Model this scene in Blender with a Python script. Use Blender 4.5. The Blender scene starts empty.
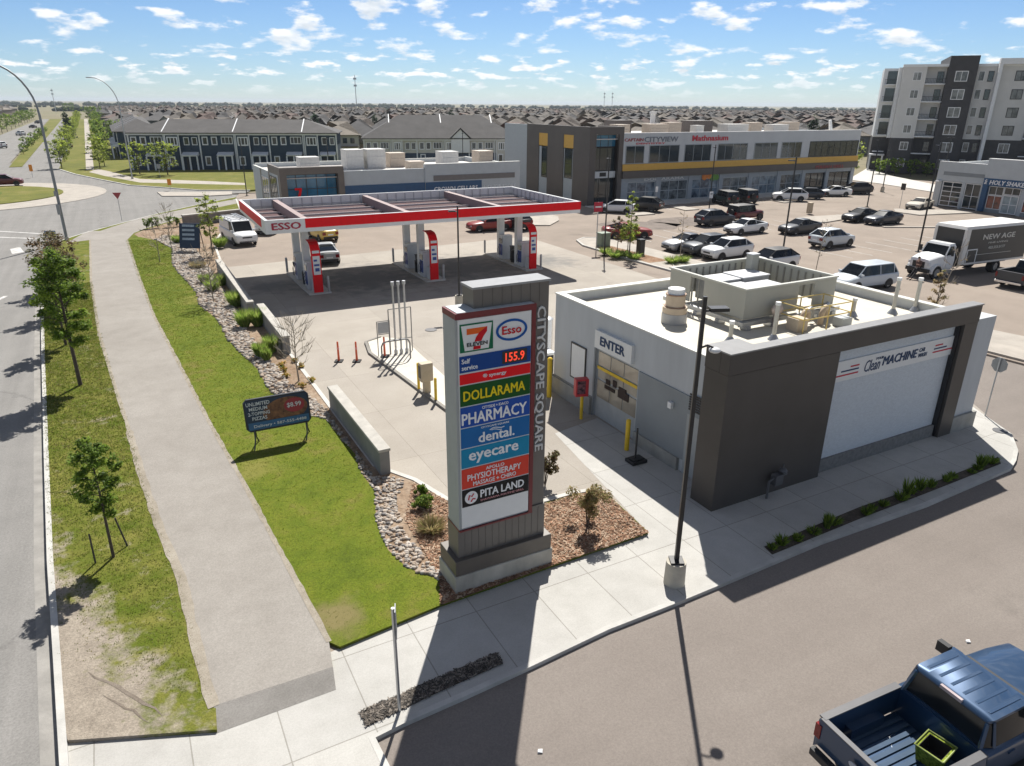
import bpy, bmesh, math, random
from mathutils import Vector, Matrix, Euler
import numpy as np
R_ = math.radians
# ---------------------------------------------------------------- camera, sky, sun, exposure
K = 0.9                       # everything below is laid out in survey units of 0.9 m
H = 13.5; F = 712.0
PITCH = math.atan(279.5/F); ROLL = R_(0.45); TH = R_(28.5)
SC = bpy.context.scene
COL = SC.collection
cam = bpy.data.objects.new('camera', bpy.data.cameras.new('camera')); COL.objects.link(cam)
cam.data.sensor_fit = 'HORIZONTAL'; cam.data.sensor_width = 36.0
cam.data.lens = 36.0*F/1024.0
cam.data.clip_start = 0.1; cam.data.clip_end = 30000
cam.matrix_world = Matrix.Translation((0, 0, H*K)) @ Matrix.Rotation(R_(90)-PITCH, 4, 'X') @ Matrix.Rotation(ROLL, 4, 'Z')
SC.camera = cam
SUN_EL, SUN_AZ = 51.5, 6.5    # azimuth measured from +Y towards +X
world = bpy.data.worlds.new('World'); SC.world = world; world.use_nodes = True
def build_sky():
    nt = world.node_tree; N = nt.nodes; L = nt.links
    for n in list(N): N.remove(n)
    out = N.new('ShaderNodeOutputWorld'); bg = N.new('ShaderNodeBackground'); bg.inputs['Strength'].default_value = 0.055
    sky = N.new('ShaderNodeTexSky'); sky.sky_type = 'NISHITA'; sky.sun_disc = False
    sky.sun_elevation = R_(SUN_EL); sky.sun_rotation = R_(SUN_AZ)
    sky.altitude = 1000; sky.air_density = 1.0; sky.dust_density = 0.15; sky.ozone_density = 4.0
    def m(op, a=None, b=None, c=None):
        n = N.new('ShaderNodeMath'); n.operation = op
        for i, x in enumerate((a, b, c)):
            if x is None: continue
            if isinstance(x, (int, float)): n.inputs[i].default_value = x
            else: L.new(x, n.inputs[i])
        return n.outputs[0]
    tc = N.new('ShaderNodeTexCoord'); sp = N.new('ShaderNodeSeparateXYZ'); L.new(tc.outputs['Generated'], sp.inputs[0])
    x, y, z = sp.outputs
    az = m('ARCTAN2', x, y)
    def dens(dz):
        zz = m('ADD', z, dz); o = []
        for ku, kv, off in ((16.0, 45.0, 7.3), (30.0, 105.0, 2.1)):
            cb = N.new('ShaderNodeCombineXYZ'); L.new(m('MULTIPLY', az, ku), cb.inputs[0]); L.new(m('MULTIPLY', zz, kv), cb.inputs[1]); cb.inputs[2].default_value = off
            no = N.new('ShaderNodeTexNoise'); no.inputs['Scale'].default_value = 1.0; no.inputs['Detail'].default_value = 8; no.inputs['Roughness'].default_value = 0.55
            L.new(cb.outputs[0], no.inputs['Vector']); o.append(no.outputs['Fac'])
        bl = N.new('ShaderNodeMapRange'); bl.interpolation_type = 'SMOOTHSTEP'; bl.inputs[1].default_value = 0.035; bl.inputs[2].default_value = 0.085; L.new(z, bl.inputs[0])
        mf = N.new('ShaderNodeMix'); L.new(bl.outputs[0], mf.inputs[0]); L.new(o[1], mf.inputs[2]); L.new(o[0], mf.inputs[3])
        return mf.outputs[0]
    d0, d1 = dens(0.0), dens(0.008)
    mr = N.new('ShaderNodeMapRange'); mr.interpolation_type = 'SMOOTHSTEP'; mr.inputs[1].default_value = 0.51; mr.inputs[2].default_value = 0.625
    L.new(d0, mr.inputs[0])
    fade = N.new('ShaderNodeMapRange'); fade.inputs[1].default_value = 0.004; fade.inputs[2].default_value = 0.035; L.new(z, fade.inputs[0])
    cover = m('MULTIPLY', m('MULTIPLY', mr.outputs[0], fade.outputs[0]), 0.92)
    sh = N.new('ShaderNodeMapRange'); sh.inputs[1].default_value = 0.50; sh.inputs[2].default_value = 0.68; L.new(d1, sh.inputs[0])
    cc = N.new('ShaderNodeMix'); cc.data_type = 'RGBA'; cc.inputs[6].default_value = (13.8, 13.9, 14.0, 1); cc.inputs[7].default_value = (9.0, 9.8, 10.6, 1)
    L.new(sh.outputs[0], cc.inputs[0])
    tint = N.new('ShaderNodeMix'); tint.data_type = 'RGBA'; tint.blend_type = 'MULTIPLY'; tint.inputs[0].default_value = 1.0
    gr = N.new('ShaderNodeMapRange'); gr.interpolation_type = 'SMOOTHSTEP'; gr.inputs[1].default_value = 0.08; gr.inputs[2].default_value = 0.5; gr.inputs[3].default_value = 1.12; gr.inputs[4].default_value = 0.38; L.new(z, gr.inputs[0])
    tn = N.new('ShaderNodeVectorMath'); tn.operation = 'SCALE'; gm_ = N.new('ShaderNodeMapRange'); gm_.inputs[1].default_value = 0.12; gm_.inputs[2].default_value = 0.6; L.new(z, gm_.inputs[0]); hm = N.new('ShaderNodeMix'); hm.data_type = 'RGBA'; hm.inputs[6].default_value = (0.80, 0.93, 1.12, 1); hm.inputs[7].default_value = (0.66, 0.92, 1.28, 1); L.new(gm_.outputs[0], hm.inputs[0]); L.new(hm.outputs[2], tn.inputs[0]); L.new(gr.outputs[0], tn.inputs['Scale']); L.new(tn.outputs[0], tint.inputs[7]); L.new(sky.outputs[0], tint.inputs[6])
    mx = N.new('ShaderNodeMix'); mx.data_type = 'RGBA'; L.new(cover, mx.inputs[0]); L.new(tint.outputs[2], mx.inputs[6]); L.new(cc.outputs[2], mx.inputs[7])
    L.new(mx.outputs[2], bg.inputs['Color']); L.new(bg.outputs[0], out.inputs['Surface'])
build_sky()
sl = bpy.data.lights.new('sun', 'SUN'); sl.energy = 5.0; sl.angle = R_(0.5); sl.color = (1.0, 0.96, 0.895)
sun = bpy.data.objects.new('sun', sl); COL.objects.link(sun)
_d = Vector((math.sin(R_(SUN_AZ))*math.cos(R_(SUN_EL)), math.cos(R_(SUN_AZ))*math.cos(R_(SUN_EL)), math.sin(R_(SUN_EL))))
sun.rotation_euler = _d.to_track_quat('Z', 'Y').to_euler(); sun.location = (0, 0, 60)
SC.view_settings.view_transform = 'Standard'; SC.view_settings.look = 'None'
SC.view_settings.exposure = 0.55; SC.view_settings.gamma = 1.0; SC.view_settings.use_curve_mapping = False
SC.render.engine = 'CYCLES'
SC.cycles.max_bounces = 6; SC.cycles.diffuse_bounces = 3; SC.cycles.use_denoising = True

# ---------------------------------------------------------------- survey helpers
def ray(px, py):
    u = (px-512)/F; v = (py-383)/F
    u, v = u*math.cos(ROLL)+v*math.sin(ROLL), -u*math.sin(ROLL)+v*math.cos(ROLL)
    return u, math.cos(PITCH)-v*math.sin(PITCH), -(math.sin(PITCH)+v*math.cos(PITCH))
def G(px, py, z=0.0):         # surveyed ground point seen at a photo pixel
    x, y, d = ray(px, py); t = (z-H)/d
    return Vector((x*t, y*t))
def W(a, b):                  # site grid -> world
    c, s = math.cos(TH), math.sin(TH)
    return Vector((a*c-b*s, a*s+b*c))
def S(p):
    c, s = math.cos(TH), math.sin(TH)
    return (p[0]*c+p[1]*s, -p[0]*s+p[1]*c)
def inpoly(x, y, P):
    r = False; j = len(P)-1
    for i in range(len(P)):
        xi, yi = P[i][0], P[i][1]; xj, yj = P[j][0], P[j][1]
        if (yi > y) != (yj > y) and x < (xj-xi)*(y-yi)/(yj-yi)+xi: r = not r
        j = i
    return r

# ---------------------------------------------------------------- materials
MATS = {}
def mat(name, col, rough=0.6, var=0.12, scale=3.0, bump=0.0, bscale=None, metal=0.0, emit=0.0, col2=None, spec=0.5, coat=0.0, stretch=None, detail=4, trans=0.0):
    if name in MATS: return MATS[name]
    m = bpy.data.materials.new(name); m.use_nodes = True; MATS[name] = m
    nt = m.node_tree; N = nt.nodes; L = nt.links; p = N['Principled BSDF']
    p.inputs['Roughness'].default_value = rough; p.inputs['Metallic'].default_value = metal
    p.inputs['Specular IOR Level'].default_value = spec; p.inputs['Coat Weight'].default_value = coat; p.inputs['Coat Roughness'].default_value = 0.05
    m.diffuse_color = (*col, 1)
    tc = N.new('ShaderNodeTexCoord'); src = tc.outputs['Object']
    if stretch:
        mp = N.new('ShaderNodeMapping'); mp.inputs['Scale'].default_value = stretch; L.new(src, mp.inputs[0]); src = mp.outputs[0]
    no = N.new('ShaderNodeTexNoise'); no.inputs['Scale'].default_value = scale; no.inputs['Detail'].default_value = detail; no.inputs['Roughness'].default_value = 0.6
    L.new(src, no.inputs['Vector'])
    mr = N.new('ShaderNodeMapRange'); mr.inputs[1].default_value = 0.3; mr.inputs[2].default_value = 0.7; L.new(no.outputs['Fac'], mr.inputs[0])
    mx = N.new('ShaderNodeMix'); mx.data_type = 'RGBA'
    lo = [c*(1-var) for c in col]; hi = list(col2) if col2 else [min(1, c*(1+var)) for c in col]
    mx.inputs[6].default_value = (*lo, 1); mx.inputs[7].default_value = (*hi, 1)
    L.new(mr.outputs[0], mx.inputs[0]); L.new(mx.outputs[2], p.inputs['Base Color'])
    if emit: L.new(mx.outputs[2], p.inputs['Emission Color']); p.inputs['Emission Strength'].default_value = emit
    if trans:
        tb = N.new('ShaderNodeBsdfTranslucent'); L.new(mx.outputs[2], tb.inputs['Color']); ms = N.new('ShaderNodeMixShader'); ms.inputs[0].default_value = trans
        L.new(p.outputs[0], ms.inputs[1]); L.new(tb.outputs[0], ms.inputs[2]); L.new(ms.outputs[0], N['Material Output'].inputs['Surface'])
    if bump:
        n2 = N.new('ShaderNodeTexNoise'); n2.inputs['Scale'].default_value = bscale or scale*6; n2.inputs['Detail'].default_value = 3
        L.new(src, n2.inputs['Vector'])
        b = N.new('ShaderNodeBump'); b.inputs['Strength'].default_value = bump; b.inputs['Distance'].default_value = 0.03
        L.new(n2.outputs['Fac'], b.inputs['Height']); L.new(b.outputs[0], p.inputs['Normal'])
    return m
def ground_mat(name, stops, s1=0.12, s2=1.3, s3=14.0, bump=0.3, rough=0.9, cracks=0.0, grid=None, speck=0.15, streak=None, gridw=0.012, spot=None, stains=0.0):
    """layered noise for ground sheets; stops = list of colours from low to high"""
    if name in MATS: return MATS[name]
    m = bpy.data.materials.new(name); m.use_nodes = True; MATS[name] = m
    nt = m.node_tree; N = nt.nodes; L = nt.links; p = N['Principled BSDF']; p.inputs['Roughness'].default_value = rough; p.inputs['Specular IOR Level'].default_value = 0.25
    tc = N.new('ShaderNodeTexCoord'); mp = N.new('ShaderNodeMapping'); mp.inputs['Rotation'].default_value = (0, 0, -TH); L.new(tc.outputs['Object'], mp.inputs[0]); v = mp.outputs[0]
    def noise(s, d=5, vec=None, ro=0.6):
        n = N.new('ShaderNodeTexNoise'); n.inputs['Scale'].default_value = s; n.inputs['Detail'].default_value = d; n.inputs['Roughness'].default_value = ro; L.new(vec or v, n.inputs['Vector']); return n.outputs['Fac']
    def m2(op, a, b):
        n = N.new('ShaderNodeMath'); n.operation = op
        for i, x in enumerate((a, b)):
            if isinstance(x, (int, float)): n.inputs[i].default_value = x
            else: L.new(x, n.inputs[i])
        return n.outputs[0]
    def mul(c, f):
        x = N.new('ShaderNodeMix'); x.data_type = 'RGBA'; x.blend_type = 'MULTIPLY'; x.inputs[0].default_value = 1
        L.new(c, x.inputs[6]); L.new(f, x.inputs[7]); return x.outputs[2]
    f = m2('ADD', m2('MULTIPLY', noise(s1), 0.5), m2('MULTIPLY', noise(s2), 0.5))
    if streak:
        sm = N.new('ShaderNodeMapping'); sm.inputs['Scale'].default_value = streak; L.new(v, sm.inputs[0])
        f = m2('ADD', m2('MULTIPLY', f, 0.6), m2('MULTIPLY', noise(1.0, 4, sm.outputs[0]), 0.4))
    cr = N.new('ShaderNodeValToRGB'); e = cr.color_ramp.elements; n = len(stops)
    e[0].position = 0.36; e[1].position = 0.64
    e[0].color = (*stops[0], 1); e[1].color = (*stops[-1], 1)
    for i in range(1, n-1):
        q = e.new(0.36+0.28*i/(n-1)); q.color = (*stops[i], 1)
    L.new(f, cr.inputs[0]); c = cr.outputs[0]
    fine = noise(s3, 4); r = N.new('ShaderNodeMapRange'); r.inputs[1].default_value = .25; r.inputs[2].default_value = .75; r.inputs[3].default_value = 1-speck; r.inputs[4].default_value = 1+speck; L.new(fine, r.inputs[0])
    c = mul(c, r.outputs[0])
    if stains:
        sv = N.new('ShaderNodeTexNoise'); sv.inputs['Scale'].default_value = stains; sv.inputs['Detail'].default_value = 6; sv.inputs['Roughness'].default_value = .7; L.new(v, sv.inputs['Vector'])
        r3 = N.new('ShaderNodeMapRange'); r3.inputs[1].default_value = 0.60; r3.inputs[2].default_value = 0.72; r3.inputs[3].default_value = 1.0; r3.inputs[4].default_value = 0.78; L.new(sv.outputs['Fac'], r3.inputs[0]); c = mul(c, r3.outputs[0])
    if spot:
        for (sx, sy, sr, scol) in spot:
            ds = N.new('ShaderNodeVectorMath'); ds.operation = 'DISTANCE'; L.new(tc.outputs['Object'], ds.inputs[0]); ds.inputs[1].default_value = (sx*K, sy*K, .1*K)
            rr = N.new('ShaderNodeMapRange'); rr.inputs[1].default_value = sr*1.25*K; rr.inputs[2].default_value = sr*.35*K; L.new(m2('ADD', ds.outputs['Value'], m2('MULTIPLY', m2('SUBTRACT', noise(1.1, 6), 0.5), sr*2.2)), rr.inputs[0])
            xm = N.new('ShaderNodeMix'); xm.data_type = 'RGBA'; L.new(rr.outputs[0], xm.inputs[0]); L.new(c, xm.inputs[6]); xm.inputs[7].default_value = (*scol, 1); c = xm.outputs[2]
    if cracks:
        vo = N.new('ShaderNodeTexVoronoi'); vo.feature = 'DISTANCE_TO_EDGE'; vo.inputs['Scale'].default_value = cracks
        wv = N.new('ShaderNodeVectorMath'); wv.operation = 'ADD'; nz = N.new('ShaderNodeTexNoise'); nz.inputs['Scale'].default_value = 0.9; nz.inputs['Detail'].default_value = 4; L.new(v, nz.inputs['Vector'])
        sc = N.new('ShaderNodeVectorMath'); sc.operation = 'SCALE'; sc.inputs['Scale'].default_value = 1.6; L.new(nz.outputs['Color'], sc.inputs[0]); L.new(v, wv.inputs[0]); L.new(sc.outputs[0], wv.inputs[1]); L.new(wv.outputs[0], vo.inputs['Vector'])
        r2 = N.new('ShaderNodeMapRange'); r2.inputs[1].default_value = 0.0; r2.inputs[2].default_value = 0.0025; r2.inputs[3].default_value = 0.8; r2.inputs[4].default_value = 1.0; L.new(vo.outputs['Distance'], r2.inputs[0])
        c = mul(c, r2.outputs[0])
    if grid:
        br = N.new('ShaderNodeTexBrick'); br.offset = 0; br.squash = 1; br.inputs['Scale'].default_value = 1; br.inputs['Mortar Size'].default_value = gridw; br.inputs['Mortar Smooth'].default_value = 0.2
        br.inputs['Brick Width'].default_value = grid[0]; br.inputs['Row Height'].default_value = grid[1]; br.inputs['Bias'].default_value = 0
        br.inputs['Color1'].default_value = (1, 1, 1, 1); br.inputs['Color2'].default_value = (0.90, 0.90, 0.91, 1); br.inputs['Mortar'].default_value = (0.62, 0.61, 0.59, 1)
        gm = N.new('ShaderNodeMapping'); gm.inputs['Location'].default_value = (grid[2], grid[3], 0); L.new(v, gm.inputs[0]); L.new(gm.outputs[0], br.inputs['Vector'])
        c = mul(c, br.outputs['Color'])
    L.new(c, p.inputs['Base Color'])
    b = N.new('ShaderNodeBump'); b.inputs['Strength'].default_value = bump; b.inputs['Distance'].default_value = 0.02; L.new(noise(s3*3, 3), b.inputs['Height']); L.new(b.outputs[0], p.inputs['Normal'])
    return m
def rgb(r, g, b):             # sRGB 0-255 -> linear
    f = lambda c: (c/255/12.92) if c <= 10.31 else ((c/255+0.055)/1.055)**2.4
    return (f(r), f(g), f(b))

WHITE = mat('white_paint', (0.78, 0.78, 0.77), 0.5, 0.04)
OFFW = mat('off_white_render', (0.62, 0.63, 0.62), 0.7, 0.05, 1.5)
LGREY = mat('light_grey_panel', (0.46, 0.49, 0.50), 0.6, 0.05, 1.2)
MGREY = mat('mid_grey_panel', (0.24, 0.26, 0.27), 0.55, 0.06, 1.5)
DGREY = mat('charcoal_metal_panel', (0.06, 0.055, 0.051), 0.5, 0.10, 0.8, 0.05, 5, spec=0.25)
BLACK = mat('black_metal', (0.018, 0.018, 0.019), 0.4, 0.2)
RUBBER = mat('rubber', (0.02, 0.02, 0.021), 0.8, 0.2)
STEEL = mat('galvanised_steel', (0.45, 0.46, 0.47), 0.4, 0.12, 5, metal=0.7)
CHROME = mat('bright_metal', (0.7, 0.7, 0.71), 0.25, 0.05, metal=0.9)
GLASS = mat('dark_window_glass', (0.025, 0.035, 0.04), 0.06, 0.3, 0.6, spec=0.8)
BGLASS = mat('blue_window_glass', (0.03, 0.16, 0.28), 0.06, 0.35, 0.5, spec=0.8)
CARGLASS = mat('car_glass', (0.012, 0.014, 0.016), 0.08, 0.2, spec=0.35)
YELLOW = mat('yellow_paint', (0.72, 0.48, 0.02), 0.5, 0.1)
ORANGE = mat('orange_plastic', (0.80, 0.13, 0.05), 0.5, 0.1)
RED = mat('red_panel', (0.78, 0.010, 0.016), 0.45, 0.06, spec=0.15)
CONC = mat('cast_concrete', (0.42, 0.40, 0.36), 0.85, 0.15, 2.2, 0.25, 18)
LCONC = mat('pale_concrete', (0.52, 0.50, 0.46), 0.85, 0.12, 1.6, 0.2, 18)
KERB = mat('kerb_concrete', (0.46, 0.45, 0.42), 0.85, 0.18, 1.1, 0.2, 20)
NAVY = mat('navy_panel', (0.018, 0.075, 0.17), 0.45, 0.08)
TAN = mat('tan_metal', (0.55, 0.44, 0.32), 0.5, 0.06)
ROOFWH = mat('white_roof_membrane', (0.56, 0.525, 0.435), 0.7, 0.13, 0.5, 0.08, 6)
AMBER = mat('amber_panel', (0.62, 0.36, 0.06), 0.5, 0.05)
CRIM = mat('dark_red_trim', (0.16, 0.018, 0.022), 0.45, 0.1)

# ---------------------------------------------------------------- mesh builder
class MB:
    def __init__(s): s.v = []; s.f = []; s.mi = []; s.cur = 0
    def add(s, vs, fs):
        o = len(s.v); s.v += [tuple(v) for v in vs]; s.f += [tuple(i+o for i in f) for f in fs]; s.mi += [s.cur]*len(fs); return s
    def m(s, i): s.cur = i; return s
    def box(s, x0, y0, z0, x1, y1, z1):
        return s.add([(x0,y0,z0),(x1,y0,z0),(x1,y1,z0),(x0,y1,z0),(x0,y0,z1),(x1,y0,z1),(x1,y1,z1),(x0,y1,z1)],
                     [(0,3,2,1),(4,5,6,7),(0,1,5,4),(1,2,6,5),(2,3,7,6),(3,0,4,7)])
    def hexa(s, b, t):        # bottom quad + top quad
        return s.add(list(b)+list(t), [(0,3,2,1),(4,5,6,7),(0,1,5,4),(1,2,6,5),(2,3,7,6),(3,0,4,7)])
    def tube(s, p0, p1, r0, r1=None, n=8, cap=True):
        p0 = Vector(p0); p1 = Vector(p1); r1 = r0 if r1 is None else r1
        d = (p1-p0); d = d.normalized() if d.length > 1e-6 else Vector((0,0,1))
        a = d.orthogonal().normalized(); b = d.cross(a)
        vs = []
        for p, r in ((p0, r0), (p1, r1)):
            for k in range(n):
                t = 2*math.pi*k/n; vs.append(p+a*(r*math.cos(t))+b*(r*math.sin(t)))
        fs = [(k, (k+1) % n, n+(k+1) % n, n+k) for k in range(n)]
        if cap: fs += [tuple(range(n-1, -1, -1)), tuple(range(n, 2*n))]
        return s.add(vs, fs)
    def path(s, pts, r, n=6):
        rs = r if isinstance(r, (list, tuple)) else [r]*len(pts)
        P = [Vector(p) for p in pts]; rings = []
        a0 = None
        for i, p in enumerate(P):
            d = (P[min(i+1, len(P)-1)]-P[max(i-1, 0)]).normalized()
            a = d.orthogonal().normalized() if a0 is None else (a0-d*a0.dot(d)).normalized()
            a0 = a; b = d.cross(a)
            rings.append([p+a*(rs[i]*math.cos(2*math.pi*k/n))+b*(rs[i]*math.sin(2*math.pi*k/n)) for k in range(n)])
        return s.loft(rings)
    def loft(s, rings, cap=True, closed=True):
        n = len(rings[0]); vs = [p for r in rings for p in r]; fs = []
        for i in range(len(rings)-1):
            for k in range(n if closed else n-1):
                fs.append((i*n+k, i*n+(k+1) % n, (i+1)*n+(k+1) % n, (i+1)*n+k))
        if cap: fs += [tuple(range(n-1, -1, -1)), tuple((len(rings)-1)*n+k for k in range(n))]
        return s.add(vs, fs)
    def prism(s, poly, z0, z1):
        n = len(poly)
        ar = sum(poly[i][0]*poly[(i+1) % n][1]-poly[(i+1) % n][0]*poly[i][1] for i in range(n))
        if ar < 0: poly = poly[::-1]
        vs = [(p[0], p[1], z0) for p in poly]+[(p[0], p[1], z1) for p in poly]
        return s.add(vs, [tuple(range(n-1, -1, -1)), tuple(range(n, 2*n))]+[(k, (k+1) % n, n+(k+1) % n, n+k) for k in range(n)])
    def sheet(s, poly, z):
        n = len(poly)
        ar = sum(poly[i][0]*poly[(i+1) % n][1]-poly[(i+1) % n][0]*poly[i][1] for i in range(n))
        if ar < 0: poly = poly[::-1]
        return s.add([(p[0], p[1], z) for p in poly], [tuple(range(n))])
    def ribbon(s, pts, w, z0, z1, side=0):   # kerb along a 2D polyline
        P = [Vector((p[0], p[1])) for p in pts]; L = []
        for i, p in enumerate(P):
            d = (P[min(i+1, len(P)-1)]-P[max(i-1, 0)]).normalized(); nrm = Vector((-d.y, d.x))
            o0 = nrm*(w*(side-0.5)) if side == 0 else nrm*0
            o1 = nrm*(w*0.5) if side == 0 else nrm*(w*side)
            L.append([(p+o0).to_3d()+Vector((0,0,z0)), (p+o1).to_3d()+Vector((0,0,z0)), (p+o1).to_3d()+Vector((0,0,z1)), (p+o0).to_3d()+Vector((0,0,z1))])
        return s.loft(L)
    def disc(s, c, r, ax, n=16):   # flat disc facing +-ax
        c = Vector(c); d = Vector(ax).normalized(); a = d.orthogonal().normalized(); b = d.cross(a)
        return s.add([c+a*(r*math.cos(2*math.pi*k/n))+b*(r*math.sin(2*math.pi*k/n)) for k in range(n)], [tuple(range(n))])
    def ball(s, c, r, sx=1, sy=1, sz=1, n=8, jit=0.0, rng=None):
        vs = []; fs = []; k = n//2
        for i in range(k+1):
            ph = math.pi*i/k
            for j in range(n):
                t = 2*math.pi*j/n; q = 1+(rng.uniform(-jit, jit) if rng else 0)
                vs.append((c[0]+r*sx*q*math.sin(ph)*math.cos(t), c[1]+r*sy*q*math.sin(ph)*math.sin(t), c[2]+r*sz*q*math.cos(ph)))
        for i in range(k):
            for j in range(n): fs.append((i*n+j, (i+1)*n+j, (i+1)*n+(j+1) % n, i*n+(j+1) % n))
        return s.add(vs, fs)
    def mesh(s, name, mats, smooth=None):
        me = bpy.data.meshes.new(name); me.from_pydata(s.v, [], s.f)
        for mm in (mats if isinstance(mats, (list, tuple)) else [mats]): me.materials.append(mm)
        if any(s.mi): me.polygons.foreach_set('material_index', s.mi)
        if smooth:
            me.shade_smooth(); me.set_sharp_from_angle(angle=R_(smooth))
        me.update(); return me
    def build(s, name, mats, parent=None, loc=None, rot=0, smooth=None, bevel=0):
        o = bpy.data.objects.new(name, s.mesh(name, mats, smooth)); COL.objects.link(o)
        if parent: o.parent = parent
        if loc is not None: o.location = (loc[0], loc[1], loc[2] if len(loc) > 2 else 0)
        o.rotation_euler = (0, 0, rot)
        if bevel:
            b = o.modifiers.new('bevel', 'BEVEL'); b.width = bevel; b.segments = 2; b.limit_method = 'ANGLE'
        return o
def tag(o, label=None, cat=None, group=None, kind=None):
    if label: o['label'] = label
    if cat: o['category'] = cat
    if group: o['group'] = group
    if kind: o['kind'] = kind
    return o
def thing(name, label, cat, loc, rot=0, group=None):
    o = bpy.data.objects.new(name, None); COL.objects.link(o); o.empty_display_size = 0.3
    o.location = (loc[0], loc[1], loc[2] if len(loc) > 2 else 0); o.rotation_euler = (0, 0, rot)
    return tag(o, label, cat, group)
def struct(name, mb, m): return tag(mb.build(name, m), kind='structure')
KIDS = {}
def copy_tree(o, loc, rot, label, group=None, cat=None):
    if o not in KIDS: KIDS[o] = [(c, list(c.children)) for c in o.children]
    r = o.copy(); COL.objects.link(r); r.location = (loc[0], loc[1], loc[2] if len(loc) > 2 else 0); r.rotation_euler = (0, 0, rot)
    r['label'] = label
    if group: r['group'] = group
    if cat: r['category'] = cat
    out = []
    for c, gs in KIDS[o]:
        n = c.copy(); COL.objects.link(n); n.parent = r; out.append(n)
        for g in gs:
            k = g.copy(); COL.objects.link(k); k.parent = n; out.append(k)
    return r, out
def repaint(objs, old, new):
    for o in objs:
        for s in o.material_slots:
            if s.material == old: s.link = 'OBJECT'; s.material = new
def lettering(name, text, m, parent, x0, x1, z0, z1, y, face='S', c=0.0, rotq=0, bold=0.0, depth=0.02, shear=0.0, heavy=0.0):
    """text mesh fitted to a rectangle on a facade plane; face S looks to -y, W to -x, E to +x"""
    cu = bpy.data.curves.new(name, 'FONT'); cu.body = text; cu.size = 1; bold = min(bold, .013); cu.extrude = depth; cu.offset = bold; cu.shear = shear; cu.resolution_u = 2
    o = bpy.data.objects.new(name, cu); COL.objects.link(o)
    dg = bpy.context.evaluated_depsgraph_get(); me = bpy.data.meshes.new_from_object(o.evaluated_get(dg))
    bpy.data.objects.remove(o); bpy.data.curves.remove(cu)
    if heavy:             # bolder stroke: side-shifted copies, each a hair further forward
        vs = [v.co.copy() for v in me.vertices]; fs = [tuple(p.vertices) for p in me.polygons]; V2 = []; F2 = []
        for k, (ox, oy) in enumerate(((-heavy, 0), (heavy, 0), (0, heavy*.6), (0, -heavy*.6))):
            b = len(V2); V2 += [(v.x+ox, v.y+oy, v.z+(v.z > 0)*depth*.12*k) for v in vs]; F2 += [tuple(i+b for i in f) for f in fs]
        bpy.data.meshes.remove(me); me = bpy.data.meshes.new(name); me.from_pydata(V2, [], F2); me.update()
    n = len(me.vertices); co = np.empty(n*3); me.vertices.foreach_get('co', co); co = co.reshape(-1, 3)
    if rotq: co[:, [0, 1]] = np.stack([co[:, 1], -co[:, 0]], 1)
    mn = co.min(0); mx = co.max(0); sp = mx-mn
    fx = (x1-x0)/sp[0]; fz = (z1-z0)/sp[1]
    u = (co[:, 0]-mn[0])*fx+x0; v = (co[:, 1]-mn[1])*fz+z0; w = (co[:, 2]/max(depth, 1e-6)+1)*0.5*depth*2
    q = np.empty_like(co)
    if face == 'S': q[:, 0] = u; q[:, 1] = y-w; q[:, 2] = v
    elif face == 'W': q[:, 0] = c-w; q[:, 1] = (y-u); q[:, 2] = v       # text runs towards -y
    elif face == 'N': q[:, 0] = -u; q[:, 1] = y+w; q[:, 2] = v
    me.vertices.foreach_set('co', q.reshape(-1)); me.materials.clear(); me.materials.append(m); me.update()
    me.name = name
    r = bpy.data.objects.new(name, me); COL.objects.link(r); r.parent = parent
    return r
def window(parent, face, c, u0, u1, v0, v1, nu=1, nv=1, fm=None, gm=None, fw=0.08, dp=0.06, name='window', label=None):
    """frame with mullions standing proud of a wall plane; pane is its child. face S: plane y=c, u=x. W: plane x=c, u=y. E: plane x=c facing +x"""
    fm = fm or WHITE; gm = gm or GLASS; f = MB(); g = MB()
    def bx(mb, a0, a1, b0, b1, n0, n1):
        if face == 'S': mb.box(a0, c-n1, b0, a1, c-n0, b1)
        elif face == 'N': mb.box(a0, c+n0, b0, a1, c+n1, b1)
        elif face == 'W': mb.box(c-n1, a0, b0, c-n0, a1, b1)
        else: mb.box(c+n0, a0, b0, c+n1, a1, b1)
    bx(f, u0, u1, v1-fw, v1, 0.002, dp); bx(f, u0, u1, v0, v0+fw, 0.002, dp)
    bx(f, u0, u0+fw, v0+fw, v1-fw, 0.002, dp); bx(f, u1-fw, u1, v0+fw, v1-fw, 0.002, dp)
    for i in range(1, nu):
        x = u0+(u1-u0)*i/nu; bx(f, x-fw*.35, x+fw*.35, v0+fw, v1-fw, 0.002, dp*.9)
    for j in range(1, nv):
        z = v0+(v1-v0)*j/nv; bx(f, u0+fw, u1-fw, z-fw*.35, z+fw*.35, 0.002, dp*.8)
    bx(g, u0+fw*.5, u1-fw*.5, v0+fw*.5, v1-fw*.5, 0.003, dp*.35)
    fo = f.build(name, fm, parent); g.build('pane', gm, fo)
    if label: fo['label'] = label
    return fo
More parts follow.
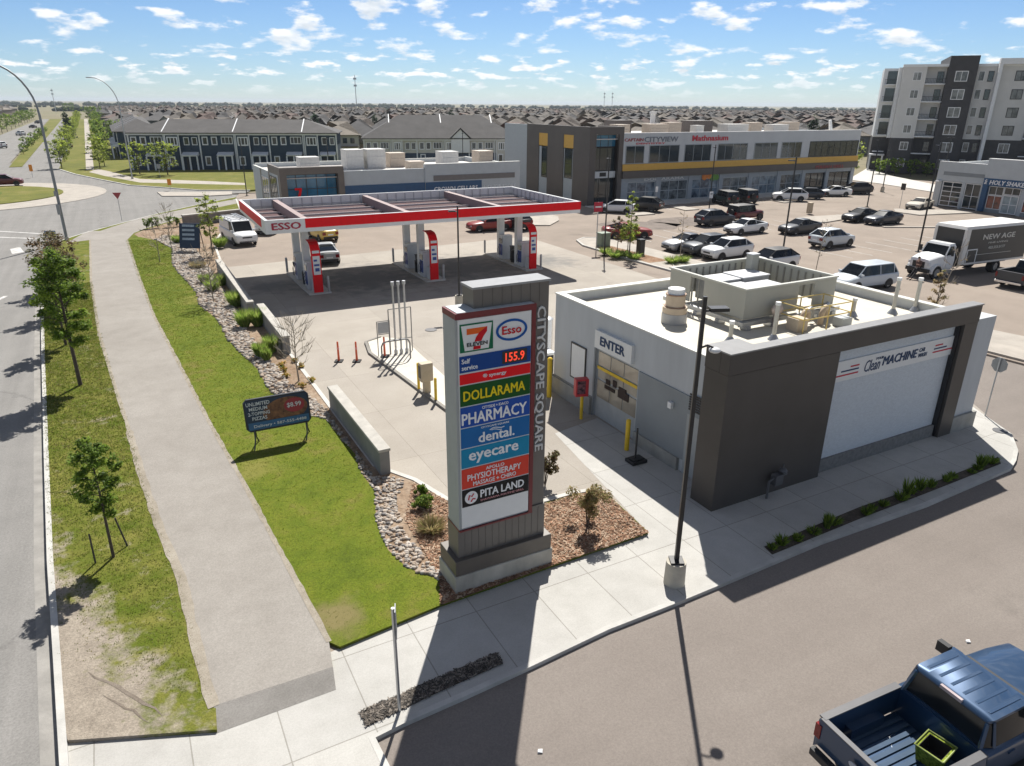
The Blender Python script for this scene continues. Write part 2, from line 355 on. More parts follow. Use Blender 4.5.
# ---------------------------------------------------------------- ground
ASPH_DRIVE = ground_mat('drive_asphalt', [(0.19,0.166,0.147),(0.215,0.188,0.167),(0.24,0.212,0.188)], 0.07, 0.45, 26, 0.3, 0.92, cracks=0, speck=0.16, stains=0.22, streak=(0.05, 0.7, 1))
ASPH_ROAD = ground_mat('road_asphalt', [(0.19,0.184,0.174),(0.225,0.217,0.205),(0.255,0.246,0.233)], 0.12, 0.6, 20, 0.3, 0.92, cracks=0.03, speck=0.2, streak=(1.6, 0.04, 1))
ASPH_LOT = ground_mat('parking_asphalt', [(0.245,0.205,0.170),(0.285,0.238,0.198),(0.32,0.27,0.226)], 0.06, 0.35, 16, 0.3, 0.92, stains=0.16, cracks=0.04, speck=0.15)
FORE = ground_mat('forecourt_concrete', [(0.33,0.298,0.255),(0.37,0.336,0.29),(0.405,0.37,0.322)], 0.08, 0.5, 16, 0.2, 0.85, grid=(4.6, 4.6, 1.0, 0.7), speck=0.08, gridw=0.009, stains=0.2, spot=[(*W(17,56.5), 5.5, (0.20,0.19,0.18)), (*W(26,56.5), 5.5, (0.20,0.19,0.18)), (*W(33.5,56), 3.0, (0.22,0.21,0.195)), (*W(9.5,57), 2.2, (0.22,0.21,0.195))])  # spots paint the canopy's shade into the concrete as soft dark patches
SWALK = ground_mat('sidewalk_concrete', [(0.41,0.398,0.368),(0.455,0.443,0.412),(0.49,0.478,0.447)], 0.25, 1.6, 30, 0.2, 0.85, grid=(1.72, 2.35, 0.55, 0.62), speck=0.10, gridw=0.016)
PATHM = ground_mat('path_asphalt', [(0.255,0.235,0.21),(0.285,0.264,0.237),(0.315,0.293,0.265)], 0.2, 1.0, 26, 0.3, 0.92, cracks=0, speck=0.18)
LAWN = ground_mat('lawn_turf', [(0.075,0.105,0.008),(0.105,0.14,0.010),(0.13,0.155,0.014),(0.165,0.15,0.035)], 0.22, 1.3, 26, 0.8, 1.0, speck=0.4, spot=[(*G(335,620), .85, (0.20,0.17,0.07)), (*G(205,300), 1.6, (0.20,0.19,0.045)), (*G(255,470), 1.0, (0.19,0.185,0.04))])
BEDM = ground_mat('planting_bed_soil', [(0.20,0.135,0.085),(0.27,0.195,0.135),(0.36,0.29,0.22)], 0.3, 1.6, 9, 0.8, 1.0, speck=0.35)
MULCH = ground_mat('wood_mulch', [(0.17,0.09,0.052),(0.26,0.16,0.10),(0.36,0.25,0.17)], 0.6, 3.0, 12, 0.9, 1.0, speck=0.4)
SOIL = ground_mat('dark_soil', [(0.05,0.04,0.032),(0.085,0.07,0.055),(0.12,0.1,0.08)], 0.6, 3.0, 14, 0.8, 1.0, speck=0.35)
TURFB = ground_mat('boulevard_turf', [(0.11,0.12,0.025),(0.14,0.145,0.026),(0.20,0.175,0.055)], 0.05, 0.4, 8, 0.5, 1.0, speck=0.25)
FIELD = ground_mat('prairie_field', [(0.17,0.16,0.085),(0.21,0.185,0.12),(0.16,0.165,0.08)], 0.004, 0.03, 0.4, 0.1, 1.0, speck=0.2)
PAINT = ground_mat('road_paint', [(0.34,0.33,0.31),(0.52,0.51,0.49),(0.62,0.61,0.59)], 1.0, 4.0, 20, 0.1, 0.8, speck=0.2)
STAIN = ground_mat('repair_asphalt', [(0.10,0.088,0.078),(0.13,0.115,0.10),(0.16,0.14,0.125)], 0.3, 1.2, 22, 0.3, 0.92, speck=0.2)
def verge_mat():
    m = bpy.data.materials.new('worn_verge_turf'); m.use_nodes = True; nt = m.node_tree; N = nt.nodes; L = nt.links; p = N['Principled BSDF']; p.inputs['Roughness'].default_value = 1; p.inputs['Specular IOR Level'].default_value = 0.1
    tc = N.new('ShaderNodeTexCoord'); v = tc.outputs['Object']
    def noise(s, d=5):
        n = N.new('ShaderNodeTexNoise'); n.inputs['Scale'].default_value = s; n.inputs['Detail'].default_value = d; n.inputs['Roughness'].default_value = .65; L.new(v, n.inputs['Vector']); return n.outputs['Fac']
    def ramp(f, a, b, c0, c1):
        r = N.new('ShaderNodeValToRGB'); r.color_ramp.elements[0].position = a; r.color_ramp.elements[1].position = b; r.color_ramp.elements[0].color = (*c0, 1); r.color_ramp.elements[1].color = (*c1, 1); L.new(f, r.inputs[0]); return r.outputs[0]
    def mth(op, a, b):
        n = N.new('ShaderNodeMath'); n.operation = op
        for i, x in enumerate((a, b)):
            if isinstance(x, (int, float)): n.inputs[i].default_value = x
            else: L.new(x, n.inputs[i])
        return n.outputs[0]
    sp = N.new('ShaderNodeSeparateXYZ'); L.new(v, sp.inputs[0])
    grass = ramp(noise(1.1), .35, .65, (0.085, 0.115, 0.013), (0.175, 0.17, 0.04))
    dirt = ramp(noise(2.2), .3, .7, (0.24, 0.205, 0.165), (0.34, 0.295, 0.24))
    # bare ground at the street corner, where the turf has been driven over
    g = N.new('ShaderNodeMapRange'); g.inputs[1].default_value = 14.0*K; g.inputs[2].default_value = 21.0*K; g.inputs[3].default_value = 0.26; g.inputs[4].default_value = -0.06; L.new(mth('ADD', sp.outputs[1], mth('MULTIPLY', sp.outputs[0], 0.95)), g.inputs[0])
    g.inputs[1].default_value = 3.2*K; g.inputs[2].default_value = 6.6*K
    f = mth('ADD', mth('ADD', mth('MULTIPLY', noise(0.75, 4), .62), mth('MULTIPLY', noise(3.2, 6), .38)), g.outputs[0])
    r = N.new('ShaderNodeMapRange'); r.inputs[1].default_value = .50; r.inputs[2].default_value = .63; L.new(f, r.inputs[0])
    mx = N.new('ShaderNodeMix'); mx.data_type = 'RGBA'; L.new(r.outputs[0], mx.inputs[0]); L.new(grass, mx.inputs[6]); L.new(dirt, mx.inputs[7])
    fn = N.new('ShaderNodeMapRange'); fn.inputs[1].default_value = .25; fn.inputs[2].default_value = .75; fn.inputs[3].default_value = .68; fn.inputs[4].default_value = 1.3; L.new(noise(19, 4), fn.inputs[0])
    mu = N.new('ShaderNodeMix'); mu.data_type = 'RGBA'; mu.blend_type = 'MULTIPLY'; mu.inputs[0].default_value = 1; L.new(mx.outputs[2], mu.inputs[6]); L.new(fn.outputs[0], mu.inputs[7]); L.new(mu.outputs[2], p.inputs['Base Color'])
    b = N.new('ShaderNodeBump'); b.inputs['Strength'].default_value = .7; b.inputs['Distance'].default_value = .03; L.new(noise(30, 3), b.inputs['Height']); L.new(b.outputs[0], p.inputs['Normal'])
    return m
VERGE = verge_mat()
ISLM = mat('island_concrete', (0.37,0.335,0.29), .85, .14, .8, .2, 14)
def P(*pts, z=0.0): return [G(x, y, z) for x, y in pts]
struct('terrain', MB().sheet([(-9000, -300), (9000, -300), (9000, 14000), (-9000, 14000)], -0.25), FIELD)
road_kerb = P((70,900),(64,766),(57,660),(50,560),(46,450),(43,350),(42,290),(43,258),(50,247),(62,240),(84,233),(110,226),(160,213),(205,203),(236,197), z=0.1)
far_kerb = P((250,190),(200,190),(160,187),(130,185),(104,180),(75,174),(59,169), z=0)
struct('main_road', MB().sheet(road_kerb+far_kerb+P((10,163),(-100,160),(-500,240),(-700,900), z=-.1), -0.1), ASPH_ROAD)
struct('drive_lane', MB().sheet([W(-14,-30), W(90,-30), W(90,40), W(-3,40)], -0.106), ASPH_DRIVE)
drive_kerb = P((425,860),(395,785),(372,738),(401,722),(465,694),(529,665),(607,628),(674,602),(720,583),(820,541),(925,504),(1009,468))
corner = P((1014,460),(1016,450),(1010,434),(997,425),(971,407))
far_edge = P((950,390),(950,345),(986,353.6),(1024,363.7),(1100,384),(1500,480))
lot = P((66,860))+drive_kerb+corner+far_edge+[W(140,10), W(140,88), W(128,124), W(46,124), W(15,122)]+P((240,193),(236,197),(205,203),(160,213),(110,226),(84,233),(62,240),(50,247),(43,258),(43,350),(50,560),(64,766))
struct('parking_lot', MB().prism(lot, -0.22, 0.0), ASPH_LOT)
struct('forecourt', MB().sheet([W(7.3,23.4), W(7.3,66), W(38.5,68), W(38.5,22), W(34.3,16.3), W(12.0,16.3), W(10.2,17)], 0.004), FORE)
walk = P((66,768),(68,742),(217,732),(335,687),(325,655),(340,648),(440,606),(553,566),(648,533))+[W(14.5,19.5), W(15.2,24.0), W(17.8,24.5), W(17.8,16.9), W(31,16.9), W(33.5,16.4)]+[Vector(p) for p in corner[::-1]]+drive_kerb[::-1]+P((66,860))
struct('sidewalk', MB().sheet(walk, 0.008), SWALK)
struct('drive_kerb', MB().ribbon(drive_kerb[1:]+corner, 0.16, -0.2, 0.013), KERB)
struct('road_kerb', MB().ribbon(road_kerb, 0.17, -0.25, 0.11), KERB)
struct('road_gutter', MB().ribbon([p+Vector((-.28, -.1)) for p in road_kerb[1:8]], 0.36, -0.2, -0.095), mat('gutter_concrete', (0.27,0.258,0.238), .9, .2, 1.5, .2, 18))
lotedge = P((236,199),(240,209),(228,224),(214,243),(221,262), z=.1)+[W(7.2,61), W(7.2,24.6)]+P((415,480),(446,499), z=.1)
bed_out = P((470,508),(500,511),(545,502),(574,494),(602,490),(648,533),(553,566),(440,606),(340,648),(329,643),(333,668),(216,707),(217,731),(68,742), z=.05)
struct('verge', MB().prism([Vector(p) for p in road_kerb[2:]]+lotedge+bed_out+P((60,700),z=.1), -0.2, 0.1), VERGE)
struct('lot_kerb', MB().ribbon(lotedge+bed_out[:5], 0.2, -0.1, 0.14), LCONC)
Lb = P((155,240),(173,249),(172,265),(196,292),(200,306),(218,320),(228,340),(241,353),(257,369),(268,388),(285,404),(309,416),(326,419),(337,433),(355,454),(361,473),(375,491),(376,520),(388,550),(407,568),(438,580),(441,605), z=.1)
path_l = P((90,240),(91,282),(99,334),(115,387),(127,424),(140,470),(158,524),(181,578),(195,640),(208,691),(214,707), z=.1)
path_r = P((127,240),(141,282),(154,316),(177,360),(200,405),(220,442),(243,482),(274,540),(300,588),(329,642), z=.1)
branch = P((66,243),(88,231),(100,231),(112,227),(140,218),(170,212),(215,203),(238,198.5),(239,203),(205,210),(175,220),(147,228),(134,233), z=.1)
struct('pathway', MB().sheet(path_l[::-1]+branch+path_r+P((333,668), z=.1), 0.105), PATHM)
struct('lawn', MB().sheet(path_r+P((340,647), z=.1)+Lb[::-1]+P((140,237), z=.1), 0.110), LAWN)
bed = P((140,238),(134,234),(147,229),(175,221),(205,211),(226,225),(213,243),(221,262), z=.1)+[W(7.1,60.5), W(7.1,24.6)]+P((415,481),(440,498),(441,580), z=.1)+Lb[::-1][2:]
struct('planting_bed', MB().sheet(bed, 0.106), BEDM)
mulch_poly = P((446,501),(470,510),(500,513),(545,504),(574,496),(602,490.5),(648,533),(553,565.6),(440.5,605.6),(440,580),(405,520),(413,483), z=.1)
struct('mulch_bed', MB().sheet(mulch_poly, 0.114), MULCH)
strip_small = P((359,713),(496,653),(503,664),(440,692),(367,727))
strip_long = P((764,547),(772,555),(860,519),(925,494),(1001,464),(998,457),(940,480),(860,507))
struct('strip_soil', MB().sheet(strip_small, 0.014).sheet(strip_long, 0.014), SOIL)
# roundabout, side street and far verge
cen = (G(104,196)+Vector((-21.5, -2.5))); 
def ring(c, r, n=48, sx=1.0): return [Vector((c[0]+r*sx*math.cos(2*math.pi*k/n), c[1]+r*math.sin(2*math.pi*k/n))) for k in range(n)]
struct('roundabout_apron', MB().prism(ring(cen, 20.5), -0.2, -0.04), ISLM)
struct('roundabout_island', MB().prism(ring(cen, 14.5), -0.1, 0.06), TURFB)
struct('island_bed', MB().sheet(ring(cen+Vector((-3,0)), 9.0), 0.075), ground_mat('island_planting', [(0.05,0.09,0.015),(0.09,0.14,0.02),(0.22,0.13,0.05)], .2, .9, 6, .6, 1, speck=.4))
struct('side_street', MB().sheet(P((20,166),(60,170),(76,119),(62,119)), -0.092).sheet(P((-70,163),(6,167),(49,119),(40,119)), -0.092), ASPH_ROAD)
struct('street_median', MB().prism(P((9,167),(22,166.5),(62,119),(50,119)), -0.2, 0.0), TURFB)
town = P((59,169),(75,174),(104,180),(130,185),(160,187),(200,190),(250,190))+[Vector((-14,150)), Vector((6,190)), Vector((-60,330)), Vector((-230,560))]+P((76,119))
struct('far_verge', MB().prism(town, -0.25, 0.0), TURFB)
struct('far_sidewalk', MB().sheet(P((89,172),(97,169),(108,171),(140,179),(175,180),(205,181),(245,183),(245,185),(200,184),(140,182.5),(105,176)), 0.005).sheet(P((86,170),(94,170),(88.5,119),(84,119)), 0.009), ISLM)
struct('far_kerb', MB().ribbon(far_kerb[::-1], 0.3, -0.2, 0.02), KERB)
struct('splitter_island', MB().prism(P((157,192),(162,196),(205,196),(232,194.5),(232,191.5),(200,192)), -0.2, 0.03), ISLM)
# painted markings and repairs
mk = MB()
def line(p, q, w, z, mb=mk):
    d = (q-p).normalized(); n = Vector((-d.y, d.x))*w*.5; mb.sheet([p-n, q-n, q+n, p+n], z)
for (x0,y0,x1,y1) in ((-60,228,48,234),(-60,235,48,239)): line(G(x0,y0,-.1), G(x1,y1,-.1), .35, -.096)
for (x0,y0,x1,y1) in ((-4,301,6,296),(-14,330,-5,316)): line(G(x0,y0,-.1), G(x1,y1,-.1), .3, -.096)
mk.sheet(P((10,249),(20,247),(24,252),(12,254), z=-.1), -.096)
for b in (44.0, 59.5):
    for a in np.arange(46, 104, 2.95):
        if b == 44.0 and a < 60: continue
        line(W(a, b), W(a, b+5.2), .1, .004)
for a in np.arange(64, 112, 2.95): line(W(a, 77.5), W(a+1.2, 82.3), .1, .004)
struct('road_markings', mk, PAINT)
st = MB(); rng = random.Random(5)
_q = P((214,706),(333,667), z=.1)+P((336,690),(216,734), z=.0); st.add([(*_q[0], .109), (*_q[3], .012), (*_q[2], .012), (*_q[1], .109)], [(0,1,2,3)])
struct('path_repair', st, ground_mat('path_patch', [(0.19,0.18,0.165),(0.225,0.213,0.197),(0.25,0.238,0.22)], .3, 1.3, 26, .3, .92, speck=.18))
st = MB()
for px, py, rx in ((700,222,6.5),(640,226,5.0)):
    c = G(px, py); st.sheet([c+Vector((rx*(.8+.4*rng.random())*math.cos(t), rx*.6*(.7+.6*rng.random())*math.sin(t))) for t in np.linspace(0, 2*math.pi, 15)[:-1]], .0115)
struct('asphalt_patch', st, ground_mat('lot_patch', [(0.15,0.128,0.11),(0.19,0.16,0.14),(0.23,0.195,0.168)], .3, 1.2, 20, .3, .92, speck=.2))
# islands in the car park
def island(pts, name='lot_island', m=None): struct(name, MB().prism(pts, -0.02, 0.12), m or ISLM)
isl = [W(41.0,52), W(41.0,60.5), W(42.0,63.2), W(43.6,64.2), W(45.2,63.2), W(46.0,60), W(46.4,44), W(45.8,36), W(42,36)]
island(isl); struct('island_planting_bed', MB().sheet([W(41.5,50.5), W(41.5,58.8), W(43.2,58.8), W(43.8,50.5)], 0.13), MULCH)
struct('island_kerb', MB().ribbon(isl[-1:]+isl[:5], .22, -.05, .15, 0), KERB)
island([W(12.0,28.2), W(13.4,28.4), W(13.9,39.4), W(12.9,40.4), W(11.8,39.9), W(11.4,38)], 'pump_service_pad', mat('pad_concrete', (0.58,0.545,0.47), .85, .08, 1.2, .15, 18))
struct('pad_kerb', MB().ribbon([W(12.0,28.0), W(11.3,38), W(11.7,40.0), W(12.8,40.6)], .18, -.02, .128), mat('kerb_dark', (0.24,0.225,0.2), .85, .15, 1.1))
island([W(75.5,60.4), W(77,60.2), W(85,61.6), W(85,63.6), W(77,64.6), W(75.6,64.0)])
island([W(68,76), W(70.5,76), W(70.5,79.5), W(68.6,80)]); island([W(87,76), W(89.5,76), W(89.5,79.5), W(87.6,80)]); island([W(58.3,75), W(62,75), W(62,77), W(58.6,77)])
island(P((524,221),(527,217),(545,214),(558,217),(559,221),(550,226),(530,226)))
island([W(93.5,59.0), W(103,57), W(103,59.4), W(96,64.5), W(93.4,62.5)])
island([W(80,54.5), W(98,45.2), W(98.4,45.6), W(80.2,55)], 'lot_island')
island(P((960,333),(985,352),(1024,362),(1200,408),(1200,380),(1024,338),(990,331)), 'corner_island')
struct('mall_sidewalk', MB().prism([W(57.9,83.0), W(64,82.2), W(116,82.2), W(119,86), W(116,86.4), W(58.0,85.6)], -.02, .12), LCONC)
struct('apartment_walk', MB().prism(P((848,180),(868,168),(890,176),(940,186),(1000,196),(1000,200),(930,192),(880,184)), -.1, .1), LCONC)
# scattered stuff: river rock, mulch chips, grass blades
ICO = None
def ico_pts():
    bm = bmesh.new(); bmesh.ops.create_icosphere(bm, subdivisions=1, radius=1); v = [x.co.copy() for x in bm.verts]; f = [[q.index for q in x.verts] for x in bm.faces]; bm.free(); return v, f
def scatter(poly, n, rng):
    xs = [p[0] for p in poly]; ys = [p[1] for p in poly]; out = []
    t = 0
    while len(out) < n and t < n*40:
        t += 1; x = rng.uniform(min(xs), max(xs)); y = rng.uniform(min(ys), max(ys))
        if inpoly(x, y, poly): out.append((x, y))
    return out
rock_poly = P((155,240),(165,235),(190,243),(205,262),(222,288),(238,312),(250,335),(262,355),(278,368),(292,385),(312,398),(329,411), z=.1)+[W(6.9,30.8), W(6.9,23.8)]+P((405,480),(396,500),(405,535),(430,562),(441,575),(438,580), z=.1)+Lb[::-1][2:]
def rocks():
    rng = random.Random(3); v, f = ico_pts(); mb = MB()
    tot = 0
    for (x, y) in scatter(rock_poly, 11000, rng):
        d = math.hypot(x, y)
        if d > 34 and rng.random() < .45: continue
        r = rng.uniform(.04, .095)*(1.0 if d < 34 else 1.5); a = rng.uniform(0, 6.28); c, s = math.cos(a), math.sin(a)
        sx, sy, sz = r*rng.uniform(.8, 1.5), r*rng.uniform(.7, 1.1), r*rng.uniform(.5, .8)
        mb.cur = rng.choice((0, 0, 0, 1, 1, 2))
        mb.add([(x+(q.x*sx*c-q.y*sy*s), y+(q.x*sx*s+q.y*sy*c), .11+sz*.4+q.z*sz) for q in v], f)
    o = mb.build('river_rock', [mat('river_rock_pale', (0.43,0.385,0.335), .9, .3, 5, .2, 30), mat('river_rock_tan', (0.34,0.27,0.21), .9, .3, 5, .2, 30), mat('river_rock_grey', (0.20,0.185,0.175), .9, .3, 5, .2, 30)], smooth=60)
    tag(o, 'band of pale rounded river rock between the lawn and the planting bed', 'river rock', kind='stuff')
rocks()
def chips(poly, n, name, label, m, size, zz=.116, seed=1):
    rng = random.Random(seed); mb = MB()
    for (x, y) in scatter(poly, n, rng):
        a = rng.uniform(0, 6.28); l = size*rng.uniform(.5, 1.6); w = size*rng.uniform(.15, .4); c, s = math.cos(a), math.sin(a); t = rng.uniform(-.3, .3)*l
        mb.cur = rng.randrange(len(m))
        z = zz+rng.uniform(0, .02)
        mb.add([(x-l*c+w*s, y-l*s-w*c, z-t*.4+.01), (x+l*c+w*s, y+l*s-w*c, z+t*.4+.02), (x+l*c-w*s, y+l*s+w*c, z+t*.4+.03), (x-l*c-w*s, y-l*s+w*c, z-t*.4+.02)], [(0,1,2,3)])
    tag(mb.build(name, m), label, name.replace('_', ' '), kind='stuff')
MC = [mat('mulch_chip_red', (0.30,0.165,0.10), .95, .3), mat('mulch_chip_brown', (0.15,0.085,0.05), .95, .3), mat('mulch_chip_pale', (0.42,0.31,0.22), .95, .2)]
chips(mulch_poly, 9000, 'mulch_chips', 'loose reddish brown wood chips covering the bed round the tall pylon sign', MC, .055)
def fringe():
    rng = random.Random(12); mb = MB()
    for pl, sg in ((path_l, 1), (path_r, -1)):
        pts = []
        for i in range(len(pl)-1):
            n = max(2, int((pl[i+1]-pl[i]).length/.35))
            for k in range(n): pts.append(pl[i].lerp(pl[i+1], k/n))
        pts.append(pl[-1]); a = []; b = []
        for i, p in enumerate(pts):
            d = (pts[min(i+1, len(pts)-1)]-pts[max(i-1, 0)]).normalized(); nn = Vector((-d.y, d.x)); w = .07+.05*rng.random()+(.06 if sg > 0 and p.y < 28 else 0)
            a.append(p+nn*w*rng.uniform(.85,1.0)); b.append(p-nn*w*rng.uniform(.75,.9))
        for i in range(len(pts)-1): mb.add([(*a[i], .1125), (*a[i+1], .1125), (*b[i+1], .1125), (*b[i], .1125)], [(0,3,2,1)])
    struct('path_edge_sand', mb, ground_mat('sandy_edge', [(0.24,0.21,0.165),(0.30,0.265,0.215),(0.36,0.325,0.27)], .8, 4, 30, .4, 1, speck=.25))
    mb = MB()
    for (x0,y0,x1,y1,w) in ((88,672,164,715,.06),(104,694,150,722,.035)):
        p, q = G(x0,y0,.1), G(x1,y1,.1); nn = Vector((-(q-p).y, (q-p).x)).normalized(); L = []
        for i in range(9): c = p.lerp(q, i/8)+nn*rng.uniform(-.04,.04); L.append((c+nn*w*math.sin(math.pi*(i+.3)/8.6)*rng.uniform(.6,1.1), c-nn*w*math.sin(math.pi*(i+.3)/8.6)*rng.uniform(.6,1.1)))
        for i in range(8): mb.add([(*L[i][0], .106), (*L[i+1][0], .106), (*L[i+1][1], .106), (*L[i][1], .106)], [(0,3,2,1)])
    struct('tyre_ruts', mb, ground_mat('rut_soil', [(0.13,0.108,0.086),(0.18,0.15,0.12),(0.23,0.195,0.16)], .8, 4, 30, .4, 1, speck=.3))
fringe()
GC = [mat('gravel_dark', (0.10,0.085,0.07), .95, .3), mat('gravel_mid', (0.22,0.19,0.16), .95, .3), mat('gravel_black', (0.05,0.045,0.04), .95, .3)]
chips(strip_small+[], 2200, 'strip_gravel', 'dark gravel filling the short planting strip by the sidewalk sign post', GC, .045, .016, 2)
def blades(poly, n, name, label, mats, hh, seed, z0=.108, keep=None, w=.02):
    rng = random.Random(seed); mb = MB()
    for (x, y) in scatter(poly, n, rng):
        d = math.hypot(x, y)
        if keep and not keep(x, y, rng): continue
        k = 1+max(0, (d-18))*.045
        mb.cur = rng.randrange(len(mats))
        for _ in range(3):
            a = rng.uniform(0, 6.28); h = hh*rng.uniform(.5, 1.2)*min(k, 1.5); l = h*rng.uniform(.2, .9); b = rng.uniform(0, 6.28); ww = w*k
            ox, oy = x+rng.uniform(-.05, .05)*k, y+rng.uniform(-.05, .05)*k
            mb.add([(ox-ww*math.cos(b), oy-ww*math.sin(b), z0-.01), (ox+ww*math.cos(b), oy+ww*math.sin(b), z0-.01), (ox+l*math.cos(a), oy+l*math.sin(a), z0+h)], [(0,1,2)])
    tag(mb.build(name, mats), label, 'grass', kind='stuff')
GR = [mat('grass_blade_bright', (0.13,0.175,0.012), .8, .2, trans=.5), mat('grass_blade_mid', (0.095,0.14,0.010), .8, .2, trans=.5), mat('grass_blade_straw', (0.25,0.225,0.05), .8, .2, trans=.5)]
lawn_near = path_r+P((340,647), z=.1)+Lb[::-1]
blades(lawn_near, 16000, 'lawn_grass', 'bright green mown grass of the curved lawn beside the path', [GR[0], GR[0], GR[1], GR[1], GR[2]], .022, 4, .11, w=.011)
verge_poly = road_kerb[2:8]+path_l[::-1][-0:]
verge_poly = [Vector(p) for p in road_kerb[2:7]]+path_l[1:]
VG = [mat('verge_blade_olive', (0.15,0.175,0.025), .85, .25, trans=.5), mat('verge_blade_straw', (0.30,0.265,0.10), .85, .2, trans=.5), mat('verge_blade_green', (0.115,0.165,0.016), .85, .2, trans=.5)]
def vk(x, y, rng):
    s = (y+.95*x-3.4)/2.8
    return rng.random() < min(1, max(.04, s*1.0-.15))
blades(verge_poly, 20000, 'verge_grass', 'patchy worn grass on the verge between the road kerb and the path', VG, .03, 9, .105, vk, w=.012)
# ---------------------------------------------------------------- pylon sign
ICEP = mat('sign_face_white', (0.72, 0.73, 0.72), 0.35, 0.03)
def col_mat(n, c, r=0.45): return mat(n, c, r, 0.05, spec=0.15)
def pylon():
    t = thing('pylon_sign', 'tall multi tenant pylon sign on a concrete plinth beside the sidewalk', 'pylon sign', W(6.78, 15.83), TH)
    MB().box(0,0,0, 3.3,1.25,.66).build('plinth', mat('stained_concrete', (0.40,0.375,0.32), .85, .28, 1.3, .25, 14, stretch=(1,1,.5)), t, bevel=.03)
    MB().box(.04,.04,.66, 3.26,1.21,1.16).build('plinth_cap', mat('bronze_flashing', (0.115,0.098,0.08), .45, .15, 1.5), t, bevel=.02)
    b = MB(); b.box(.2,.2,1.16, 3.08,.92,2.22); b.box(.80,.24,2.22, 3.06,.90,9.08)
    for i in range(1, 13): b.box(.2+i*.222-.012, .188, 1.18, .2+i*.222+.012, .2, 2.14)
    for i in range(1, 8): b.box(.80+i*.282-.012, .228, 8.54, .80+i*.282+.012, .24, 9.08)
    b.build('tower_cladding', mat('tower_cladding', (0.145,0.13,0.115), .4, .12, .8), t)
    MB().box(.76,.20,9.08, 3.10,.94,9.14).build('coping', mat('coping_metal', (0.30,0.30,0.30), .4, .1), t)
    cb = MB().box(.20,.10,2.16, 2.55,.86,8.53); cb.build('cabinet', mat('cabinet_side', (0.36,0.38,0.38), .5, .05), t)
    f = MB(); f.box(.19,.03,8.40, 2.56,.87,8.56); f.box(2.43,.04,2.165, 2.555,.10,8.40); f.box(.19,.04,2.12, 2.56,.865,2.165)
    f.build('cabinet_trim', CRIM, t)
    MB().box(.25,.87-.82,8.561,2.50,.82,8.575).build('cabinet_top', LGREY, t)
    MB().box(.27,.05,2.24, 2.415,.098,8.385).build('sign_face', ICEP, t)
    Y = .048
    def panel(z0, z1, m, name='tenant_panel', lab=None):
        o = MB().box(.285, .030, z0, 2.40, Y, z1).build(name, m, t)
        if lab: o['label'] = lab
        return o
    def tx(par, s, m, x0, x1, z0, z1, bold=0.012, shear=0.0, y=.029): return lettering('lettering', s, m, par, x0, x1, z0, z1, y, bold=0, depth=.006, shear=shear, heavy=.022 if z1-z0 > .2 else .012)
    TW = col_mat('letter_white', (0.80,0.80,0.80)); TB = col_mat('letter_black', (0.02,0.02,0.02))
    # seven logo
    p = MB().box(.31,.036,7.50, 1.26,Y,8.26).build('tenant_panel', col_mat('logo_green', (0.012,0.14,0.065)), t); p['label'] = 'green bordered convenience store panel with a red and orange numeral'
    q = MB(); q.add([(.345,.033,8.22),(1.225,.033,8.22),(1.13,.033,7.54),(.44,.033,7.54)], [(0,3,2,1)]); q.build('logo_field', ICEP, p)
    q = MB(); q.add([(.50,.030,8.13),(1.08,.030,8.13),(1.05,.030,7.97),(.50,.030,7.97)], [(0,3,2,1)]); q.build('numeral_bar', col_mat('logo_orange', (0.75,0.13,0.02)), p)
    q = MB(); q.add([(.86,.028,8.0),(1.09,.028,8.14),(1.08,.028,8.0),(.98,.028,7.88),(.915,.028,7.76),(.72,.028,7.76),(.76,.028,7.88)], [(0,6,5,4,3,2,1)]); q.add([(.69,.028,7.64),(.90,.028,7.64),(.89,.028,7.55),(.68,.028,7.55)], [(0,3,2,1)]); q.build('numeral_stem', col_mat('logo_red', (0.55,0.012,0.02)), p)
    tx(p, 'ELEVEN', TB, .50, 1.09, 7.65, 7.75, .01, y=.027)
    # oval
    e0 = [(1.82+.47*math.cos(a), 7.93+.30*math.sin(a)) for a in np.linspace(0, 2*math.pi, 33)[:-1]]; e1 = [(1.82+.40*math.cos(a), 7.93+.235*math.sin(a)) for a in np.linspace(0, 2*math.pi, 33)[:-1]]
    q = MB().loft([[(x,.036,z) for x, z in e0], [(x,.036,z) for x, z in e1], [(x,Y,z) for x, z in e1], [(x,Y,z) for x, z in e0]], cap=False); q.loft([[(x,Y,z) for x, z in e0],[(x,.036,z) for x, z in e0]], cap=False)
    p = q.build('oval_logo', col_mat('logo_blue', (0.012,0.09,0.33)), t); lettering('lettering', 'Esso', col_mat('logo_red', (0.55,0.012,0.02)), p, 1.53, 2.11, 7.82, 8.05, .040, bold=.03, depth=.006)
    p = panel(6.95, 7.40, col_mat('price_blue', (0.012,0.06,0.25)), lab='blue fuel price panel with red digits')
    tx(p, 'Self\nservice', TW, .34, .80, 7.02, 7.33, .008)
    q = MB().box(1.53,.022,7.01, 2.28,.030,7.36).build('price_display', BLACK, p)
    lettering('price_digits', '155.9', mat('led_red', (1.0,0.07,0.03), .4, .02, emit=.5), p, 1.62, 2.20, 7.06, 7.31, .0215, bold=.012, depth=.005)
    p = panel(6.62, 6.90, RED, lab='narrow red loyalty panel'); tx(p, '\u00ae synergy', TW, .95, 1.65, 6.70, 6.83, .004)
    p = panel(6.00, 6.58, col_mat('dollar_green', (0.012,0.085,0.018))); tx(p, 'DOLLARAMA', col_mat('letter_yellow', (0.80,0.62,0.02)), .37, 2.24, 6.14, 6.43, .02)
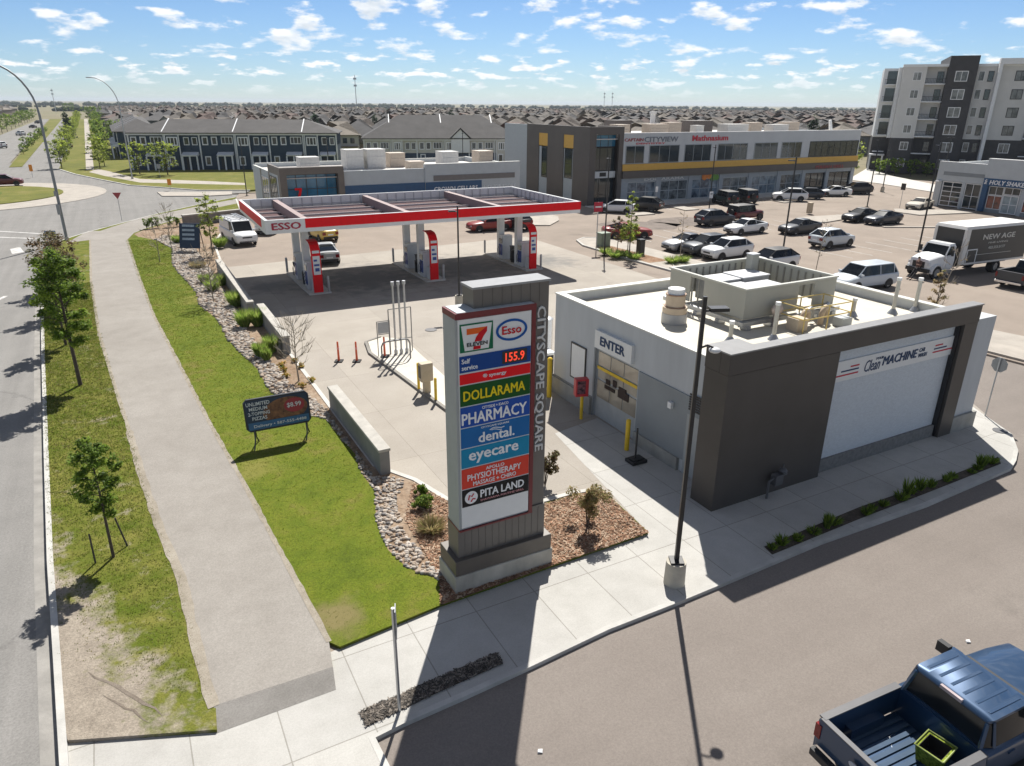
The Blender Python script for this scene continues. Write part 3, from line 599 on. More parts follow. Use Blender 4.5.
    p = panel(5.38, 5.96, col_mat('pharm_blue', (0.02,0.08,0.36))); tx(p, 'CITYSIDE + IDACO', TW, .92, 1.72, 5.83, 5.91, .004); tx(p, 'PHARMACY', TW, .31, 2.30, 5.45, 5.79, .012)
    p = panel(4.76, 5.34, col_mat('dental_blue', (0.015,0.13,0.36))); tx(p, 'CITYSCAPE SQUARE', TW, .88, 1.74, 5.25, 5.31, .0); tx(p, 'dental.', TW, .80, 1.92, 4.84, 5.14, .012)
    q = MB(); q.path([(1.15+.09*i, .028, 5.16+.035*math.sin(i*1.1)+.008*i) for i in range(6)], .014, 5); q.path([(1.2+.08*i, .028, 5.13+.03*math.sin(i*1.1+.6)) for i in range(5)], .012, 5); q.build('wave_logo', TW, p)
    p = panel(4.15, 4.72, col_mat('eye_teal', (0.012,0.23,0.40))); tx(p, 'eyecare', TW, .50, 2.05, 4.24, 4.58, .010)
    p = panel(3.50, 4.11, col_mat('physio_red', (0.66,0.06,0.035))); tx(p, 'APOLLO', TW, 1.02, 1.60, 3.96, 4.06, .006); tx(p, 'PHYSIOTHERAPY', TW, .45, 2.14, 3.73, 3.92, .010); tx(p, 'MASSAGE + CHIRO', TW, .62, 1.98, 3.55, 3.68, .006)
    p = panel(2.92, 3.46, col_mat('pita_black', (0.018,0.016,0.017))); tx(p, 'PITA LAND', TW, .84, 2.25, 3.12, 3.36, .014); tx(p, 'SHAWARMA POUTINE GRILL', col_mat('pita_pink', (0.6,0.3,0.3)), .84, 2.25, 3.0, 3.06, .0)
    q = MB(); q.disc((.56,.027,3.19), .20, (0,-1,0), 20); q.build('round_emblem', TW, p); q = MB(); q.path([(.47,.025,3.13),(.5,.025,3.27),(.58,.025,3.22),(.63,.025,3.3)], .02, 5); q.path([(.55,.025,3.06),(.6,.025,3.14),(.68,.025,3.12)], .02, 5); q.build('emblem_mark', col_mat('logo_red', (0.55,0.012,0.02)), p)
    lettering('vertical_lettering', 'CITYSCAPE SQUARE', mat('letter_grey', (0.62,0.62,0.60), .4, .05), t, 2.64, 2.96, 4.05, 8.42, .236, rotq=1, bold=.0, depth=.02, heavy=.022)
pylon()

# ---------------------------------------------------------------- car wash
def carwash():
    t = thing('car_wash', 'white and charcoal car wash building with a dark portal frame', 'car wash', W(16.75, 15.9), TH)
    X0, X1, Y0, Y1, Z = 1.05, 15.55, .75, 12.5, 5.0       # body in local coordinates
    ent = (5.9, 9.0, 3.3)                                  # entrance y range, height
    w = MB()
    w.box(X0, Y0, 0, X0+.3, ent[0], Z); w.box(X0, ent[1], 0, X0+.3, Y1, Z); w.box(X0, ent[0], ent[2], X0+.3, ent[1], Z)
    w.box(X1-.3, Y0, 0, X1, Y1, Z); w.box(14.003, .12, 0, X1, Y0, 5.2); w.box(5.3, .952, 5.0, 14.003, 1.05, 5.17); w.box(X0+.3, Y1-.3, 0, X1-.3, Y1, Z); w.box(X0+.3, Y0, 0, X1-.3, Y0+.3, Z)
    w.build('wall', mat('car_wash_render', (0.49,0.51,0.52), .75, .08, 1.1, stretch=(1.4,1.4,.22)), t)
    rf = MB().box(X0+.3, Y0+.3, 4.5, X1-.3, Y1-.3, 4.6).build('roof', ROOFWH, t)
    c = MB()
    for a in ((X0-.04, Y0, X0+.34, Y1+.04), (X1-.34, Y0, X1+.04, Y1+.04), (X0+.34, Y1-.34, X1-.34, Y1+.04)): c.box(a[0], a[1], Z, a[2], a[3], Z+.06)
    c.build('parapet_cap', mat('cap_flashing', (0.60,0.60,0.56), .5, .06), t)
    # dark portal
    p = MB(); p.box(0, 0, 0, 5.5, 1.1, 5.16); p.box(13.1, 0, 0, 14.0, .98, 5.16)
    p.box(5.5, .952, 0, 13.1, 1.10, 5.16)
    pm = mat('portal_panel', (0.082,0.073,0.065), .45, .10, .6, .03, 3, spec=.25); pf = p.build('portal_frame', pm, t)
    b = MB(); b.box(-.02, -.02, 5.17, 14.02, .40, 5.9); b.box(-.02, .40, 5.17, 1.4, 1.12, 5.9); b.build('portal_beam', pm, t, bevel=.02)
    MB().box(-.05, -.05, 5.9, 14.05, .43, 5.95).box(-.05, .43, 5.9, 1.43, 1.15, 5.95).build('portal_flashing', mat('portal_flashing', (0.26,0.255,0.245), .4, .08), t)
    MB().box(5.5, .2, .0, 13.1, .95, .55).build('panel_base', mat('split_block', (0.20,0.195,0.185), .9, .2, 6, .4, 16), t)
    MB().box(5.5, .32, .55, 13.1, .95, 5.165).build('white_panel', mat('textured_white_panel', (0.58,0.62,0.65), .65, .08, 9, .7, 14, stretch=(1,1,2.2)), t)
    s = MB().box(5.56, .26, 3.80, 13.0, .318, 4.62).build('fascia_sign', ICEP, t)
    BL = col_mat('sign_navy', (0.03,0.06,0.13)); RD = col_mat('sign_red', (0.50,0.04,0.06))
    lettering('lettering', 'Clean', BL, s, 7.45, 8.35, 3.95, 4.42, .258, bold=-.005, depth=.008, shear=.3)
    lettering('lettering', 'YOUR', BL, s, 8.05, 8.5, 4.36, 4.46, .258, bold=.0, depth=.008, shear=.2)
    lettering('lettering', 'MACHINE', BL, s, 8.5, 10.65, 4.05, 4.42, .258, bold=.0, depth=.008, shear=.15, heavy=.024)
    lettering('lettering', 'CAR\nWASH', BL, s, 10.75, 11.3, 4.02, 4.42, .258, bold=.02, depth=.008, shear=.15)
    for x0, x1, z, m in ((5.6,7.1,4.0,RD),(6.1,7.1,4.16,BL),(6.6,7.1,4.3,RD),(11.7,13.0,4.06,RD),(11.75,12.6,4.2,BL),(11.8,12.3,4.34,RD)):
        MB().box(x0, .252, z, x1, .26, z+.06).build('stripe', m, s)
    MB().box(13.0, .12, .05, 13.098, .318, 5.1).build('downpipe', BLACK, t)
    # plinth course and steps along the entry side
    q = MB(); q.box(X0-.14, 9.12, 0, X0-.003, Y1+.1, .85); q.box(X0-.14, 3.0, 0, X0-.003, 5.8, .55); q.box(X0-.05, 9.12, .85, X0-.004, Y1+.05, .9); q.box(X1+.003, .0, 0, X1+.18, 3.2, .75); q.box(14.005, .0, 0, X1+.003, .117, .75)
    q.build('base_course', mat('base_block', (0.30,0.295,0.27), .9, .15, 2, .3, 14), t)
    MB().box(X0-.05, 1.15, .55, X0-.004, 5.8, 3.25).build('lower_panel', mat('lower_grey_panel', (0.235,0.26,0.275), .5, .06, 1), t)
    # entrance door, glazed overhead sections
    d = MB().box(X0+.12, ent[0], .0, X0+.16, ent[1], ent[2]).build('overhead_door', mat('door_panel', (0.38,0.40,0.40), .4, .08), t)
    for z0, z1, m, n in ((1.0,1.84,mat('warm_glazing', (0.32,0.285,0.225), .08, .3, .8),'glazed_section'),(1.96,2.34,mat('warm_glazing', (0.32,0.285,0.225), .08, .3, .8),'glazed_section'),(2.56,3.18,mat('warm_glazing_upper', (0.40,0.34,0.26), .08, .3, .8),'glazed_section')):  # tan pane colour stands in for the sunlit interior behind the glass
        for q in range(3): y0 = ent[0]+.12+q*.97; MB().box(X0+.09, y0, z0, X0+.119, y0+.91, z1).build(n, m, d)
    MB().box(X0+.06, ent[0]+.1, 2.36, X0+.089, ent[1]-.1, 2.50).build('yellow_stripe', YELLOW, d)
    g = MB()
    for y, z, wy, h in ((7.9,1.62,.75,.16),(7.55,1.9,.25,.3),(8.05,1.85,.3,.22),(6.9,1.55,.75,.34),(6.98,1.88,.52,.16)): g.box(X0+.055, y-wy/2, z, X0+.088, y+wy/2, z+h)
    g.build('lettering', col_mat('sign_dark_brown', (0.05,0.035,0.03)), d)
    MB().box(X0-.02, ent[1]-.0, 0, X0+.12, ent[1]+.10, ent[2]).build('door_jamb', MGREY, t)
    es = MB().box(X0-.16, 6.25, 3.42, X0-.004, 8.9, 4.22).build('enter_sign', ICEP, t)
    lettering('lettering', 'ENTER', BL, es, .42, 2.2, 3.62, 4.02, 8.9, face='W', c=X0-.161, bold=.0, depth=.01, heavy=.028)
    sd = MB().box(X0-.055, 1.35, .02, X0-.005, 2.75, 2.55).build('side_door', mat('grey_door', (0.36,0.38,0.38), .5, .05), t); MB().tube((X0-.1, 1.5, 1.15), (X0-.1, 1.5, 1.4), .02).build('handle', STEEL, sd)
    lv = MB()
    for i in range(7): lv.box(X0-.085, 1.7, 2.75+i*.1, X0-.052, 2.7, 2.81+i*.1)
    lv.build('louvre', DGREY, t)
    MB().box(X0-.20, 3.55, 2.45, X0-.06, 3.75, 2.7).build('wall_lamp', WHITE, t)
    for y, z in ((1.45, 3.55), (1.2, 2.95)): MB().tube((X0-.06,y,z),(X0-.2,y,z),.05).ball((X0-.25,y,z-.02), .12).build('security_camera', WHITE, t, smooth=40)
    fb = MB().box(X0-.05, 9.75, 1.35, X0-.004, 10.9, 3.0).build('menu_board', ICEP, t); f = MB()
    for a in ((9.7,1.3,9.76,3.05),(10.89,1.3,10.95,3.05),(9.76,1.3,10.89,1.36),(9.76,2.99,10.89,3.05)): f.box(X0-.06, a[0], a[1], X0-.003, a[2], a[3])
    f.build('board_frame', BLACK, fb)
    # gas meter set at foot of the portal
    gmx = MB().path([(2.4,-.3,.05),(2.4,-.3,.75),(2.75,-.3,.85),(3.3,-.28,.85),(3.3,-.02,.85)], .045, 8); gmx.box(2.62,-.42,.55,3.0,-.16,.95); gmx.ball((3.05,-.3,1.05), .17, 1, 1, .6); gmx.tube((3.05,-.3,1.05),(3.05,-.3,1.3),.03)
    gmx.build('gas_meter', mat('meter_grey', (0.10,0.10,0.105), .5, .1), t, smooth=40)
    return t
carwash()
def roofgear():

    Z = 4.605
    # mechanical screen: sheet-metal enclosure on a skid
    t = thing('roof_screen', 'pale louvre roof screen enclosing mechanical units on the car wash roof', 'roof screen', (*W(22.5, 20.95), Z), TH)
    SM = mat('screen_panel', (0.40,0.395,0.345), .5, .06, .7); L, D, h0, h1 = 5.6, 4.8, .42, 1.68
    s = MB()
    s.box(0,0,h0, 3.2,.06,h1); s.box(4.2,0,h0,L,.06,h1)
    s.box(3.2,0,h1-.12,4.2,.06,h1)
    s.box(0,.06,h0,.06,2.5,h1); s.box(0,3.4,h0,.06,D,h1); s.box(0,2.5,h1-.1,.06,3.4,h1)
    s.box(L-.06,.06,h0,L,D,h1); s.box(.06,D-.06,h0,L-.06,D,h1); s.build('panel', SM, t)
    k = MB()
    for x in np.arange(.3, L, .42): k.box(x-.03, D-.13, h0, x+.03, D-.062, h1-.1)
    for y in np.arange(.4, D, .42): k.box(L-.13, y-.03, h0, L-.062, y+.03, h1-.1); k.box(.062, y-.03, h0, .12, y+.03, h1-.1)
    k.build('rib', mat('screen_rib', (0.25,0.245,0.22), .5, .08), t)
    f = MB(); f.box(-.06,-.06,h1,L+.06,.10,h1+.07); f.box(-.06,D-.1,h1,L+.06,D+.06,h1+.07); f.box(-.06,.10,h1,.10,D-.1,h1+.07); f.box(L-.1,.10,h1,L+.06,D-.1,h1+.07); f.build('top_rail', mat('screen_rail', (0.50,0.50,0.45), .5, .06), t)
    q = MB(); q.box(-.25,-.25,.18,L+.2,-.08,.36); q.box(-.25,-.08,.18,-.08,D+.1,.36); q.box(-.25,-.02,.12,1.6,.0,.4)
    for x in (.1, 1.5, 2.9, 4.4, 5.4): q.box(x-.12,-.3,0,x+.12,.1,.18)
    for y in (1.2, 2.6, 4.2): q.box(-.3,y-.12,0,.1,y+.12,.18)
    q.build('skid', STEEL, t)
    for i, (x, y, w, d, h) in enumerate(((.9,1.5,1.5,1.15,1.2),(2.5,1.2,1.5,1.35,1.15),(1.1,3.0,1.6,1.2,1.25),(2.8,2.9,1.7,1.3,1.3))):
        u = thing('air_handler', ('white topped condenser box near the left corner inside the roof screen','white topped condenser box nearest the front inside the roof screen','white topped condenser box at the back left inside the roof screen','largest white topped condenser box at the back inside the roof screen')[i], 'condenser', (*(W(22.5, 20.95)+Matrix.Rotation(TH, 2)@Vector((x, y))), Z), TH, 'condensers inside the roof screen')
        MB().box(0,0,.3,w,d,h).build('casing', mat('unit_casing', (0.34,0.35,0.36), .5, .08), u, bevel=.02); MB().box(-.03,-.03,h,w+.03,d+.03,h+.05).build('lid', mat('unit_lid', (0.66,0.67,0.68), .4, .04), u)
        c = MB()
        for j in range(5): c.box(.1, -.012, .42+j*.14, w-.1, -.001, .5+j*.14)
        c.build('coil_grille', DGREY, u)
    u = thing('exhaust_cabinet', 'tall pale exhaust box rising above the rear rail of the roof screen', 'exhaust box', (*(W(22.5,20.95)+Matrix.Rotation(TH, 2)@Vector((4.3, 3.9))), Z), TH)
    MB().box(0,0,.2,.46,.4,2.1).build('casing', SM, u, bevel=.02); MB().box(-.02,-.02,2.1,.48,.42,2.14).build('lid', mat('unit_lid', (0.66,0.67,0.68), .4, .04), u)
    v = thing('vent_stack', 'fat tan cylindrical exhaust stack on the white car wash roof', 'vent stack', (*W(20.6, 23.1), Z), 0)
    MB().tube((0,0,0),(0,0,.45),.55,n=20).build('curb', mat('stack_base', (0.40,0.40,0.40), .5, .08), v, smooth=40)
    MB().tube((0,0,.45),(0,0,.72),.53,n=20).tube((0,0,.74),(0,0,1.25),.42,n=20).build('drum', TAN, v, smooth=40); MB().tube((0,0,.71),(0,0,.76),.47,n=20).tube((0,0,1.25),(0,0,1.3),.45,n=20).build('band', mat('rust_band', (0.32,0.2,0.13), .6, .1), v, smooth=40); MB().tube((0,0,1.3),(0,0,1.52),.38,.36,n=20).build('cap', WHITE, v, smooth=40)
    for i, (a, b, h, lab) in enumerate(((20.8,19.9,.75,'short grey roof vent pipe behind the portal corner'),(22.6,19.3,1.45,'tall grey roof vent pipe in front of the roof screen'),(28.6,20.2,.7,'short stubby roof pipe on a curb right of the yellow railing'),(30.6,19.6,1.55,'left one of two tall pale vent pipes at the right roof edge'),(31.9,19.4,1.45,'right one of two tall pale vent pipes at the right roof edge'))):
        v = thing('vent_pipe', lab, 'vent pipe', (*W(a, b), Z), TH, 'vent pipes on the car wash roof')
        MB().tube((0,0,0),(0,0,.22),.24,.10,n=12).build('flashing', STEEL, v, smooth=50); MB().tube((0,0,.2),(0,0,h),.085,n=12).build('pipe', mat('pipe_pale', (0.50,0.49,0.44), .5, .1), v, smooth=50); MB().tube((0,0,h),(0,0,h+.13),.11,n=12).build('cowl', WHITE, v, smooth=50)
    t = thing('roof_railing', 'yellow safety railing around the roof hatch of the car wash', 'railing', (*W(24.3, 19.3), Z), TH)
    r = MB(); L, D, h = 2.9, 1.5, 1.05
    for x, y in ((0,0),(L,0),(L,D),(0,D),(L*.5,D),(L*.5,0)): r.tube((x,y,0),(x,y,h),.03,n=6)
    for z in (h, h*.55):
        for p, q in (((0,0),(L,0)),((L,0),(L,D)),((L,D),(0,D)),((0,D),(0,0))): r.tube((*p,z),(*q,z),.028,n=6)
    r.build('rail_frame', mat('rail_yellow', (0.62,0.47,0.16), .5, .1), t)
    t = thing('roof_pipework', 'tangle of tan and steel pipe elbows inside the yellow roof railing', 'pipework', (*W(24.6, 19.6), Z), TH)
    for i, (x, y) in enumerate(((.3,.3),(.8,.5),(1.5,.3),(2.1,.7))):
        MB().path([(x,y,0),(x,y,.5),(x+.1,y+.02,.68),(x+.32,y+.1,.72),(x+.5,y+.15,.6),(x+.52,y+.16,.2)], .09 if i % 2 else .12, 8).build('pipe_elbow', TAN if i % 2 == 0 else STEEL, t, smooth=50)
    MB().box(-.4,-.1,0,.2,.5,.55).build('valve_box', mat('valve_tan', (0.5,0.42,0.32), .6, .1), t); MB().box(1.9,-.5,0,2.5,0,.4).build('curb_box', LGREY, t)
    MB().ball((-.5,1.0,.75), .28, 1.2, .7, .9).tube((-.5,1.0,0),(-.5,1.0,.6),.12).build('blower', mat('blower_tan', (0.55,0.45,0.38), .5, .1), t, smooth=50)
roofgear()

# ---------------------------------------------------------------- fuel canopy
def canopy():
    a0, b0, Wd, Dp, z0, z1 = 8.65, 51.9, 25.75, 12.6, 4.9, 5.85
    t = thing('fuel_canopy', 'red and white open topped fuel canopy over the pump islands', 'canopy', W(a0, b0), TH-R_(1.0))
    FM = mat('fascia_white', (0.72,0.72,0.71), .4, .04)
    f = MB(); th = .22
    f.box(0,0,z0,Wd,th,z1); f.box(0,Dp-th,z0,Wd,Dp,z1); f.box(0,th,z0,th,Dp-th,z1); f.box(Wd-th,th,z0,Wd,Dp-th,z1); f.build('fascia', FM, t)
    r = MB(); r.box(2.75,-.03,z0+.28,Wd-.02,-.002,z1-.03); r.box(Wd+.002,-.03,z0+.28,Wd+.03,Dp-.4,z1-.03); r.box(-.03,1.6,z0+.28,-.002,Dp-.3,z1-.03); r.build('red_band', RED, t)
    lettering('brand_lettering', 'ESSO', mat('letter_crimson', (0.38,0.015,0.045), .4, .05), t, .42, 2.45, z0+.25, z0+.74, -.003, bold=.0, depth=.012, heavy=.032)
    dk = MB().box(th,th,z0+.08,Wd-th,Dp-th,z0+.14); dk.build('deck', mat('canopy_deck', (0.06,0.018,0.02), .85, .25, .6), t)
    bm = MB()
    for x in (2.9, 10.7, 18.6): bm.box(x-.22, th, z0+.14, x+.22, Dp-th, z1-.12)
    bm.build('cross_beam', mat('canopy_beam', (0.30,0.22,0.21), .6, .1), t)
    p = MB()
    for y in (1.9, 4.3, 6.7, 9.1, 11.2): p.box(th, y-.04, z0+.142, Wd-th, y+.04, z0+.27)
    p.build('purlin', mat('canopy_purlin', (0.55,0.50,0.49), .6, .1), t)
    h = MB()
    for x in np.arange(.9, Wd-.3, .85): h.box(x-.03, Dp-th-.10, z0+.16, x+.03, Dp-th-.002, z1-.05)
    for y in np.arange(.8, Dp-.3, .85): h.box(th+.002, y-.03, z0+.16, th+.10, y+.03, z1-.05); h.box(Wd-th-.1, y-.03, z0+.16, Wd-th-.002, y+.03, z1-.05)
    h.box(th+.10, Dp-th-.10, z0+.3, Wd-th-.10, Dp-th-.06, z0+.36); h.box(th+.06, th+.3, z0+.3, th+.10, Dp-th-.06, z0+.36); h.box(Wd-th-.10, th+.3, z0+.3, Wd-th-.06, Dp-th-.06, z0+.36)
    h.build('fascia_rib', mat('rib_grey', (0.50,0.50,0.51), .5, .08), t)
    sf = MB().box(th,th,z0-.03,Wd-th,Dp-th,z0+.07); sf.build('soffit', mat('soffit_white', (0.62,0.62,0.60), .6, .05), t)
    c = MB()
    for x in (3.35, 12.75, 21.9):
        for y in (3.9, 7.4):
            MB().box(x-.26,y-.26,0,x+.26,y+.26,z0-.03).build('column', FM, t)
canopy()
def pumps():
    PB = mat('pump_blue', (0.02,0.06,0.28), .4, .1); PW = mat('pump_white', (0.60,0.61,0.62), .4, .06)
    k = 0
    for i, a in enumerate((12.2, 21.6, 30.8)):
        where = ('left', 'middle', 'right')[i]
        isl = [W(a-.75, 52.9), W(a+.9, 52.9), W(a+.9, 61.0), W(a-.75, 61.0)]
        struct('pump_island', MB().prism(isl, -.02, .13), LCONC)
        for j, b in enumerate((54.6, 58.2)):
            t = thing('fuel_dispenser', f'white and blue fuel dispenser {"at the front" if j == 0 else "at the back"} of the {where} pump island under the canopy', 'fuel pump', (*W(a, b), .13), TH, 'fuel dispensers under the canopy')
            MB().box(-.5,-.42,0,.5,.42,2.05).build('casing', PW, t, bevel=.03)
            s = MB()
            for sx in (-1, 1): s.box(sx*.501 if sx > 0 else -.525, -.34, .35, .525 if sx > 0 else -.501, .34, 1.35)
            s.build('side_panel', PB, t)
            q = MB()
            for sx in (-1, 1): q.box(.502 if sx > 0 else -.53, -.3, 1.42, .53 if sx > 0 else -.502, .3, 1.85)
            q.build('display', GLASS, t)
            ho = MB()
            for sx in (-1, 1):
                for hy in (-.15, .15): ho.path([(sx*.53,hy,1.3),(sx*.72,hy,.9),(sx*.7,hy,.35),(sx*.56,hy,.7)], .022, 5)
            ho.build('hose', RUBBER, t)
            MB().box(-.55,-.3,2.05,.55,.3,2.12).build('top_tray', WHITE, t)
        # tall red curved pump-end marker
        t = thing('pump_end_marker', f'tall curved red and white marker at the front of the {where} pump island', 'island marker', (*W(a, 53.35), .13), TH, 'red island markers')
        prof = [(0,0),(0,2.9),(.08,3.25),(.28,3.55),(.62,3.72),(1.35,3.78)]
        L = []
        for y, z in prof: L.append([(-.34,-.3+y,z),(.34,-.3+y,z),(.34,-.3+y+.16,z-.02 if z > 3 else z),(-.34,-.3+y+.16,z-.02 if z > 3 else z)])
        MB().loft(L).build('curved_panel', RED, t)
        MB().box(-.26,-.315,1.35,.26,-.302,2.75).build('poster', ICEP, t)
        o = MB(); o.box(-.2,-.322,2.0,.2,-.317,2.15); o.box(-.14,-.322,1.6,.18,-.317,1.85); o.box(-.2,-.322,2.35,.05,-.317,2.5); o.build('poster_print', PB, t)
        MB().box(-.26,-.312,2.95,.26,-.302,3.15).build('number_plate', ICEP, t)
        MB().box(-.36,-.14,0,.36,.5,.95).build('back_casing', PW, t)
        for sx, bb, side in ((-1, 61.3, 'back'), (1, 53.0, 'front')):
            t = tag(MB().tube((0,0,0),(0,0,1.15),.1,n=12).ball((0,0,1.15), .1).build('steel_bollard', STEEL, loc=(*W(a+(.75 if sx > 0 else -.6), bb), .1), smooth=50), f'grey steel bollard guarding the {side} of the {where} pump island', 'bollard', 'grey bollards at the pump islands')
        t = thing('waste_bin', f'black waste bin beside the canopy column on the {where} pump island', 'bin', (*W(a-.1, 56.3), .13), TH, 'bins on the pump islands')
        MB().tube((0,0,0),(0,0,.95),.33,.36,n=14).build('barrel', BLACK, t, smooth=50); MB().tube((0,0,.95),(0,0,1.12),.37,.2,n=14).build('lid', BLACK, t, smooth=50)
        t = tag(MB().box(-.16,-.2,0,.16,.2,1.25).box(-.2,-.24,1.25,.2,.24,1.33).build('squeegee_station', BLACK, loc=(*W(a+.1, 57.0), .13), rot=TH), f'black squeegee station between the dispensers of the {where} island', 'squeegee station', 'squeegee stations')
pumps()
# ---------------------------------------------------------------- shops
def hvac(mb, x, y, z, w, d, h): mb.box(x,y,z,x+w,y+d,z+h).box(x+.1,y-.04,z+.15,x+w-.1,y-.002,z+h*.6)
def rooftop(parent_loc, rot, items, group, m, words):
    for i, (x, y, z, w, d, h) in enumerate(items):
        t = tag(MB().box(0,0,0,w,d,h).box(-.04,-.04,h,w+.04,d+.04,h+.06).box(.12,-.05,.15,w-.12,-.002,h*.65).build('rooftop_unit', m[i % len(m)], loc=(*(Vector(parent_loc)+Matrix.Rotation(rot, 2)@Vector((x, y))), z), rot=rot, bevel=.02), f'{words}, {("first","second","third","fourth","fifth","sixth","seventh","eighth","ninth","tenth")[i]} from its left end', 'rooftop unit', group)
def store():
    o = W(16.6, 86.2); t = thing('liquor_store', 'low grey liquor store with a brown window frame behind the fuel canopy', 'shop', o, TH)
    L, D, Z = 31.2, 17.5, 6.1
    w = MB(); w.box(7.4,.3,0,17.7,.6,5.9); w.box(17.7,.1,0,L,.6,6.35); w.box(.3,D-.3,0,L,D,5.8); w.box(0,1.2,0,.3,D,5.6); w.box(L-.3,.6,0,L,D-.3,5.9)
    w.build('wall', LGREY, t)
    MB().box(.3,.6,5.2,L-.3,D-.3,5.3).build('roof', mat('roof_gravel_white', (0.62,0.59,0.55), .8, .1, 1.2, .1, 8), t)
    c = MB(); c.box(.3,D-.32,5.8,L,D+.02,5.86); c.box(-.02,6,5.6,.32,D-.32,5.66); c.box(L-.32,.6,5.9,L+.02,D-.32,5.96); c.box(17.68,.08,6.35,L+.02,.62,6.41); c.build('parapet_cap', mat('cap_flashing', (0.60,0.60,0.56), .5, .06), t)
    f = MB(); f.box(0,0,0,.75,1.2,6.5); f.box(6.7,0,0,7.4,1.2,6.5); f.box(.75,0,5.72,6.7,1.2,6.5); f.box(-.001,1.2,5.6,.3,6,6.5); f.box(-.02,6,0,.4,6.8,6.5); f.box(-.02,11.5,0,.4,12.3,5.6)
    f.build('brown_frame', mat('brown_frame', (0.15,0.125,0.105), .5, .1, .8), t)
    window(t, 'S', .9, .75, 6.7, .6, 5.7, 5, 3, BLACK, BGLASS, .1, .08, label='large blue tinted window in the brown frame')
    q = MB(); q.hexa([(1.9,.74,2.9),(2.2,.74,2.9),(2.2,.80,2.9),(1.9,.80,2.9)], [(2.2,.74,3.9),(2.5,.74,3.9),(2.5,.80,3.9),(2.2,.80,3.9)]); q.box(1.7,.74,3.9,2.5,.80,4.15); q.build('red_logo', RED, t)
    window(t, 'W', -.003, 2, 5.8, .5, 5.3, 4, 2, BLACK, GLASS, .1, .06); window(t, 'W', -.003, 7.1, 11.3, 1.2, 4.8, 3, 2, WHITE, GLASS, .1, .06)
    MB().box(18.8,.04,4.35,30.4,.098,5.0).build('fascia_strip', mat('fascia_strip', (0.17,0.155,0.145), .5, .08), t)
    b = MB(); b.box(7.42,.2,2.6,17.68,.298,4.2); b.box(17.72,.02,2.6,25.5,.099,4.2); s = b.build('blue_band', NAVY, t)
    lettering('lettering', 'CROWN CELLARS', TWH, s, 18.8, 24.9, 3.0, 3.6, .018, bold=.02, depth=.02)
    lettering('lettering', 'LIQUOR STORE', mat('letter_pale', (0.66,0.68,0.68), .5, .05), t, 25.9, 30.6, 3.1, 3.55, .098, bold=.02, depth=.02)
    for i in range(5): window(t, 'S', .298 if i < 3 else .098, 8+i*3.1+(1.2 if i > 2 else 0), 10.7+i*3.1+(1.2 if i > 2 else 0), .4, 2.5, 2, 1, BLACK, GLASS, .08, .05)
    RM = [mat('unit_tan', (0.50,0.42,0.34), .6, .1), mat('unit_pale', (0.55,0.54,0.52), .6, .1)]
    rooftop(o, TH, [(3.5,5,5.3,2.4,2,1.9),(10.4,9,5.3,2.3,2.6,2.4),(13.2,9,5.3,2.5,2.6,2.4),(16.6,10,5.3,2.2,2,1.8),(17.2,4,5.3,2.0,1.8,1.1),(23.0,7,5.3,2.4,2.4,2.0),(29.0,8,5.3,2.2,2.4,1.9)], 'rooftop units on the liquor store', [RM[1], RM[1], RM[1], RM[0], RM[0], RM[1], RM[0]], 'cooling unit on the liquor store roof')
TWH = col_mat('letter_white', (0.80,0.80,0.80))
store()
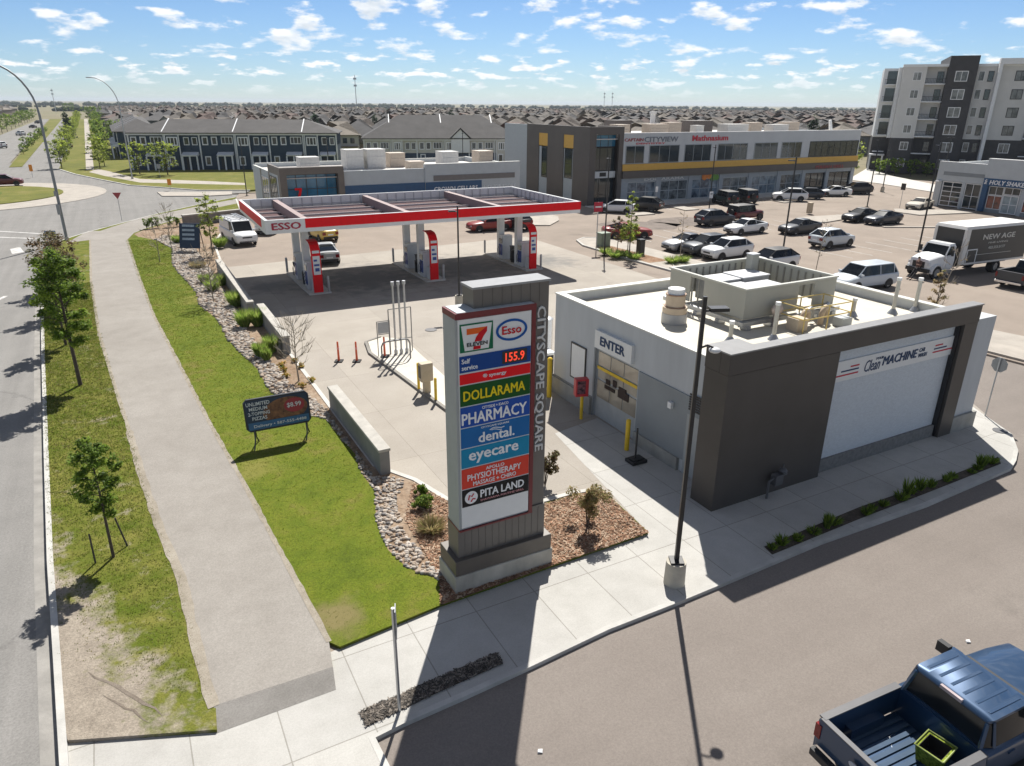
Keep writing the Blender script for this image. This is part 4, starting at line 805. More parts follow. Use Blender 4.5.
def mall():
    o = W(58.2, 85.4); t = thing('retail_block', 'two storey retail block with a dark entrance tower and an amber band', 'retail block', o, TH)
    BR = mat('brown_cladding', (0.098,0.083,0.072), .5, .10, .6); AM = AMBER
    # entrance tower
    w = MB(); w.box(0,.0,0,.35,4.1,10.6); w.box(0,6.7,0,.35,11.2,10.6); w.box(0,13.8,0,.35,17.5,10.6); w.box(0,4.1,9.4,.35,6.7,10.6); w.box(0,11.2,9.4,.35,13.8,10.6)
    w.box(.35,0,0,1.1,.35,10.6); w.box(5.0,0,0,5.75,.35,10.6); w.box(1.1,0,9.6,5.0,.35,10.6); w.box(5.4,.35,0,5.75,6,10.6); w.build('tower_wall', BR, t)
    g = MB(); g.box(.02,17.5,0,.35,25,10.5); g.box(.12,4.1,0,.35,6.7,7.5); g.box(.12,11.2,0,.35,13.8,7.5); g.build('pale_wall', mat('pale_wall_panel', (0.40,0.44,0.46), .6, .05), t)
    a = MB(); a.box(.05,4.1,7.6,.33,6.7,9.4); a.box(.05,11.2,7.6,.33,13.8,9.4); a.build('amber_panel', AM, t)
    window(t, 'W', .118, 4.4, 6.4, 3.4, 7.5, 1, 2, BLACK, GLASS, .08, .06); window(t, 'W', .118, 11.4, 13.0, 3.0, 7.5, 1, 2, BLACK, GLASS, .08, .06)
    window(t, 'S', .9, 1.1, 5.0, 7.9, 9.55, 3, 1, BLACK, BGLASS, .08, .06, label='blue glass above the entrance'); window(t, 'S', .9, 1.1, 5.0, 4.7, 7.85, 3, 1, BLACK, GLASS, .08, .06); window(t, 'S', .9, 1.1, 5.0, .1, 3.7, 3, 1, BLACK, GLASS, .08, .06, label='ground floor entrance glazing')
    s = MB().box(1.1,.6,3.75,5.0,.8,4.65).build('entrance_sign', OFFW, t); MB().box(2.3,.57,3.95,3.4,.598,4.5).build('number_plate', BLACK, s)
    # long facade
    x0, x1 = 5.75, 56.0
    F2 = MB(); F2.box(x0,.05,5.55,x1,.45,9.7)
    F2.build('upper_wall', mat('upper_wall_panel', (0.50,0.52,0.53), .6, .05, .5), t)
    MB().box(x0,-.12,4.62,x1+.1,.45,5.54).build('amber_band', AM, t); MB().box(x0,-.3,3.6,x1+.1,.45,4.61).build('brown_band', BR, t)
    lo = MB(); 
    xs = [(5.75,7.0),(12.2,13.1),(18.4,19.2),(24.6,25.4),(30.8,31.7),(37.2,38.1),(43.0,43.8),(48.8,49.6),(55.2,56.0)]
    for p in xs: lo.box(p[0],.1,0,p[1],.45,3.6)
    lo.box(x0,.2,3.0,x1,.45,3.6); lo.build('lower_wall', mat('lower_wall_panel', (0.34,0.37,0.39), .6, .06), t)
    POS = mat('poster_glass_blue', (0.03,0.10,0.24), .15, .8, 1.1, col2=(0.26,0.34,0.40)); POS2 = mat('poster_glass_mixed', (0.05,0.07,0.08), .12, .7, 1.4, col2=(0.24,0.27,0.28))
    for i in range(8):
        dark = i >= 6
        window(t, 'S', .42, xs[i][1], xs[i+1][0], .12, 2.98, 3, 2, BLACK if dark else LGREY, GLASS if dark else (POS if i % 2 == 0 else POS2), .1, .12, name='shop_window')
    for u0, u1, n in ((6.2,9.5,2),(10.4,16.0,3),(17.0,22.2,3),(23.5,29.7,4),(31.2,36.3,3),(37.2,41.8,3),(43.7,55.7,8)):
        window(t, 'S', .05, u0, u1, 5.58, 8.05, n, 1, BLACK if n == 8 else mat('mullion_grey', (0.30,0.33,0.34), .5, .05), GLASS, .09, .07)
    b = MB(); b.box(.35,24.7,0,x1,25,9.0); b.box(x1-.35,.45,0,x1,24.7,9.4); b.build('rear_wall', LGREY, t)
    MB().box(.35,.45,8.9,x1-.35,24.7,9.0).build('roof', mat('roof_gravel_white', (0.62,0.59,0.55), .8, .1, 1.2, .1, 8), t)
    MB().box(x0,.03,9.7,x1,.47,9.76).build('parapet_cap', WHITE, t)
    s1 = mat('sign_maroon', (0.32,0.05,0.05), .5, .1); s2 = mat('sign_slate', (0.15,0.17,0.20), .5, .1); s3 = mat('sign_bright_red', (0.55,0.02,0.04), .4, .05)
    lettering('shop_lettering', 'CAPTAIN', s1, t, 5.9, 9.2, 8.62, 9.05, .048, bold=.03, depth=.03); lettering('shop_lettering', 'CITYVIEW', s2, t, 9.4, 15.6, 8.5, 9.2, .048, bold=.02, depth=.03); lettering('shop_lettering', 'DENTISTRY', s3, t, 8.0, 13.2, 8.2, 8.42, .048, bold=.05, depth=.03)
    lettering('shop_lettering', 'Mathnasium', s3, t, 18.3, 25.4, 8.5, 9.3, .048, bold=.06, depth=.04)
    lettering('shop_lettering', 'DOLLARAMA', mat('letter_soft_white', (0.7,0.7,0.68), .5, .05), t, 10.0, 17.5, 3.1, 3.5, .19, bold=.02, depth=.03)
    q = MB(); q.disc((21.5,.08,3.3), .55, (0,-1,0), 14); q.disc((22.4,.07,3.4), .5, (0,-1,0), 14); q.build('fruit_emblem_orange', mat('emblem_orange', (0.75,0.22,0.03), .5, .2), t); q = MB(); q.disc((23.2,.08,3.2), .6, (0,-1,0), 14); q.disc((24.0,.07,3.1), .45, (0,-1,0), 14); q.build('emblem_green', mat('emblem_green', (0.13,0.30,0.04), .5, .2), t)
    lettering('shop_lettering', 'PERSIAN GRILL', s1, t, 45.5, 52.5, 3.7, 4.2, -.302, bold=.02, depth=.03)
    RM = [mat('unit_tan', (0.50,0.42,0.34), .6, .1), mat('unit_pale', (0.55,0.54,0.52), .6, .1), mat('unit_brown', (0.12,0.10,0.09), .6, .1)]
    items = [(7.5,4,9,2.2,2,1.7),(10.0,8,9,3.0,3,2.2),(14.2,5,9,3.6,2,1.7),(18.6,6,9,2.6,2,1.9),(22.5,4,9,1.5,1.5,1.5),(24.4,7,9,4.2,3,2.1),(30.0,5,9,4.5,2.4,1.6),(36.0,6,9,2.6,2,1.8),(40.2,5,9,3.6,2,1.5),(45.6,7,9,3.0,2,1.8)]
    rooftop(o, TH, items, 'rooftop units on the retail block', [RM[0], RM[2], RM[0], RM[0], RM[1], RM[2], RM[1], RM[0], RM[1], RM[0]], 'roof unit on the two storey retail block')
    tag(MB().tube((0,0,0),(0,0,3.2),.4,n=12).tube((0,0,3.2),(0,0,3.5),.55,n=12).build('roof_stack', WHITE, loc=(*(o+Matrix.Rotation(TH, 2)@Vector((17.0, 8))), 9), smooth=50), 'white cylindrical exhaust stack on the retail block roof', 'roof stack')
    tag(MB().hexa([(-.3,-.2,0),(.3,-.2,0),(.3,.2,0),(-.3,.2,0)], [(-.9,-.1,2.2),(-.4,-.1,2.3),(-.4,.1,2.3),(-.9,.1,2.2)]).build('satellite_fin', WHITE, loc=(*(o+Matrix.Rotation(TH, 2)@Vector((52, 3))), 9.02), rot=TH), 'tilted white fin near the right end of the retail block roof', 'roof fin')
mall()
def juice_shop():
    # front faces -a ; local frame rotated so that local -y looks to -a and local x runs towards -b
    o = W(105.2, 65.0); rot = TH-R_(90); t = thing('juice_bar', 'single storey grey shop with blue lettered fascia and glass overhead door, at right edge', 'shop', o, rot)
    L, D = 34.0, 16.0
    w = MB(); w.box(0,0,0,.9,.4,6.2); w.box(3.9,0,0,4.3,.4,3.6); w.box(6.5,0,0,6.9,.4,3.6); w.box(.9,0,3.6,6.9,.4,4.4); w.box(.9,0,4.9,6.9,.4,6.2); w.box(.9,.05,4.4,6.9,.4,4.9)
    w.box(6.9,-.35,4.5,L,.4,7.0); w.box(0,.4,0,.4,D,6.0); w.box(.4,D-.4,0,L,D,6.0); w.box(11.8,0,0,12.3,.4,4.4); w.box(17,0,0,17.6,.4,4.4); w.build('wall', LGREY, t)
    MB().box(.92,-.02,4.42,6.88,.048,4.88).build('grey_strip', MGREY, t)
    MB().box(.4,.4,5.4,L,D-.4,5.5).build('roof', mat('roof_gravel_white', (0.62,0.59,0.55), .8, .1, 1.2, .1, 8), t); MB().box(6.88,-.38,7.0,L,.42,7.06).box(0,-.02,6.2,6.88,.42,6.26).build('parapet_cap', WHITE, t)
    b = MB(); b.box(6.92,-.42,.1,7.6,.0,4.49); b.box(7.6,-.42,3.55,L,0,4.49); s = b.build('blue_fascia', NAVY, t)
    lettering('lettering', 'HOLY SHAKES', TWH, s, 7.75, 12.6, 3.72, 4.32, -.421, bold=.0, depth=.03, shear=.15, heavy=.028)
    q = MB(); q.path([(7.1,-.46,3.75),(7.35,-.46,3.95),(7.15,-.46,4.15),(7.35,-.46,4.35)], .07, 5); q.path([(7.4,-.46,3.75),(7.15,-.46,3.9),(7.4,-.46,4.15)], .06, 5); q.build('shake_logo', TWH, s)
    window(t, 'S', .25, 1.0, 3.9, .15, 3.55, 2, 5, WHITE, GLASS, .12, .1, name='overhead_door'); window(t, 'S', .25, 4.3, 6.5, .15, 3.55, 2, 2, WHITE, GLASS, .1, .1, name='glass_door')
    RG = mat('menu_glass_red', (0.05,0.04,0.04), .15, .6, 1.2, col2=(0.38,0.11,0.07))
    for i, (u0, u1) in enumerate(((7.65,9.6),(12.3,17.0),(17.6,21))): window(t, 'S', .1, u0, u1, .5, 2.3, 2, 1, WHITE, RG, .08, .1, name='shop_window'); window(t, 'S', .1, u0, u1, 2.35, 3.5, 2, 1, WHITE, GLASS, .08, .1)
    window(t, 'S', .1, 9.65, 11.75, .1, 2.5, 2, 2, WHITE, mat('frosted_door_glass', (0.30,0.36,0.38), .3, .3, 1.5), .12, .12, name='shop_door'); window(t, 'S', .1, 9.65, 11.75, 2.55, 3.5, 2, 1, WHITE, GLASS, .08, .1)
    MB().box(7.6,0,0,9.6,.35,.5).box(12.3,0,0,L,.35,.5).build('sill_wall', MGREY, t)
    MB().box(.2,-.5,3.4,.8,-.02,3.6).build('wall_lamp', WHITE, t)
    rooftop(o, rot, [(12.0,3,5.5,3.2,2.2,2.2),(17.5,4,5.5,3.2,2.2,2.2)], 'rooftop units on the juice bar', [mat('unit_tan', (0.50,0.42,0.34), .6, .1)], 'cooling unit on the juice bar roof')
juice_shop()
def apartment():
    rot = R_(-24); o = Vector((81.5, 163.0)); t = thing('apartment_block', 'six storey white and charcoal apartment block at the right edge of the view', 'apartment block', o, rot)
    CH = mat('charcoal_brick', (0.045,0.043,0.046), .7, .15, .8); WH = mat('apartment_stucco', (0.58,0.57,0.55), .8, .05, .5); Wc = mat('apartment_white_frame', (0.70,0.71,0.72), .7, .04)
    fh = 3.45; zb = 7.2; D = 20; win = mat('apt_window_frame', (0.70,0.70,0.70), .5, .04); PA = mat('apt_glass', (0.035,0.04,0.045), .1, .6, .7, col2=(0.30,0.30,0.29))
    w = MB(); w.box(0,0,zb,4.4,D,21.2); w.box(4.4,2.2,zb,8.2,D,21.2); w.box(13.4,1.2,zb,17.0,D,21.2); w.box(17.6,.6,zb,24.0,D,21.2); w.box(24.0,2.4,zb,28,D,21.2); w.box(30,.2,zb,52,D,21.6); w.build('upper_wall', WH, t)
    b = MB(); b.box(0,0,0,4.4,D,zb-.01); b.box(4.4,2.2,0,8.2,D,zb-.01); b.box(13.4,1.2,0,17.0,D,zb-.01); b.box(17.6,.6,0,28,D,zb-.01); b.box(28,.2,0,52,D,zb-.01); b.box(8.2,-.35,0,13.4,D-.2,23.2); b.build('charcoal_wall', CH, t)
    f = MB(); f.box(17.0,-.6,0,17.6,1.2,22.6); f.box(17.6,-.6,21.5,30,.6,22.6); f.box(28.0,-.6,zb,30.0,.2,21.5); f.box(-.1,-.1,21.2,8.2,2.2,21.7); f.box(13.4,1.0,21.2,17,2,21.7); f.box(17.6,.6,21.2,30,1.2,21.5); f.build('white_frame', Wc, t)
    # end wing seen past the left corner
    e = MB(); e.box(-3.4,6,0,-.02,D,7.1); e.build('end_wing_base', CH, t); e = MB(); e.box(-3.4,6.0,7.11,-.02,D,21.2); e.box(-.7,2.0,7.11,-.02,6,21.2); e.build('end_wing', Wc, t)
    dk = MB()
    for i in range(4): dk.box(-2.6, 5.9, zb+.4+i*fh, -.75, 5.998, zb+3.1+i*fh)
    dk.build('recess_glazing', GLASS, t)
    for i in range(6):
        z = .9+i*fh
        window(t, 'S', 0, 2.0, 3.6, z+.4, z+2.1, 2, 1, win, PA, .12, .06); window(t, 'S', -.35, 9.6, 11.9, z+.2, z+2.2, 2, 1, win, PA, .14, .06); window(t, 'S', 1.2, 13.9, 15.0, z+.3, z+2.2, 1, 1, win, PA, .1, .06)
        window(t, 'S', 2.2, 6.6, 7.8, z+.1, z+2.2, 2, 1, BLACK, GLASS, .1, .06); window(t, 'S', .6, 20.2, 22.2, z+.3, z+2.2, 2, 1, BLACK if i > 1 else win, PA, .12, .06); window(t, 'S', 2.4, 24.6, 27.4, z+.0, z+2.3, 3, 1, BLACK, GLASS, .1, .06); window(t, 'S', 1.2, 15.6, 16.6, z+.2, z+2.2, 1, 1, BLACK, GLASS, .1, .06)
        if i: 
            for (x0, x1, y0, y1) in ((4.42,8.18,.1,2.19),(24.02,27.98,.3,2.39),(-3.0,-.72,4.6,5.89)):
                bl = MB().box(x0,y0,z-.35,x1,y1,z-.15).build('balcony', Wc, t); r = MB()
                for x in np.arange(x0+.1, x1, .28): r.box(x-.02,y0+.02,z-.15,x+.02,y0+.05,z+.75)
                r.box(x0,y0,z+.75,x1,y0+.07,z+.82); r.build('railing', BLACK, bl)
    MB().box(30,.02,.5,52,.19,zb).build('lower_glazing', GLASS, t)
    for k in range(6):
        for i in range(6): window(t, 'S', .2, 31.5+k*3.4, 33.6+k*3.4, .9+i*fh+.3, .9+i*fh+2.2, 2, 1, win, PA, .12, .06)
    p = MB(); p.box(-3.5,3.2,3.3,-.5,5.9,3.6); p.tube((-3.3,3.4,0),(-3.3,3.4,3.3),.2); p.tube((-.8,3.4,0),(-.8,3.4,3.3),.2); p.build('entrance_porch', Wc, t)
apartment()
# ---------------------------------------------------------------- townhouses
SHING = mat('asphalt_shingle', (0.078,0.074,0.073), .9, .18, .5, .2, 3); 
def hiproof(mb, x0, y0, x1, y1, z0, z1, ov=.5, t=.18):
    x0 -= ov; x1 += ov; y0 -= ov; y1 += ov; d = (y1-y0)/2; ym = (y0+y1)/2
    mb.add([(x0,y0,z0),(x1,y0,z0),(x1,y1,z0),(x0,y1,z0),(x0+d,ym,z1),(x1-d,ym,z1),(x0,y0,z0-t),(x1,y0,z0-t),(x1,y1,z0-t),(x0,y1,z0-t)],
           [(0,1,5,4),(1,2,5),(2,3,4,5),(3,0,4),(6,7,1,0),(7,8,2,1),(8,9,3,2),(9,6,0,3),(9,8,7,6)])
def gable(mb, x0, x1, y0, y1, z0, z1, ov=.35):   # ridge along y, gable end at y0
    xm = (x0+x1)/2
    mb.hexa([(x0-ov,y0-ov,z0),(xm,y0-ov,z1),(xm,y1,z1),(x0-ov,y1,z0)], [(x0-ov,y0-ov,z0+.16),(xm,y0-ov,z1+.16),(xm,y1,z1+.16),(x0-ov,y1,z0+.16)])
    mb.hexa([(xm,y0-ov,z1),(x1+ov,y0-ov,z0),(x1+ov,y1,z0),(xm,y1,z1)], [(xm,y0-ov,z1+.16),(x1+ov,y0-ov,z0+.16),(x1+ov,y1,z0+.16),(xm,y1,z1+.16)])
def townrow(name, label, loc, rot, n, uw, wallm, trimm, eave, ridge, D, porch=True, seed=0, gables=(), lower=None):
    t = thing(name, label, 'townhouse row', loc, rot); L = n*uw; rng = random.Random(seed)
    w = MB(); w.box(0,0,0,L,D,eave)
    for i in range(n):
        if i % 2: w.box(i*uw+.3,-.5,0,i*uw+uw*.45,-.001,eave-.02)
    w.build('wall', wallm, t)
    if lower: MB().box(-.02,-.07,0,L+.02,-.002,2.9).build('lower_wall', lower, t)
    r = MB(); hiproof(r, 0, -.5, L, D, eave, ridge); r.build('roof', SHING, t)
    if gables:
        gm = MB(); gw = MB()
        for g in gables: gable(gm, g*uw, g*uw+4.2, -1.0, 4.5, eave-.1, eave+2.1); gw.box(g*uw, -.9, 3.0, g*uw+4.2, -.51, eave-.02); gw.add([(g*uw,-.9,eave-.02),(g*uw+4.2,-.9,eave-.02),(g*uw+2.1,-.9,eave+1.9)], [(0,1,2)])
        gm.build('gable_roof', SHING, t); gw.build('gable_wall', trimm, t)
    f = MB()
    for i in range(n+1): x = min(max(i*uw, .1), L-.1); f.box(x-.14,-.1,0,x+.14,-.003,eave-.03)
    f.box(-.1,-.62,eave-.5,L+.1,-.52,eave-.19)
    for i in range(n):
        if i % 2: f.box(i*uw+.28,-.58,0,i*uw+.48,-.502,eave-.5); f.box(i*uw+uw*.45-.2,-.58,0,i*uw+uw*.45+.02,-.502,eave-.5)
    f.build('trim', trimm, t)
    fw = MB()
    for i in range(n):
        if i % 2 == 0: continue
        fw.hexa([(i*uw-.2,-.5,eave),(i*uw,-.5,eave),(i*uw,D/2,ridge-.05),(i*uw-.2,D/2,ridge-.05)], [(i*uw-.2,-.5,eave+.22),(i*uw,-.5,eave+.22),(i*uw,D/2,ridge+.17),(i*uw-.2,D/2,ridge+.17)])
    fw.build('fire_wall_cap', trimm, t)
    for i in range(n):
        x = i*uw; y = -.5 if i % 2 else 0
        if i % 2: window(t, 'S', y, x+.7, x+uw*.45-.3, eave-2.6, eave-.8, 3, 1, trimm, GLASS, .24, .08); window(t, 'S', 0, x+uw*.55, x+uw*.55+1.1, eave-2.5, eave-.9, 1, 1, trimm, GLASS, .15, .08); window(t, 'S', 0, x+uw*.78, x+uw*.78+1.1, eave-2.5, eave-.9, 1, 1, trimm, GLASS, .15, .08)
        else: window(t, 'S', 0, x+.5, x+1.7, eave-2.5, eave-.8, 1, 1, trimm, GLASS, .22, .08); window(t, 'S', 0, x+uw*.35-.1, x+uw*.35+1.1, eave-2.5, eave-.8, 1, 1, trimm, GLASS, .22, .08); window(t, 'S', 0, x+uw*.62, x+uw*.95, eave-2.3, eave-.8, 3, 1, trimm, GLASS, .16, .08)
        window(t, 'S', y, x+.7, x+1.9, .8, 2.7, 1, 1, trimm, GLASS, .22, .08)
        if porch:
            p = MB(); px = x+uw*.5; p.box(px,-1.6,2.75,px+3.0,-.02,2.95); p.hexa([(px-.1,-1.8,2.95),(px+3.1,-1.8,2.95),(px+3.1,-.02,2.95),(px-.1,-.02,2.95)], [(px-.1,-1.8,3.0),(px+3.1,-1.8,3.0),(px+3.1,-.02,3.55),(px-.1,-.02,3.55)])
            for q in (0, 1.45, 2.9): p.box(px+q-.12,-1.6,0,px+q+.16,-1.35,2.75)
            po = p.build('porch', trimm, t); MB().box(px+.4,-.06,.1,px+1.3,-.004,2.3).build('door', mat('dark_door', (0.04,0.04,0.045), .5, .1), po)
    for y in (2, 6): 
        window(t, 'W', 0, y, y+1.0, eave-2.2, eave-.9, 1, 1, trimm, GLASS, .15, .08); window(t, 'W', 0, y, y+1.0, .9, 2.4, 1, 1, trimm, GLASS, .15, .08)
    return t
NAVYS = mat('navy_siding', (0.022,0.045,0.075), .7, .12, .6); TRIMW = mat('house_trim_white', (0.74,0.75,0.76), .6, .04); GREYS = mat('grey_siding', (0.22,0.235,0.25), .7, .08, .6); CREAM = mat('cream_siding', (0.55,0.53,0.48), .7, .06, .6)
townrow('townhouse_row', 'navy sided townhouse row with white trim beyond the roundabout', (-79.5, 154.5), R_(9), 6, 7.0, NAVYS, TRIMW, 7.4, 9.9, 12.5, seed=1)
townrow('townhouse_row', 'cream and grey townhouse row with a white gable behind the liquor store', (-33.5, 167), R_(9.5), 6, 5.9, CREAM, TRIMW, 6.1, 10.9, 16, porch=False, seed=2, gables=(3.3,), lower=mat('slate_blue_siding', (0.05,0.07,0.11), .7, .1, .6))
townrow('townhouse_row', 'navy townhouse row running away along the tree lined side street', (-121, 228), R_(-61.5), 7, 7.0, NAVYS, TRIMW, 6.4, 9.2, 11, seed=3)
townrow('townhouse_row', 'grey and white townhouse row at the far left beyond the side street', (-175, 190), R_(-61.5), 7, 7.0, GREYS, TRIMW, 6.4, 9.4, 11, seed=4) 
townrow('townhouse_row', 'dark townhouse row at the far end of the left street trees', (-214, 262), R_(-61.5), 6, 7.0, NAVYS, TRIMW, 6.4, 9.4, 11, seed=5, porch=False)
# ---------------------------------------------------------------- suburb
def house_mesh(kind, wallm, roofm, merged=True):
    """detached house: walls, hip roof with cross gable, garage, windows; ~13 m deep"""
    w = MB(); r = MB(); g = MB(); tr = MB()
    X, Y, e, rd = ((11.4, 15, 5.6, 9.3), (12.2, 13.5, 5.4, 9.6), (10.6, 15.5, 5.8, 8.9))[kind]
    w.box(0,0,0,X,Y,e); hiproof(r, 0, 0, X, Y, e, rd)
    gx = (0.6, X-5.2, .4)[kind]
    w.box(gx,-1.6,0,gx+4.6,-.01,e-.2); gable(r, gx, gx+4.6, -1.6, Y*.5, e-.25, e+1.9); w.add([(gx,-1.6,e-.2),(gx+4.6,-1.6,e-.2),(gx+2.3,-1.6,e+1.75)], [(0,1,2)])
    tr.box(gx+.5,-1.66,.1,gx+4.1,-1.61,2.3)
    if kind != 1: r.box(gx+4.7,-1.4,2.8,X,-.02,3.0); tr.box(X-.3,-1.3,0,X-.1,-1.1,2.8)
    for (x, z) in ((gx+1.2, e-2.2), (gx+2.6, e-2.2), (X*.62 if gx < 2 else 1.2, e-2.1), (X*.8 if gx < 2 else 3.2, e-2.1), (X*.7 if gx < 2 else 2, .9)):
        y = -1.6 if gx-.1 < x < gx+4.6 else 0
        g.box(x,y-.05,z,x+1.1,y-.004,z+1.3)
    for x in (1.5, 4.5, X-2.6): g.box(x,Y+.004,e-2.1,x+1.3,Y+.05,e-.8); g.box(x,Y+.004,.7,x+1.3,Y+.05,2.2)
    for y in (3, 8): g.box(-.05,y,e-2.1,-.004,y+.9,e-.9); g.box(X+.004,y,e-2.1,X+.05,y+.9,e-.9)
    return w, r, g, tr
RM_ = [mat('roof_taupe', (0.135,0.120,0.106), .9, .2, .5), mat('roof_grey', (0.095,0.092,0.092), .9, .2, .5), mat('roof_brown', (0.125,0.103,0.088), .9, .2, .5), mat('roof_sand', (0.19,0.165,0.135), .9, .18, .5), mat('roof_russet', (0.15,0.108,0.094), .9, .18, .5)]
WM_ = [mat('siding_beige', (0.36,0.32,0.26), .8, .08), mat('siding_grey', (0.25,0.26,0.27), .8, .08), mat('siding_slate', (0.09,0.10,0.12), .8, .08), mat('siding_white', (0.42,0.42,0.40), .8, .06), mat('siding_taupe', (0.22,0.185,0.15), .8, .08)]
def suburb():
    rng = random.Random(11); c, s = math.cos(R_(9.5)), math.sin(R_(9.5)); spots = []
    v = 0
    rows = []; y = 30.0
    while y < 640:
        rows += [(y, 0), (y+17, 1)]; y += 48 + (y > 250)*4
    for (y, back) in rows:
        for k in range(-60, 75):
            x = k*14.2+((y*7) % 13)
            if k % 9 == 4 and (int(y/48)+k) % 2: continue
            X = -34+x*c-y*s; Y = 167+x*s+y*c
            if abs(X) > .80*Y+10 or Y < 186: continue
            # keep the side street, the near rows and the apartment grounds clear
            dx, dy = -224, 394; l = math.hypot(dx, dy); dist = ((X+96)*dy-(Y-156)*dx)/l
            if -60 < dist < (46 if Y < 275 else 24): continue
            if dist <= -60 and Y < 320: continue
            if X > 62 and Y < 235: continue
            if X > 0 and Y < 205: continue
            if -46 < X < 10 and Y < 205: continue
            if -100 < X < -25 and Y < 186: continue
            spots.append((Y, X+rng.uniform(-.8, .8), back, rng.randrange(3), rng.choices(range(5), (5,5,3,2.2,1.6))[0], rng.randrange(5)))
    spots.sort()
    cache = {}; far = {}
    names = ('taupe', 'dark grey', 'brown', 'sand coloured', 'russet'); wn = ('beige', 'grey', 'slate', 'white', 'taupe')
    for i, (Y, X, back, kd, rm, wm) in enumerate(spots):
        rot = R_(9.5)+(math.pi if back else 0)
        if i < 60:
            key = (kd, rm, wm)
            if key not in cache:
                w, r, g, tr = house_mesh(kd, None, None)
                t = thing('suburban_house', '', 'house', (X, Y, -.2), rot, 'houses beyond the townhouses')
                w.build('wall', WM_[wm], t); r.build('roof', RM_[rm], t); g.build('window', GLASS, t); tr.build('garage_trim', TRIMW, t); cache[key] = t
                t['label'] = f'{wn[wm]} house under a {names[rm]} shingle roof, among the nearer rows of the suburb'
            else: copy_tree(cache[key], (X, Y, -.2), rot, f'{wn[wm]} house under a {names[rm]} shingle roof, among the nearer rows of the suburb', 'houses beyond the townhouses')
        elif i < 290:
            key = ('f', kd, rm, wm)
            if key not in far:
                w, r, g, tr = house_mesh(kd, None, None); mb = MB()
                for q, part in enumerate((w, r, g)): mb.cur = q; mb.add(part.v, part.f)
                far[key] = mb.mesh('house', [WM_[wm], RM_[rm], GLASS])
            o = bpy.data.objects.new('suburban_house', far[key]); COL.objects.link(o); o.location = (X, Y, -.2); o.rotation_euler = (0, 0, rot)
            tag(o, f'small distant {wn[wm]} house with a {names[rm]} roof, far out in the suburb', 'house', 'houses far out in the suburb')
        else: far.setdefault('rest', []).append((X, Y, rot, kd, rm))
    mb = MB(); 
    for (X, Y, rot, kd, rm) in far.get('rest', []):
        w, r, g, tr = MB(), MB(), MB(), MB(); XX, YY, e, rd = ((11.4,15,5.6,9.3),(12.2,13.5,5.4,9.6),(10.6,15.5,5.8,8.9))[kd]
        w.box(0,0,0,XX,YY,e); hiproof(r, 0,0,XX,YY,e,rd); (gable(r, 1, 5.4, -1.2, YY*.5, e-.2, e+1.6) if kd == 1 else None)
        cc, ss = math.cos(rot), math.sin(rot)
        for part, mi in ((w, 5), (r, rm)): mb.cur = mi; mb.add([(X+p[0]*cc-p[1]*ss, Y+p[0]*ss+p[1]*cc, p[2]-.2) for p in part.v], part.f)
    if mb.v: tag(mb.build('distant_suburb', RM_+[WM_[4]]), 'dense far off suburb of brown and grey roofs reaching the horizon', 'suburb', kind='stuff')
suburb()
# far woods and masts at the horizon
def far_woods():
    rng = random.Random(8); mb = MB(); v, f = ico_pts()
    for k in range(3200):
        d = rng.choice((1150, 1400, 1800, 2300, 2800)); a = rng.uniform(-.72, .72)
        if math.sin(a*23+d)*.6+rng.random() < .45: continue
        r = rng.uniform(2.2, 4.6)*(1 if d < 2000 else 1.5); x, y = d*math.sin(a), d*math.cos(a)
        mb.cur = rng.randrange(3); mb.add([(x+q.x*r*1.6*rng.uniform(.85,1.15), y+q.y*r, q.z*r*rng.uniform(.8,1.2)+r*.6) for q in v], f)
    tag(mb.build('far_woods', [mat('far_wood_dark', (0.035,0.055,0.03), 1, .2), mat('far_wood_mid', (0.055,0.075,0.035), 1, .2), mat('far_wood_blue', (0.05,0.065,0.055), 1, .2)]), 'dark far off tree belts and shelter woods along the flat horizon', 'woods', kind='stuff')
far_woods()
for px, d, h, lab in ((354, 620, 34, 'tall thin lattice mast breaking the horizon left of centre'), (602, 1100, 30, 'left one of two thin masts on the horizon behind the retail block'), (610, 1100, 30, 'right one of two thin masts on the horizon behind the retail block'), (51, 900, 26, 'pale thin mast on the horizon at the far left')):
    x = (px-512)/F*d*.93; mbm = MB().tube((0,0,0),(0,0,h),.4,.25,6)
    for z in (h*.75, h*.9): mbm.box(-1.2,-.4,z,1.2,.4,z+1.4)
    tag(mbm.build('radio_mast', STEEL, loc=(x, d, -.2)), lab, 'mast')
# ---------------------------------------------------------------- vehicles
U = 1.0/K      # real metres -> survey units
def paint(name, c, coat=0.3, metal=0.0): return mat('paint_'+name, c, 0.4, 0.03, 1, coat=coat, metal=metal)
PW_, PS_, PD_, PK_ = paint('white', (0.72,0.73,0.73)), paint('silver', (0.42,0.43,0.44), metal=.4), paint('graphite', (0.055,0.06,0.066), metal=.3), paint('black', (0.014,0.014,0.015))
PR_, PM_, PB_, PY_, PC_ = paint('red', (0.26,0.025,0.02)), paint('maroon', (0.13,0.016,0.02)), paint('midnight', (0.018,0.025,0.04)), paint('taxi_yellow', (0.62,0.42,0.08)), paint('cream', (0.60,0.55,0.46))
PG_ = paint('dark_green', (0.03,0.05,0.045)); PLB = paint('pale_blue', (0.55,0.60,0.64))
LENS = mat('headlamp_lens', (0.62,0.64,0.66), .12, .1, spec=.8); TAIL = mat('tail_lamp', (0.20,0.012,0.012), .2, .2); TRIMB = mat('black_trim', (0.025,0.025,0.026), .6, .15); RIM = mat('alloy_rim', (0.40,0.41,0.42), .35, .15, metal=.5)
